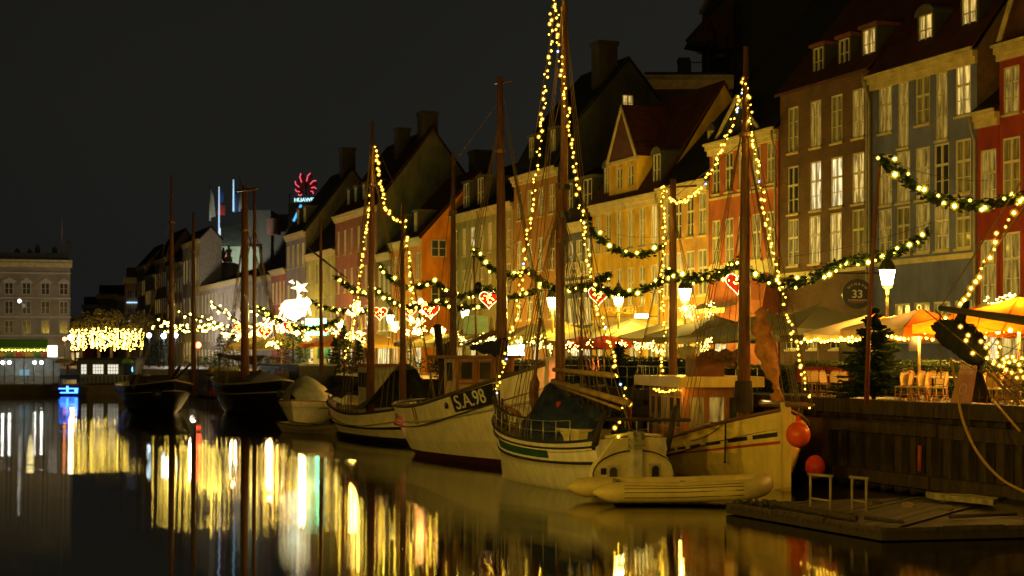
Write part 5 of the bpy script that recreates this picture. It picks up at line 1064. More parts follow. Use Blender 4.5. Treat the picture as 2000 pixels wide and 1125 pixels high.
for i, q in enumerate(m.v): m.v[i] = (q[0] + .05 * math.sin(i * 1.7), q[1] + .05 * math.cos(i * 2.3), q[2] + .04 * math.sin(i))
m.build('furled_jib', mat('black_canvas', (.014, .013, .012), .85, var=.5), b.root)
m = MB(); net = []
for i in range(9):
    t = i / 8; a = root_.lerp(tip, .15 + .8 * t); q = b.loc(at(1985 - 118 * t, 762 - 60 * t, 38.5 + 3 * t)); net.append((a, q)); m.tube([a, a.lerp(q, .5) + Vector((0, 0, -.12)), q], .011, 4)
for f in (0, .25, .5, .75, 1.0): m.tube([a.lerp(q, f) for a, q in net], .011, 4)
m.build('bowsprit_net', ROPE, b.root)
m = MB()
for px, py in ((1855, 700), (1835, 655)): b.line(m, b.loc(at(px - 28, 606, 42.2)), b.loc(at(px + 170, py + 115, 38)), .02)
b.line(m, tip, b.loc(at(2010, 330, 39)), .02); b.line(m, b.loc(at(1865, 600, 42)), b.loc(at(2010, 390, 39)), .02); b.line(m, tip, b.loc(at(1838, 740, 42.2)), .02); b.line(m, b.loc(at(1846, 640, 42)), b.loc(at(1990, 790, 38.5)), .035)
m.build('rigging', ROPE, b.root)
mr_ = smooth_pts([at(1858, 700, 42), at(1868, 760, 42.3), at(1882, 825, 42.0), at(1910, 885, 41.0), at(1955, 935, 39.6), at(2010, 965, 38.2)], 5); MB().tube(mr_, .035, 6).build('mooring_rope', mat('golden_rope', (.42, .24, .07), .85, var=.3, scale=30), None, 'slack golden mooring rope drooping before the quay timbers', 'rope')
MB().tube([at(1938, 780, 43), at(1992, 842, 40)], .03, 6).build('mooring_rope', MATS['golden_rope'], None, 'short taut rope crossing the quay top at the far right', 'rope')
MB().tube([onv(1797, 870, QV - .32), onv(1796, 920, QV - .32)], .065, 8).build('hanging_fender', mat('faded_red_plastic', (.42, .07, .04), .5), None, 'thin faded red fender hanging between the quay piles', 'fender')
# -- ferry pontoon, houseboat and small blue-lit boat at the canal head
s = 171 / F
hbt = empty('houseboat', (at(165, 0, 168).x, 168.0, 0), 0, 'long dark green houseboat with lit square windows at the canal head', 'houseboat')
def bx(px): return (px - CX) * 168 / F - hbt.location.x
def bz(py): return CH - (py - HY) * 168 / F
GNK = mat('dull_green_boards', (.09, .10, .08), .7, var=.3)
MB().box(bx(150), 0, bz(748), bx(264), 4, bz(702)).build('cabin', GNK, hbt)
MB().box(bx(104), -.8, 0, bx(268), 5, bz(752)).build('hull', mat('brown_pontoon', (.12, .085, .05), .8), hbt)
MB().box(bx(148), -.3, bz(702), bx(268), 4.4, bz(699)).build('roof', mat('roof_slate', (.02, .022, .024)), hbt)
for a, c in ((159, 169), (182, 202), (211, 231)):
    wf_ = MB().box(bx(a) - .06, -.06, bz(730) - .06, bx(c) + .06, -.003, bz(712) + .06).build('window', mat('grey_frame', (.25, .24, .2), .6), hbt)
    MB().quad((bx(a), -.064, bz(730)), (bx(c), -.064, bz(730)), (bx(c), -.064, bz(712)), (bx(a), -.064, bz(712))).build('pane', emit('houseboat_window_light', (1, .93, .72), .75), wf_)
    m = MB(); nmx = 2 if c - a < 12 else 4
    for k in range(1, nmx): x = bx(a) + (bx(c) - bx(a)) * k / nmx; m.box(x - .02, -.085, bz(730), x + .02, -.066, bz(712))
    for k in (1, 2): z = bz(730) + (bz(712) - bz(730)) * k / 3; m.box(bx(a), -.087, z - .018, bx(c), -.0855, z + .018)
    m.build('glazing_bars', GNK, wf_)
m = MB()
for k in range(13): m.box(bx(162 + k * 8), -.7, bz(750), bx(162 + k * 8) + .05, -.65, bz(734))
m.box(bx(160), -.7, bz(734), bx(262), -.64, bz(733)); m.build('railing', mat('grey_rail', (.3, .3, .28)), hbt)
for a, c, mt, lb_ in ((110, 142, mat('ochre_canopy', (.30, .24, .03), .8), 'o'), (240, 262, mat('bright_green_canopy', (.12, .32, .02), .8), 'g')):
    m = MB(); n = 8; ar = [(bx(a) + (bx(c) - bx(a)) * (1 - math.cos(math.pi * i / n)) / 2, bz(709) + (.45) * math.sin(math.pi * i / n)) for i in range(n + 1)]
    m.add([(x, -.9, z) for x, z in ar] + [(x, 1, z) for x, z in ar], [tuple(range(n + 1)), ] + [(i, i + 1, i + n + 2, i + n + 1) for i in range(n)]); m.build('canopy', mt, hbt)
MB().box(bx(132), -.5, bz(748), bx(137), -.3, bz(712)).box(bx(242), -.02, bz(745), bx(257), 0, bz(712), 1).build('door', [mat('dark_red_post', (.2, .03, .02)), GLASS], hbt)
MB().box(bx(260.5), -.75, bz(726), bx(262.5), -.7, bz(717)).build('blue_lamp', emit('blue_lamp_glow', (.15, .5, 1), 4), hbt)
pav = empty('glass_pavilion', (at(50, 0, 168.5).x, 168.5, 0), 0, 'low glazed ferry pavilion with bright spotlights at far left', 'pavilion')
def vx(px): return (px - CX) * 168.5 / F - pav.location.x
MB().box(vx(-40), 0, bz(752), vx(104), 4, bz(749)).box(vx(-40), -.6, 0, vx(104), 4, bz(752), 1).build('deck', [mat('grey_rail', (.3, .3, .28)), mat('brown_pontoon', (.12, .085, .05))], pav)
MB().box(vx(-40), -.4, bz(700), vx(104), 4.2, bz(697)).build('roof', mat('grey_white_metal', (.3, .32, .32), .5), pav)
for k in range(8): MB().box(vx(-30 + k * 19), -.05, bz(749), vx(-30 + k * 19) + .12, .05, bz(700)).build('post', MATS['grey_white_metal'], pav)
MB().box(vx(-40), 2.5, bz(749), vx(104), 2.6, bz(700)).build('back_wall', mat('lit_grey_wall', (.24, .26, .25), .7, var=.4), pav)
for px in (4, 17, 66, 80): MB().ball((vx(px), .2, bz(708)), .17, 0, 2).build('spotlight', emit('white_spotlight', (1, .97, .85), 30), pav)
for z in (740, 744, 734): MB().box(vx(-40), -.55, bz(z) - .03, vx(104), -.5, bz(z) + .03).build('rail_bar', mat('pale_rail_metal', (.5, .5, .48), .4), pav)
for px in (37, 47): MB().box(vx(px), .1, bz(734), vx(px + 9), .2, bz(722)).build('screen', emit('teal_screen', (.25, .5, .6), .5), pav)
sbt = empty('small_ferry', (at(133, 0, 164).x, 164, 0), 0, 'small dark boat outlined in glowing blue light', 'boat'); k = 164 / F
def fx(px): return (px - CX) * k - sbt.location.x
def fz(py): return CH - (py - HY) * k
m = MB(); m.add([(fx(112), 0, fz(757)), (fx(155), 0, fz(757)), (fx(152), .2, 0), (fx(115), .2, 0), (fx(112), 4, fz(757)), (fx(155), 4, fz(757)), (fx(152), 4, 0), (fx(115), 4, 0)], [(0, 1, 2, 3), (0, 3, 7, 4), (1, 5, 6, 2), (4, 7, 6, 5), (0, 4, 5, 1)]); m.build('hull', mat('navy_hull', (.01, .02, .05), .4), sbt)
MB().box(fx(114), .5, fz(740), fx(154), 3.5, fz(732)).tube([(fx(115), .5, fz(757)), (fx(115), .5, fz(740))], .05, 4).tube([(fx(153), .5, fz(757)), (fx(153), .5, fz(740))], .05, 4).build('cabin_top', mat('dark_teal', (.02, .05, .05), .5), sbt)
m = MB(); m.box(fx(115), -.1, fz(760), fx(153), -.03, fz(758)).box(fx(118), -.1, fz(768), fx(150), -.03, fz(766)).box(fx(130), -.12, fz(766), fx(134), -.05, fz(754)).box(fx(146), -.1, fz(768), fx(152), -.05, fz(760)); m.build('blue_light', emit('deep_blue_led', (.03, .14, 1), 9), sbt)
MB().box(fx(120), .6, fz(750), fx(146), .65, fz(742)).build('cabin_glass', LITD, sbt)
for lab, px, py, Y, c, sv, r_ in (('glowing red lamp beside the second thin mast', 387, 674, 150, (1, .05, .02), 30, .28), ('cold white lamp near the light curtain', 291, 655, 190, (.7, .9, 1), 22, .26), ('cold white lamp, right of two beside the dark masts', 343, 655, 190, (.7, .9, 1), 22, .26), ('cold white lamp, left of two beside the dark masts', 320, 656, 190, (.7, .9, 1), 26, .30),
      ('warm globe lamp beside the awning of the stone building', 137, 659, 215, (1, .8, .5), 24, .32), ('pale square light box left of the warm globe lamp', 102, 686, 200, (1, .97, .8), 3, .5), ('orange glow lamp at the canal head', 126, 662, 215, (1, .3, .08), 12, .25), ('small ceiling lamp hanging before the stone building', 38, 588, 218, (1, .95, .8), 4, .25)):
    q = at(px, py, Y); m = MB()
    if 'square' in lab: m.box(q.x - .55, q.y, q.z - .7, q.x + .55, q.y + .2, q.z + .7)
    else: m.ball(q, r_, 0, 2)
    t = empty('lamp', (q.x, q.y, GZ), 0, lab, 'lamp'); m.v = [(a[0] - q.x, a[1] - q.y, a[2] - GZ) for a in m.v]; m.build('globe', emit('glow_' + str(px), c, sv), t)
    if 'hanging' not in lab: MB().tube([(0, .1, 0), (0, .1, q.z - GZ - r_ * .5)], .06, 5).build('post', DARKM, t)
    else: MB().tube([(-3, .1, q.z - GZ + .3), (3, .1, q.z - GZ + .3)], .03, 4).build('wire', DARKM, t)
# ------------------------------------------------------------------ quay furniture
# street lamps
LM = mat('lamp_post_paint', (.06, .075, .05), .5)
def lamp_proto(label, glow=True):
    t = empty('street_lamp', (0, 0, 0), 0, label, 'street lamp', 'lantern street lamps')
    MB().lathe([(.16, 0), (.15, .5), (.07, .65), (.055, 3.7), (.09, 3.75), (.05, 3.8)], 10).build('post', mat('cream_lamp_post', (.36, .33, .2), .6), t)
    hd = MB().lathe([(.12, 3.80), (.2, 3.85), (.19, 3.90)], 6, sm=False).lathe([(.30, 4.46), (.31, 4.52), (.17, 4.78), (.10, 4.84), (.10, 4.94), (.03, 5.0), (.03, 5.14), (0, 5.16)], 6, sm=False)
    for k in range(6): a = k * math.pi / 3; hd.tube([(.19 * math.cos(a), .19 * math.sin(a), 3.90), (.30 * math.cos(a), .30 * math.sin(a), 4.46)], .012, 4)
    hd.build('lantern_cap', LM, t)
    if glow: MB().lathe([(.175, 3.91), (.285, 4.45)], 6, sm=False).add([(.17 * math.cos(k * math.pi / 3), .17 * math.sin(k * math.pi / 3), 3.91) for k in range(6)], [tuple(range(6))]).build('lantern_glass', LAMPG, t)
    return t
ordn = ['first', 'second', 'third', 'fourth', 'fifth', 'sixth', 'seventh', 'eighth', 'ninth', 'tenth', 'eleventh', 'twelfth']
LPX = [(1733, 540), (1338, 574), (1208, 583), (1079, 590), (908, 610), (762, 622), (664, 632), (551, 640)]
lp = lamp_proto('lit lantern street lamp before the blue-grey house')
llab = ['lit lantern street lamp before the blue-grey house', 'lit lantern just right of the shorter mast, before the ochre brick house', 'lit lantern under the garland before the yellow house', 'lit lantern left of the tallest mast, before the slate blue inn', 'lit lantern before the pale cream house', 'lit lantern before the olive house', 'lit lantern before the rust-brown house', 'lit lantern before the small houses by the reindeer light']
plamps = []
for i, (px, py) in enumerate(LPX):
    # lantern centre is 3.38 m above the street: solve the distance from its height in the photograph
    Y = (GZ + 4.22 - CH) * F / (HY - py); q = at(px, py, Y); q.z = GZ
    o = lp if i == 0 else copy_tree(lp, label=llab[i])
    o.location = q; plamps.append(q)
def plight(nm, loc, e_, c, r_=.2, spot=None):
    l = bpy.data.lights.new(nm, 'POINT'); l.energy = e_; l.color = c; l.shadow_soft_size = r_
    return link(nm, l, None, loc)
WC = (1, .64, .06)
for i, q in enumerate(plamps): 
    l = plight('lantern_bulb', q + Vector((0, 0, 3.55)), 620, WC, .25)
# unseen lamps, assumed behind and left of the camera to light hulls and fronts
assumed_lamp = lamp_proto('assumed unseen lantern on the near quay behind the viewpoint', glow=False)
k = 0
for u_ in (-14, 2, 18, 34, 52, 72, 96):
    q = P(u_, -3.2, GZ) if u_ > 0 else P(u_, -2.0, GZ)
    o = assumed_lamp if k == 0 else copy_tree(assumed_lamp, label='assumed unseen lantern on the near quay, %s along from the canal mouth' % ordn[k])
    o.location = q; k += 1
    plight('lantern_bulb', q + Vector((0, 0, 4.2)), (4600, 5400, 6400, 3600, 1700, 900, 500)[k - 1], (1, .62, .065), .16)  # light of each assumed lamp, added to brighten boats and house fronts
ngr = MB().box(-40, -14, -1, 12, 0, GZ); 
g2 = MB(); c2 = [P(-30, -1.2), P(140, -1.2), P(140, -60), P(-30, -60)]; g2.add([(q.x, q.y, -1) for q in c2] + [(q.x, q.y, GZ) for q in c2], [(0, 1, 2, 3), (4, 5, 6, 7), (0, 1, 5, 4), (1, 2, 6, 5), (2, 3, 7, 6), (3, 0, 4, 7)]); g2.build('near_quay', STREET, None, 'stone quay on the near bank, outside the picture', kind='structure')

plight('globe_lamp_bulb', at(139, 659, 213.5), 200, (1, .7, .35), .3); plight('awning_glow', at(60, 672, 214), 260, (1, .8, .3), .5)
for px, v_, e_, c_ in ((455, 34, 1100, (1, .75, .45)), (375, 34, 1500, (1, .8, .62)), (330, 33, 1800, (.95, .8, .7)), (525, 35, 800, (1, .6, .25)), (590, 35, 900, (1, .62, .25)), (690, 35, 600, (1, .62, .1)), (1040, 36, 400, (1, .62, .07))): plight('square_fill', P(U(px, v_), v_, GZ + 4.6), e_, c_, .4)  # added point lights without lamp bodies, brightening the house fronts
# parasols: canopy, valance, pole, ribs
def parasol(name, u_, v_, w_, h0, h1, mt, mt2, label, rot=0.0, ribs=True, val=.28, group='open cafe parasols'):
    t = empty(name, P(u_, v_, GZ), HROT + rot, label, 'parasol', group); a = w_ / 2; m = MB(); n = 6
    cs = [(-a, -a), (a, -a), (a, a), (-a, a)]
    for k in range(4):
        c0, c1 = cs[k], cs[(k + 1) % 4]; rows = []
        for j in range(n + 1):
            f = j / n; rows.append([(c0[0] * (1 - s_) * f + c1[0] * s_ * f, c0[1] * (1 - s_) * f + c1[1] * s_ * f, h1 - (h1 - h0) * f ** .92 - .10 * math.sin(math.pi * s_) * f * math.sin(math.pi * f * .5)) for s_ in [i / 6 for i in range(7)]])
        mi = 1 if (mt2 and k % 2) else 0
        for j in range(n): m.add(rows[j] + rows[j + 1], [(i, i + 1, i + 8, i + 7) for i in range(6)], mi, True)
        e_ = rows[-1]; dn = [(q[0] * 1.003, q[1] * 1.003, q[2] - val * (1 - .18 * (i % 2))) for i, q in enumerate(e_)]; m.add(e_ + dn, [(i, i + 1, i + 8, i + 7) for i in range(6)], mi)
    m.build('canopy', [mt, mt2 or mt], t)
    MB().tube([(0, 0, 0), (0, 0, h1 + .1)], .045, 8).lathe([(.3, 0), (.3, .08), (.06, .1)], 10).build('pole', mat('pale_pole', (.42, .36, .2), .5), t)
    m = MB()
    for c in cs: m.tube([(0, 0, h1 - .05), (c[0] * .98, c[1] * .98, h0 + .02)], .018, 4); m.tube([(0, 0, h0 - .1), (c[0] * .45, c[1] * .45, h0 + (h1 - h0) * .5)], .014, 4)
    m.build('ribs', WOODC, t); return t
def pu(px, v): return U(px, v)
CREAM = canvas('cream_canvas', (.62, .56, .36)); OLC = canvas('olive_beige_canvas', (.46, .39, .20), .3)
ORC = canvas('orange_canvas', (.78, .20, .02), .55); BGC = canvas('beige_canvas', (.42, .36, .24), .3)
YLC = canvas('yellow_beige_canvas', (.50, .42, .14), .35)
PS = [(1990, 31.0, 4.4, 2.35, 3.15, ORC, None, 'bright orange parasol glowing underneath at the right edge'),
      (1905, 33.6, 3.6, 2.35, 3.05, ORC, None, 'orange parasol behind the black furled jib'),
      (1795, 31.6, 3.7, 2.3, 2.95, BGC, ORC, 'orange and beige parasol right of the spruce tree'),
      (1705, 33.0, 3.6, 2.25, 2.95, BGC, ORC, 'orange and beige parasol behind the spruce top'),
      (1598, 35.4, 4.8, 2.5, 3.5, CREAM, None, 'large pale cream parasol under the brown brick house'),
      (1500, 33.8, 4.6, 2.3, 3.25, OLC, None, 'olive-beige parasol just right of the tall mast'),
      (1395, 33.6, 4.6, 2.3, 3.2, OLC, None, 'olive-beige parasol just left of the tall mast'),
      (1322, 34.0, 4.2, 2.3, 3.15, OLC, None, 'olive-beige parasol behind the shorter mast'),
      (1238, 34.6, 4.8, 2.35, 3.3, CREAM, None, 'pale cream parasol lit from above before the yellow house'),
      (1165, 33.6, 4.2, 2.25, 3.0, OLC, None, 'olive-beige parasol before the slate blue inn'),
      (1105, 33.5, 4.4, 2.35, 3.1, YLC, None, 'dull yellow parasol right behind the tallest mast'),
      (1040, 33.0, 4.4, 2.35, 3.2, YLC, None, 'yellow parasol between the two tall masts'),
      (985, 33.0, 4.2, 2.3, 3.05, YLC, None, 'yellow parasol hidden half by the leaning mast'),
      (905, 33.5, 4.4, 2.3, 3.1, YLC, None, 'yellow parasol above the navy sail cover'),
      (850, 33.0, 4.4, 2.3, 3.0, YLC, None, 'yellow parasol below the dense fairy lights'),
      (660, 32.0, 5.0, 2.4, 3.3, ORC, None, 'bright orange parasol far along the quay'),
      (545, 32.0, 5.2, 2.3, 3.3, YLC, None, 'pale parasol under the reindeer light'),
      (500, 32.0, 5.2, 2.3, 3.4, YLC, None, 'pale yellow parasol far left along the quay'),
      (735, 33.0, 4.4, 2.3, 3.0, YLC, None, 'dim yellow parasol beside the olive house')]
for a in PS: parasol('parasol', pu(a[0], a[1]), a[1], *a[2:7], a[7])
for i, (px, h, c) in enumerate(((676, 4.2, CREAM), (704, 4.3, CREAM), (640, 3.6, BGC), (600, 3.8, BGC), (588, 3.6, mat('tan_canvas', (.3, .17, .07), .8)), (626, 3.6, MATS['tan_canvas']), (960, 3.6, BGC), (972, 3.7, BGC))):
    v_ = 32.5; u_ = pu(px, v_); t = empty('closed_parasol', P(u_, v_, GZ), 0, ['tall closed cream parasol, left of a pair left of the tied mast', 'tall closed cream parasol, right of the pair left of the tied mast', 'closed beige parasol right of the reindeer light', 'closed beige parasol beneath the reindeer light', 'closed tan parasol leftmost under the reindeer light', 'closed tan parasol by the thin mast', 'closed beige parasol below the red heart light', 'closed beige parasol beside the leaning mast'][i], 'parasol', 'closed parasols')
    MB().lathe([(.05, h), (.12, h - .15), (.2, h * .6), (.3, 1.2), (.26, 1.15)], 9).build('canopy', c, t); MB().tube([(0, 0, 0), (0, 0, h + .1)], .04, 6).build('pole', MATS['pale_pole'], t)
# warm assumed heater lights and fairy fringes under the orange parasols
def fringe(u0, u1, v_, z, n, label, m_=BULB, r_=.05, dz=.07):
    m = MB(); rt = P((u0 + u1) / 2, v_, z); pts = [P(u0 + (u1 - u0) * i / (n - 1), v_, z + R.uniform(-dz, dz)) - rt for i in range(n)]
    t = empty('fairy_lights', rt, 0, label, 'fairy lights'); MB().tube(pts, .01, 4).build('cable', DARKM, t)
    bm_ = MB().ball((0, 0, 0), r_).mesh('bulb', m_)
    for p_ in pts: link('bulb', bm_, t, p_)
    return t
u_ = pu(1990, 31.0); fringe(u_ + 2.1, u_ - 2.2, 29.0, GZ + 2.12, 17, 'bright bulbs fringing the right-edge orange parasol', BULBG, .07)
fringe(u_ + 2.0, u_ - 2.0, 31.0, GZ + 2.4, 10, 'bulbs strung beneath the glowing orange parasol roof', BULBG, .08)
u_ = pu(1795, 31.6); fringe(u_ + 1.8, u_ - 1.9, 29.75, GZ + 1.98, 17, 'warm bulb fringe right of the spruce')
u_ = pu(1705, 33.0); fringe(u_ + 1.8, u_ - 1.9, 31.1, GZ + 1.95, 17, 'warm bulb fringe left of the spruce')
u_ = pu(1905, 33.6); fringe(u_ + 1.8, u_ - 1.8, 31.8, GZ + 2.0, 12, 'bulb fringe behind the black furled jib')
plight('assumed_heater', P(pu(1990, 31), 31, GZ + 2.25), 900, (1, .50, .08), .2); plight('assumed_heater', P(pu(1800, 31.6), 31.4, GZ + 2.0), 150, (1, .46, .08), .2); plight('assumed_heater', P(pu(1700, 33), 32.4, GZ + 2.0), 140, (1, .46, .08), .2)  # assumed heaters without bodies, added to make canopies and hedge glow
plight('assumed_heater', P(pu(1905, 33.6), 33, GZ + 2.0), 380, (1, .5, .08), .2)
# bistro chairs and tables
RAT = mat('rattan', (.42, .20, .06), .6, var=.4, scale=20); SEATM = mat('woven_seat', (.50, .36, .16), .7, var=.3, scale=30)
def chair_proto(label):
    t = empty('bistro_chair', (0, 0, 0), 0, label, 'chair', 'rattan bistro chairs on the quay')
    MB().box(-.21, -.2, .43, .21, .21, .47).build('seat', SEATM, t)
    m = MB(); arc = [(.21 * math.cos(a), .2 + .02, .47 + (.42) * 1) for a in (0,)]
    m.tube([(-.2, .2, .45), (-.2, .25, .75), (-.12, .27, .88), (0, .275, .91), (.12, .27, .88), (.2, .25, .75), (.2, .2, .45)], .017, 6)
    m.add([(-.18, .205, .5), (.18, .205, .5), (.18, .25, .75), (.11, .265, .87), (-.11, .265, .87), (-.18, .25, .75)], [(0, 1, 2, 5), (5, 2, 3, 4)], 1); m.build('backrest', [RAT, SEATM], t)
    for x in (-.18, .18):
        for y, q in ((-.17, -.2), (.19, .23)): MB().tube([(x, y, .43), (x * 1.08, q, 0)], .017, 5).build('leg', RAT, t)
    MB().tube([(-.18, -.17, .22), (.18, -.17, .22)], .011, 4).tube([(-.18, .2, .2), (.18, .2, .2)], .011, 4).tube([(-.18, -.17, .2), (-.18, .2, .22)], .011, 4).tube([(.18, -.17, .2), (.18, .2, .22)], .011, 4).build('stretcher', RAT, t)
    return t
cp = chair_proto('rattan bistro chair'); used = False
spots = []
for i, px in enumerate((1764, 1778, 1796, 1812, 1832)): spots.append((px, 29.15, R.uniform(-.4, .4) + (1.9 if i % 2 else -1.2), 'rattan chair, %s to the right of the spruce in the front row' % ordn[i]))
for i, px in enumerate((1930, 1948, 1966, 1985)): spots.append((px, 29.4, R.uniform(-.4, .4) + (1.7 if i % 2 else -1.3), 'rattan chair, %s right of the sandwich board in the front row' % ordn[i]))
for i, px in enumerate((1770, 1790, 1812, 1836, 1925, 1950, 1975)): spots.append((px, 31.0, R.uniform(-.5, .5) + 4.4, 'rattan chair, %s from the left in the back row by the hedge' % ordn[i]))
for i, px in enumerate((1580, 1600, 1618, 1636, 1655)): spots.append((px, 29.3, 1.3 + .3 * (i % 3), 'dark rattan chair, %s from the left in front of the red screen' % ordn[i]))
for i, (px, v_, rz_, lab) in enumerate(spots):
    o = cp if i == 0 else copy_tree(cp, label=lab); cp['label'] = spots[0][3]; o.location = P(pu(px, v_), v_, GZ); o.rotation_euler = (0, 0, HROT + rz_)
tb = empty('bistro_table', (0, 0, 0), 0, 'x', 'table', 'round white cafe tables')
MB().lathe([(0, .72), (.36, .72), (.37, .735), (.36, .75), (0, .75)], 16).build('table_top', mat('white_marble_top', (.6, .55, .45), .3), tb)
MB().tube([(0, 0, .05), (0, 0, .72)], .03, 6).build('column', DARKM, tb)
for k in range(3): a = k * 2.09; MB().tube([(0, 0, .12), (.25 * math.cos(a), .25 * math.sin(a), .02)], .018, 4).build('foot', mat('white_foot', (.5, .45, .4)), tb)
tsp = [(1787, 30.1, 'white table between the front chairs right of the spruce'), (1822, 30.1, 'white table behind the chairs just left of the sandwich board'), (1845, 30.3, 'white table partly behind the sandwich board'), (1940, 30.3, 'white table just right of the sandwich board'), (1962, 30.2, 'white table, second to the right of the sandwich board'), (1985, 30.4, 'white table nearest the right edge'), (1608, 30.0, 'table in front of the red screen, left one'), (1645, 30.0, 'table in front of the red screen, right one')]
for i, (px, v_, lab) in enumerate(tsp):
    o = tb if i == 0 else copy_tree(tb); o['label'] = lab; o.location = P(pu(px, v_), v_, GZ)
# red screens
for i, (a, c, lab) in enumerate(((1556, 1612, 'long red fabric screen left of the spruce'), (1614, 1668, 'darker red screen next to the spruce'))):
    u0, u1 = pu(a, 30.6), pu(c, 30.6); t = empty('red_screen', P((u0 + u1) / 2, 30.6, GZ), HROT, lab, 'screen'); hw = (u0 - u1) / 2
    MB().box(-hw, -.03, .45, hw, .03, 1.02).build('fabric', mat('red_fabric', (.50, .07, .02), .8, var=.2), t)
    for x in (-hw + .03, hw - .03): MB().box(x - .025, -.05, 0, x + .025, -.032, 1.06).build('post', DARKM, t)
# sandwich board
sbx = empty('sandwich_board', P(pu(1900, 28.95), 28.95, GZ), HROT + .05, 'purple-brown sandwich board with white lettering on the quay edge', 'sign')
bm_ = mat('purple_brown_chalkboard', (.46, .20, .20), .6, var=.25, scale=2)
Mx = Matrix.Rotation(rad(-14), 4, 'X'); Mx2 = Matrix.Rotation(rad(14), 4, 'X')
m = MB(); m.add([(-.48, -.42, .05), (.42, -.42, .05), (.30, -.10, 1.18), (-.40, -.10, 1.18), (-.48, -.38, .05), (.42, -.38, .05), (.30, -.06, 1.18), (-.40, -.06, 1.18)], [(0, 1, 2, 3), (4, 7, 6, 5), (0, 4, 5, 1), (3, 2, 6, 7), (0, 3, 7, 4), (1, 5, 6, 2)]); fp = m.build('front_panel', bm_, sbx)
m = MB(); m.add([(-.48, .30, .05), (.42, .30, .05), (.30, -.05, 1.18), (-.40, -.05, 1.18), (-.48, .34, .05), (.42, .34, .05), (.30, -.01, 1.18), (-.40, -.01, 1.18)], [(0, 1, 2, 3), (4, 7, 6, 5), (0, 4, 5, 1), (3, 2, 6, 7), (0, 3, 7, 4), (1, 5, 6, 2)]); m.build('rear_panel', DARKM, sbx)
tl = math.atan2(.32, 1.13); Mt = Matrix.Translation((-.07, -.145, .98)) @ Matrix.Rotation(math.pi / 2 - tl, 4, 'X'); CHK = mat('chalk_white', (.6, .5, .48), .8, var=0)
text('lettering', 'HONEY', .185, CHK, fp, Matrix.Translation((-.06, -.142, 1.07)) @ Matrix.Rotation(math.pi / 2 - tl, 4, 'X'), .003); text('lettering', 'HYTTEN', .16, CHK, fp, Matrix.Translation((-.06, -.186, .915)) @ Matrix.Rotation(math.pi / 2 - tl, 4, 'X'), .003)
ring = MB().tube([(.15 * math.cos(a * .349) - .03, -.312 + .283 * .15 * math.sin(a * .349) - .012, .45 + .15 * math.sin(a * .349)) for a in range(19)], .008, 4); ring.build('ring_emblem', CHK, fp)
# hedges
def hedge(px0, px1, v_, h, th, label, n, z0=0.0, mt=HEDGE):
    u0, u1 = pu(px0, v_), pu(px1, v_); L = u0 - u1; m = MB()
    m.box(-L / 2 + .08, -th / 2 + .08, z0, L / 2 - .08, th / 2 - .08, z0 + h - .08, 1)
    for _ in range(n):
        f = R.random()
        if f < .55: q = (R.uniform(-L / 2, L / 2), -th / 2 + R.uniform(-.05, .06), z0 + R.uniform(0, h))
        elif f < .9: q = (R.uniform(-L / 2, L / 2), R.uniform(-th / 2, th / 2), z0 + h + R.uniform(-.06, .07) + .05 * math.sin(R.random() * 9))
        else: q = (R.choice((-L / 2, L / 2)) + R.uniform(-.05, .05), R.uniform(-th / 2, th / 2), z0 + R.uniform(0, h))
        m.leaf(q, R.uniform(.035, .075))
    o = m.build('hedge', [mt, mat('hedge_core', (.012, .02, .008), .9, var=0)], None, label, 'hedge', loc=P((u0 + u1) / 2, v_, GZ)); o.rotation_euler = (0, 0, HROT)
hedge(1770, 2060, 32.3, 1.15, .6, 'clipped green hedge lit yellow behind the chairs at right', 5200)
hedge(1560, 1765, 32.6, 1.1, .6, 'dark clipped hedge behind the red screens', 3400)
hedge(1390, 1558, 31.5, .95, .6, 'dark hedge between the wheelhouse and the hanging sail', 3000)
hedge(1200, 1388, 31.0, 1.25, .6, 'tall dark hedge behind the cream wheelhouse', 3600)
hedge(1105, 1198, 31.0, 1.3, .6, 'tall dark hedge right of the tallest mast', 2600)
hedge(1000, 1100, 31.0, 1.1, .6, 'dark hedge behind the white cutter bow', 2400)
# spruces
fir(P(pu(1706, 29.2), 29.2, GZ), 2.9, 1.3, 'large dark spruce standing at the quay edge left of the chairs', n=5200)
for px, v_, h, r_, lab in ((572, 29.5, 4.4, 1.7, 'bushy spruce left of the gilded ship name'), (672, 30, 3.6, 1.2, 'spruce beside the closed parasols'), (655, 29.5, 2.8, 1.0, 'small spruce under the tied light string'), (310, 30, 5.5, 2.2, 'dark spruce behind the leftmost dark ship'), (278, 32, 5.0, 1.8, 'spruce at the left end of the quay by the cold lamp'), (430, 30, 3.6, 1.5, 'low spruce behind the second dark ship, left one'), (455, 30.5, 3.8, 1.6, 'low spruce behind the second dark ship, right one'), (700, 29.5, 2.6, .9, 'small spruce right of the closed parasols'),
                           (878, 30.5, 2.3, .9, 'small round spruce behind the cutter wheelhouse'), (1210, 30.2, 2.1, .7, 'small spruce behind the ketch davits')):
    fir(P(pu(px, v_), v_, GZ), h, r_, lab, n=900)
for px, v_, lab in ((530, 31, 'low dark shrubs before the palace, right clump'), (395, 31, 'low dark shrubs before the palace, left clump'), (850, 31.5, 'green shrubs under the dense fairy lights')):
    m = MB()
    for k in range(6): leafball(m, (R.uniform(-2, 2), R.uniform(-.4, .4), .7 + .3 * R.random()), .7, 200, .09)
    m.build('shrub', HEDGE, None, lab, 'shrub', loc=P(pu(px, v_), v_, GZ))
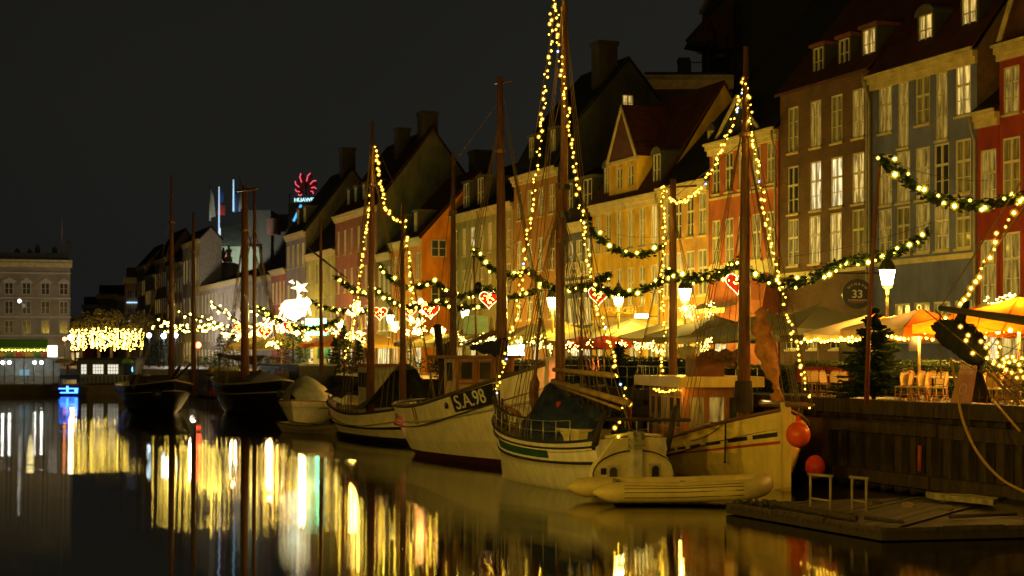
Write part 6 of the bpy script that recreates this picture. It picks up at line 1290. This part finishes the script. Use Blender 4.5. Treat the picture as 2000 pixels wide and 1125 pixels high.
# name plate of the moored museum ship, dark and gold lettered
nm = empty('dark_lighter', P(pu(600, 27.2), 27.2, 0), HROT, 'dark moored hull with gilded lettering beyond the small cruiser', 'ship')
MB().box(-9, -1.5, 0, 4, 1.0, 3.3).box(-9.1, -1.6, 3.3, 4.1, 1.1, 3.42, 1).box(-9.1, -1.62, 2.2, 4.1, -1.51, 2.3, 1).build('hull', [HULLK, mat('pale_rail', (.35, .3, .2))], nm)
text('lettering', 'København', 1.05, mat('gilding', (.6, .38, .08), .35, var=0), nm, Matrix.Translation((-1.6, -1.52, 2.75)) @ Matrix.Rotation(math.pi / 2, 4, 'X'), .02)
# signs
s33 = empty('round_sign', onv(1674, 574, 36.8), HROT + rad(70), 'round black hanging sign reading 33 before the brown brick house', 'sign')
a_ = .62; MB().lathe([(0, -.04), (a_, -.04), (a_, .04), (0, .04)], 24, ax=Matrix.Rotation(math.pi / 2, 3, 'X'), sm=False).build('disc', BLKP, s33)
SW = mat('sign_cream', (.62, .55, .38), .6, var=0)
text('lettering', '33', .46, SW, s33, Matrix.Translation((0, -.05, -.02)) @ Matrix.Rotation(math.pi / 2, 4, 'X'), .006, bold=.008)
for i, ch in enumerate('NYHAVN'):
    an = rad(90 + 50 - i * 20); text('lettering', ch, .15, SW, s33, Matrix.Translation((.44 * math.cos(an), -.05, .40 * math.sin(an) + .0)) @ Matrix.Rotation(math.pi / 2, 4, 'X') @ Matrix.Rotation(an - math.pi / 2, 4, 'Z'), .006)
text('lettering', 'COPENHAGEN', .115, SW, s33, Matrix.Translation((0, -.05, -.27)) @ Matrix.Rotation(math.pi / 2, 4, 'X'), .006)
MB().box(-.26, -.052, -.38, .26, -.045, -.34).build('red_bar', mat('red_cloth', (.35, .05, .02)), s33)
MB().tube([(-.9, 0, .85), (1.0, 0, .85)], .03, 5).tube([(0, 0, .6), (0, 0, .85)], .02, 4).build('bracket', DARKM, s33)
inn = empty('inn_sign', onv(1133, 508, FV - .15), HROT, 'pale capital letters fixed on the slate blue inn wall', 'sign')
text('lettering', 'HYTTEFADET', 1.25, mat('pale_gold_letter', (.55, .48, .3), .6, var=0), inn, Matrix.Translation((-.9, .02, -.55)) @ Matrix.Rotation(math.pi / 2, 4, 'X'), .03, sx=.62)
sk = empty('gilt_sign', onv(1199, 607, 36.5), HROT + rad(40), 'gilt letter sign hanging under the lantern before the yellow house', 'sign')
text('lettering', 'SKIPPERKROEN', .5, mat('dull_gilding', (.26, .15, .03)), sk, Matrix.Translation((0, 0, 0)) @ Matrix.Rotation(math.pi / 2, 4, 'X'), .03, sx=.8)
MB().tube([(-1.2, 0, -.32), (2.6, 0, -.32)], .025, 4).tube([(-1.2, 0, -.32), (-1.2, 0, -.1)], .02, 4).build('bracket', DARKM, sk)
ts_ = MB().box(-.75, 0, 0, .75, .06, 1.15); o = ts_.build('pale_teal_board', mat('pale_teal_board', (.25, .42, .36), .6), None, 'pale teal menu board above the yellow parasols', 'sign', loc=onv(929, 652, 33.8)); o.rotation_euler = (0, 0, .1)
mn = MB().box(-.2, 0, 0, .2, .04, .55); o = mn.build('menu_board', BLKP, None, 'small dark menu board on the parasol pole right of the spruce', 'sign', loc=onv(1787, 686, 31.5)); o.rotation_euler = (0, 0, HROT + .9)
mn = MB().box(-.25, 0, 0, .25, .04, .8); o = mn.build('menu_board', BLKP, None, 'dark menu board left of the spruce', 'sign', loc=onv(1652, 706, 31.4)); o.rotation_euler = (0, 0, HROT + .9)
gs = MB().box(-.8, -.1, 0, .8, .1, 1.3); o = gs.build('green_sign', emit('green_white_sign', (.35, 1, .5), 3), None, 'glowing green-white sign right of the reindeer light', 'sign', loc=onv(617, 655, 30)); plight('green_sign_glow', onv(622, 640, 31.5), 500, (.1, 1, .35), .4)
aw_ = MB().add([(-2.6, 0, 0), (2.2, 0, 0), (2.2, -1.3, -.35), (-2.6, -1.3, -.35), (-2.6, -1.3, -.6), (2.2, -1.3, -.6)], [(0, 1, 2, 3), (3, 2, 5, 4)]); o = aw_.build('awning', mat('striped_awning', (.45, .42, .3), .8), None, 'pale awning on the orange-red brick house', 'awning', loc=onv(1420, 590, FV - .1)); o.rotation_euler = (0, 0, HROT)
ar_ = MB(); ar = [(1.35 * math.cos(math.pi * i / 10), 2.0 * math.sin(math.pi * i / 10)) for i in range(11)]; ar_.add([(x, 0, z) for x, z in ar] + [(x, -.9 * (1 - (z / 2.0) ** 2) , z) for x, z in ar], [tuple(range(11)), tuple(range(11, 22))] + [(i, i + 1, i + 12, i + 11) for i in range(10)])
o = ar_.build('round_awning', mat('rusty_orange_canvas', (.36, .085, .015), .85), None, 'round-topped orange awning behind the hanging sail', 'awning', loc=onv(1494, 612, FV - .1)); o.rotation_euler = (0, 0, HROT)
for px, py, lab in ((1180, 688, 'red umbrella left of the hedge behind the ketch'), (1135, 668, 'red parasol behind the tallest mast')):
    parasol('parasol', pu(px, 30.4), 30.4, 1.9, 2.05, 2.35, mat('bright_red_canvas', (.7, .05, .02), .8), None, lab)
plight('red_shop_glow', P(pu(1150, 32), 31.5, GZ + 1.6), 60, (1, .08, .04), .2)
# magenta spots that graze the white hulls (added without fixtures, to tint them)
def spot(px, py, Y, tgt, e_, c, ang):
    l = bpy.data.lights.new('red_hull_spot', 'SPOT'); l.energy = e_; l.color = c; l.spot_size = rad(ang); l.spot_blend = 1; l.shadow_soft_size = .1
    o = link('red_hull_spot', l, None, at(px, py, Y)); d = Vector(tgt) - o.location; o.rotation_euler = d.to_track_quat('-Z', 'Y').to_euler(); return o
spot(630, 740, 52, at(785, 838, 66.5), 6500, (1, .14, .12), 4.2)
spot(560, 740, 60, at(652, 803, 83), 6000, (1, .14, .16), 2.6)
spot(1015, 820, 46, at(975, 880, 52), 40, (1, .15, .3), 8)
spot(1190, 700, 50, at(1078, 745, 57), 2600, (1, .25, .06), 15)
plight('street_fill', P(pu(1215, 36), 36, GZ + 2.8), 1500, (1, .62, .08), .3)  # added fill lights with no fixture, each lifting one house front
plight('street_fill', P(pu(830, 35), 35, GZ + 3.2), 2000, (1, .40, .03), .3)
plight('street_fill', P(pu(1320, 36), 36.5, GZ + 3.0), 550, (1, .72, .06), .3)
plight('street_fill', P(pu(930, 36), 36, GZ + 3.0), 350, (1, .8, .2), .3)
plight('wheelhouse_lamp', G.world((x1 + .3, -1.35, 2.75)), 12, (1, .5, .08), .06)
# bright shop light spilling from the door behind the leaning mast
for px, py, w2, h2 in ((1002, 677, .32, .8), (1020, 676, .12, .7)):
    m = MB().box(-w2, 0, 0, w2, .1, h2 * 1.4); m.build('shop_light', emit('white_shop_light', (1, .98, .85), 11), None, 'glaring white shop light %s beside the leaning mast' % ('panel' if px < 1010 else 'strip'), 'light', loc=onv(px, py + 18, 33))
m = MB().box(-.35, 0, -.1, .35, .1, .1); m.build('awning_spotlight', emit('white_shop_light', (1, .98, .85), 11), None, 'small white floodlight above the cream parasol', 'light', loc=onv(1253, 617, 37))

# ------------------------------------------------------------------ strings of lights
def string(label, pts, step, mat_=BULB, r_=.040, jit=.07, mats2=None, group=None, name='light_string', cable=.012, rad_var=.3):
    pts = smooth_pts(pts, 6); o0 = Vector(pts[-1]) if pts[-1].z < pts[0].z else Vector(pts[0]); root = empty(name, o0, 0, label, 'string lights', group)
    MB().tube([p - o0 for p in pts], cable, 4).build('cable', DARKM, root)
    r_ *= .72; ms = [MB().bulb((0, 0, 0), r_ * k).mesh('bulb', [mat_, HALOA]) for k in (1 - rad_var, 1, 1 + rad_var)]; mb = MB().bulb((0, 0, 0), r_).mesh('bulb', [BULBB, HALOB])
    for i, p in enumerate(resample(pts, step)):
        if R.random() < .05: continue
        q = p - o0 + Vector((R.uniform(-jit, jit), R.uniform(-jit, jit), R.uniform(-jit, jit)))
        link('bulb', mb if (mats2 and R.random() < .05) else R.choice(ms), root, q)
    return root
Y0 = 51.2
string('long light string from the tallest mast down left to the bowsprit', [at(1084, -30, Y0), at(1070, 120, 51.5), at(1052, 300, 52.5), at(1028, 480, 53.5), at(1003, 640, 54.8), at(966, 773, 56)], .155, mats2=1, r_=.047)
string('long light string from the tallest mast down right to the boom end', [at(1086, -30, Y0), at(1092, 90, Y0), at(1110, 230, 50.6), at(1133, 400, 49.8), at(1160, 560, 49), at(1188, 670, 48.2), at(1226, 790, 47)], .15, mats2=1, r_=.045)
string('short light string from the boom end to the ketch stern', [at(1226, 790, 47), at(1214, 812, 47), at(1205, 836, 47), at(1205, 858, 47)], .20, r_=.052)
string('light string from the boat mast down right to its bowsprit', [at(1457, 148, 52.3), at(1470, 260, 52), at(1492, 400, 50.8), at(1519, 540, 49.4), at(1552, 670, 48), at(1585, 795, 46.7)], .15, mats2=1, r_=.044)
string('light string sagging between the two masts of the cream boat', [at(1455, 150, 52.3), at(1428, 245, 54), at(1392, 330, 56), at(1352, 385, 58), at(1318, 393, 59.6), at(1294, 365, 60.4)], .16, mats2=1, r_=.048)
string('vertical light string left of the shorter mast', [at(1293, 366, 60.4), at(1297, 470, 60), at(1292, 560, 59.5), at(1298, 650, 59), at(1292, 738, 58.5)], .16, r_=.048)
string('light string down the left side of the tied mast', [at(726, 352, 78), at(717, 430, 79), at(704, 530, 80), at(692, 620, 80.5), at(672, 706, 81)], .20, r_=.065)
string('light string sagging between the two masts of the white fishing boat', [at(735, 288, 77.5), at(741, 350, 77), at(755, 405, 76), at(772, 430, 75), at(786, 430, 74.2)], .21, r_=.065)
string('light string hanging from the shorter mast of the white fishing boat', [at(790, 432, 74), at(796, 480, 74), at(803, 540, 74), at(806, 592, 74)], .23, r_=.062)
string('light string on the stay of the tall ship at the right edge', [at(2010, 372, 39), at(1988, 395, 39.2), at(1945, 470, 40), at(1900, 552, 41.2), at(1868, 598, 42), at(1848, 622, 42.2)], .24, BULB, .062)
nl = empty('net_lights', at(1940, 690, 40.5), 0, 'golden bulbs scattered over the bowsprit net at the right edge', 'string lights'); bms = MB().bulb((0, 0, 0), .042).mesh('bulb', [BULB, HALOA])
nlp = [(1876, 638), (1889, 642), (1891, 655), (1887, 665), (1878, 676), (1888, 688), (1900, 690), (1916, 667), (1924, 659), (1932, 671), (1926, 678), (1910, 686), (1918, 700), (1930, 688), (1928, 700), (1942, 705), (1948, 669), (1953, 677), (1947, 689), (1948, 696), (1960, 702), (1967, 697), (1952, 714), (1940, 710), (1962, 708), (1978, 697), (1971, 708), (1959, 716), (1982, 705), (1990, 712), (1994, 724), (1976, 728), (1965, 722), (1999, 737), (1986, 738), (1996, 700)]
for i, (px, py) in enumerate(nlp): link('bulb', bms, nl, at(px, py, 40.5 + .8 * math.sin(i * 1.7)) - Vector(nl.location))
string('tiny warm lights along the wheelhouse eave of the cream boat', [G.world((x1 - 2.5, -1.52, 2.86)), G.world((x1 - 1, -1.52, 2.76)), G.world((x1 + .5, -1.52, 2.86))], .16, BULB, .035, .03)
# fir garlands with large bulbs
def garland(label, pts, step=.62, r_=.10, w_=.17, n=60, mt=BULBG, group='fir garlands with bulbs'):
    pts = smooth_pts(pts, 6); o0 = Vector(pts[0]); root = empty('garland', o0, 0, label, 'garland', group)
    m = MB(); L = sum((b_ - a_).length for a_, b_ in zip(pts, pts[1:])); k = int(L * n)
    rp = resample(pts, L / k)
    for p in rp:
        for _ in range(2): m.leaf(p - o0 + Vector((R.gauss(0, w_ * .5), R.gauss(0, w_ * .5), R.gauss(0, w_ * .5))), R.uniform(.07, .15))
    m.tube([p - o0 for p in pts], w_ * .45, 5); m.build('greenery', FIRG, root)
    ms = [MB().bulb((0, 0, 0), r_ * q, 1.7).mesh('bulb', [mt, HALOY]) for q in (.45, .65, .85)]
    for i, p in enumerate(resample(pts, step)): link('bulb', ms[(i * 7) % 3], root, p - o0 + Vector((R.uniform(-.16, .16), R.uniform(-.2, -.1), R.uniform(-.2, .16))))
    return root
def gp(*a): return [at(px, py, Y) for px, py, Y in a]
garland('fir garland from the leaning red pole across the blue-grey house', gp((1716, 306, 46.5), (1745, 330, 46.8), (1790, 368, 47.5), (1840, 392, 48), (1900, 402, 48.5), (1960, 392, 49), (2010, 380, 49.5)), .42)
garland('fir garland rising to a window of the blue-grey house', gp((1440, 512, 54), (1480, 540, 55), (1530, 555, 56), (1585, 545, 58), (1640, 515, 60), (1700, 505, 62.5), (1760, 490, 64.5), (1811, 454, 66.6)), .6, .115)
garland('fir garland behind the shorter mast, before the ochre brick house', gp((1300, 528, 58), (1330, 542, 57.5), (1370, 544, 56.5), (1410, 535, 55), (1442, 512, 54)), .5, .105)
garland('fir garland sagging across the upper yellow house', gp((1146, 440, 66), (1180, 472, 66), (1220, 495, 66), (1262, 495, 66), (1292, 480, 66)), .62, .115)
garland('fir garland sagging low across the yellow house', gp((1160, 562, 68), (1190, 572, 67), (1230, 573, 66), (1270, 560, 65), (1300, 545, 64)), .6, .11)
garland('short fir garland tuft over the heart light', gp((1163, 556, 70), (1176, 546, 71), (1192, 536, 72)), .6, .10)
garland('fir garland from the cream house to behind the tallest mast', gp((924, 488, 80), (945, 510, 79), (970, 530, 78), (1005, 538, 77), (1028, 528, 76)), .75, .13)
garland('fir garland hanging left of the tallest mast', gp((1038, 528, 78), (1055, 548, 77), (1078, 560, 76), (1105, 566, 75), (1135, 562, 74), (1160, 560, 73)), .75, .12)
garland('fir garland rising left of the tallest mast', gp((990, 580, 80), (1020, 578, 80), (1045, 568, 80), (1065, 556, 80)), .8, .12)
garland('fir garland over the orange house', gp((741, 518, 96), (765, 545, 95), (790, 560, 94), (820, 560, 92), (845, 550, 91), (862, 560, 90), (880, 575, 89)), .85, .14)
garland('fir garland above the left heart on the cream house', gp((878, 574, 88), (905, 580, 87), (930, 572, 86), (955, 564, 85), (978, 572, 84)), .8, .13)
garland('fir garland below the orange house garland', gp((735, 565, 104), (760, 585, 102), (790, 598, 100), (825, 598, 98), (850, 592, 96)), .9, .14)
garland('fir garland joining the heart lights at the cream house', gp((862, 590, 90), (890, 600, 88), (925, 600, 87), (948, 596, 86)), .85, .12)
garland('fir garland left of the tied mast', gp((655, 540, 112), (680, 560, 108), (705, 572, 105), (735, 575, 102)), 1.0, .15)
garland('fir garland running right from the reindeer light', gp((600, 585, 118), (630, 600, 116), (662, 606, 113), (700, 610, 110), (728, 603, 107)), .9, .14)
garland('fir garland under the reindeer light', gp((505, 600, 140), (545, 625, 132), (585, 640, 126), (625, 640, 120), (665, 625, 114)), .95, .15)
def fargar(label, pts, n, r_=.10, spread=.3): 
    pts = smooth_pts(pts, 6); o0 = Vector(pts[0]); root = empty('garland', o0, 0, label, 'garland', 'far garlands over the quay'); MB().tube([p - o0 for p in pts], .10, 5).build('greenery', FIRG, root)
    L = sum((b_ - a_).length for a_, b_ in zip(pts, pts[1:])); m = MB()
    for p in resample(pts, L / n): m.ball(p - o0 + Vector((R.uniform(-spread, spread), 0, R.uniform(-spread, spread))), r_ * R.uniform(.6, 1.1))
    o = m.build('bulbs', BULBF, root); o['kind'] = 'stuff'
fl = [('far garland above the palace, highest swag', (413, 592), (440, 612), (470, 628), (505, 640), 26), ('far garland from the thin mast to the palace', (352, 613), (400, 625), (450, 640), (500, 632), 26), ('far garland swag by the two dark masts', (310, 618), (350, 640), (390, 642), (430, 630), 30),
      ('lowest far garland left of the palace', (335, 640), (370, 646), (410, 640), (450, 650), 28), ('far garland swag right of the palace', (470, 590), (510, 615), (550, 628), (585, 625), 24), ('faint far garland behind the leftmost dark ship', (300, 640), (325, 642), (345, 638), (372, 645), 16), ('far garland low before the rust-red house', (500, 640), (530, 636), (560, 646), (600, 650), 26)]
for lab, a, b_, c, d, n in fl:
    i_ = fl.index((lab, a, b_, c, d, n)); Y = 165 - i_ * 2; fargar(lab, [at(*a, Y), at(*b_, Y - 4), at(*c, Y - 8), at(*d, Y - 12)], n)
def cluster(label, px0, px1, py0, py1, Y, n, r_=.09, mt=None):
    m = MB(); c = at((px0 + px1) / 2, py1, Y); nb = max(3, int((px1 - px0) / 9)); cs = [(R.uniform(px0, px1), R.uniform(py0, py1)) for _ in range(nb)]
    for _ in range(n): a = R.choice(cs); q = at(a[0] + R.gauss(0, 4.5), a[1] + R.gauss(0, 3.4), Y + R.uniform(-.6, .6)); m.ball(q, r_ * .62 * R.uniform(.6, 1.2))
    m.build('fairy_light_mass', mt or emit('tangled_fairy_bulb', (1, .68, .13), 15), None, label, 'fairy lights', kind='stuff')
cluster('dense white fairy lights tangled below the orange house', 770, 872, 622, 652, 104, 330, .085)
cluster('white fairy light bushes before the palace', 432, 505, 645, 662, 165, 170, .13)
cluster('fairy lights twined in a shrub right of the shorter mast', 1330, 1395, 590, 625, 72, 110, .04)
cluster('fairy lights behind the radar of the cream boat', 1335, 1400, 665, 700, 62, 110, .033)
cluster('fairy lights in the windows behind the ketch mast string', 1195, 1290, 668, 690, 66, 110, .035)
cluster('fairy lights wound round the red house doorway', 1920, 1995, 570, 598, 59, 70, .045)
cluster('fairy lights over the terrace left of the leaning mast', 885, 965, 655, 672, 84, 90, .045)
cluster('fairy lights over the terrace between the tall masts', 1010, 1075, 655, 680, 74, 90, .04)
cluster('fairy lights round the terrace right of the tallest mast', 1110, 1150, 655, 685, 68, 60, .035)
cluster('warm lights along the shop fronts left of the tied mast', 640, 720, 640, 668, 118, 90, .08)
cluster('warm lights along the shop fronts by the lime house', 580, 630, 650, 668, 128, 70, .08)
cluster('golden fairy lights under the garlands by the palace', 505, 540, 668, 676, 140, 26, .11)
cluster('bright white garland tangle on the mast below the tied mast', 684, 700, 590, 625, 101, 60, .10)
cluster('orange festoon glowing below the red and white hearts', 790, 828, 590, 616, 108, 60, .11, emit('orange_bulb', (1, .35, .08), 22))
cluster('red and gold lights low on the palace front', 500, 545, 632, 648, 150, 60, .12, emit('salmon_bulb', (1, .42, .16), 20))
# hearts
def heart(px, py, Y, s_, label):
    c = at(px, py, Y); t = empty('heart_light', c, .1, label, 'heart light', 'red and white heart lights')
    ol = [(s_ * .062 * 16 * math.sin(a) ** 3, 0, s_ * .062 * (13 * math.cos(a) - 5 * math.cos(2 * a) - 2 * math.cos(3 * a) - math.cos(4 * a))) for a in [i * 2 * math.pi / 36 for i in range(37)]]
    MB().tube(ol, s_ * .034, 5, caps=False).build('outline', emit('heart_outline', (1, .60, .26), 4), t)
    m = MB(); m.add([(q[0] * .86, .03, q[2] * .86) for q in ol[:-1]] + [(q[0] * .86, .07, q[2] * .86) for q in ol[:-1]], [tuple(range(36)), tuple(range(36, 72))[::-1]] + [(i, (i + 1) % 36, (i + 1) % 36 + 36, i + 36) for i in range(36)]); m.build('red_panel', emit('heart_red', (1, .03, .008), .8), t)
    bm_ = MB().ball((0, 0, 0), s_ * .055).mesh('bulb', BULBG)
    for k in range(14): a = R.uniform(0, 6.28); q = ol[int(a / 6.28 * 36)]; f = R.uniform(.1, .75); link('bulb', bm_, t, (q[0] * f + (s_ * .15 if k % 2 else 0), -.04, q[2] * f))
for a in ((1440, 552, 54.5, .40, 'heart light half hidden by the tall mast, rightmost'), (1169, 576, 69, .44, 'heart light before the slate blue inn by the light string'), (955, 584, 85, .50, 'heart light before the cream house'), (841, 606, 97, .52, 'heart light before the glowing orange house'), (742, 611, 106, .48, 'heart light beside the tied mast'), (800, 606, 101, .45, 'heart light behind the shorter fishing boat mast'),
          (636, 640, 122, .50, 'heart light right of the green-white sign'), (564, 638, 128, .5, 'heart light under the reindeer light'), (518, 648, 140, .6, 'dim heart light left of the reindeer light'), (467, 640, 150, .6, 'far heart light before the palace')): heart(*a)
# reindeer and star
Yr = 114; rc = at(580, 645, Yr); rt = empty('reindeer_light', rc, 0, 'blazing white reindeer shaped light sculpture over the quay', 'light sculpture'); LED = emit('white_led', (1, .82, .38), 2.4); k = Yr / F
def rq(px, py): return ((px - 580) * k, R.uniform(-.05, .05), (645 - py) * k)
m = MB(); m.tube([rq(550, 600), rq(560, 596), rq(575, 594), rq(592, 592), rq(603, 590), rq(607, 594)], [.18, .36, .34, .36, .28, .12], 8); m.build('body', LED, rt)
for a in ([(554, 602), (548, 612), (544, 622)], [(560, 604), (556, 616), (553, 626)], [(600, 598), (604, 606), (607, 616)], [(595, 600), (597, 610), (594, 618)]): MB().tube([rq(*q) for q in a], [.15, .10, .07], 6).build('leg', LED, rt)
MB().tube([rq(584, 590), rq(584, 580), rq(586, 575)], [.22, .15, .2], 6).tube([rq(590, 590), rq(594, 584)], [.12, .06], 5).build('head', LED, rt)
MB().tube([rq(545, 604), rq(552, 600)], [.06, .15], 5).build('tail', LED, rt)
m = MB(); m.tube([rq(562, 613), rq(575, 616), rq(592, 610)], [.30, .42, .22], 8); m.build('garland_bed', emit('teal_white_led', (.85, 1, .75), 2.5), rt)
rs_ = empty('star_light', at(586, 562, Yr), 0, 'bright white star burst on top of the reindeer light', 'light sculpture')
m = MB(); P5 = []
for i in range(10): a = math.pi / 2 + i * math.pi / 5 + .35; r_ = .62 if i % 2 == 0 else .26; P5.append((r_ * math.cos(a) * 1.1, 0, r_ * math.sin(a) * .85))
m.add([(q[0], -.06, q[2]) for q in P5] + [(q[0], .06, q[2]) for q in P5], [tuple(range(10)), tuple(range(10, 20))[::-1]] + [(i, (i + 1) % 10, (i + 1) % 10 + 10, i + 10) for i in range(10)]); m.tube([(-.4, 0, .3), (-.75, 0, .45), (-.5, 0, .5)], .08, 5); m.build('star', LED, rs_)
# garland poles, rope wires
def pole(pts, r_, mt, label): 
    m = MB().tube(pts, r_, 8); m.build('garland_pole', mt, None, label, 'pole')
RP = mat('red_brown_pole', (.18, .055, .03), .5)
pole([at(1692, 790, 48), at(1700, 560, 47.4), at(1718, 318, 46.6)], [.075, .065, .045], RP, 'leaning red-brown pole carrying the right garland')
pole([P(pu(933, 30), 30, GZ), onv(925, 500, 30)], [.08, .05], RP, 'thin pole carrying the garland before the cream house')
pole([P(pu(1136, 29), 29, GZ), onv(1136, 540, 29)], [.07, .05], RP, 'thin dark red pole right of the tallest mast')
pole([at(628, 730, 98), at(626, 425, 98)], [.14, .07], WOODM, 'slender mast-like pole right of the reindeer light')
MB().tube([at(604, 486, 98), at(678, 544, 96)], [.07, .04], 5).build('gaff_spar', WOODM, None, 'pale diagonal spar crossing before the lime house', 'spar')
m = MB()
for a, b_ in ((onv(1716, 306, 31), onv(1930, 352, 39.4)), (onv(1146, 440, 33), onv(1290, 462, 39.4)), (onv(1500, 505, 36), onv(1820, 435, 39.4)), (onv(924, 488, 32), onv(1010, 470, 39.4))): m.tube(cat_pts(a, b_, .25, 6), .012, 4)
m.build('span_wires', DARKM, None, 'thin wires spanning from the garlands to the house fronts', 'wire')
# railing on the quay behind the boats
rl_ = empty('quay_railing', P(60, 28.9, GZ), HROT, 'thin steel railing along the quay edge behind the cream boat', 'railing'); 
for k in range(22): MB().tube([(k * -1.6 + 8, 0, 0), (k * -1.6 + 8, 0, .95)], .02, 5).build('post', MATS['galvanised'], rl_)
MB().tube([(8, 0, .95), (-25.6, 0, .95)], .018, 5).tube([(8, 0, .5), (-25.6, 0, .5)], .012, 5).build('rail', MATS['galvanised'], rl_)
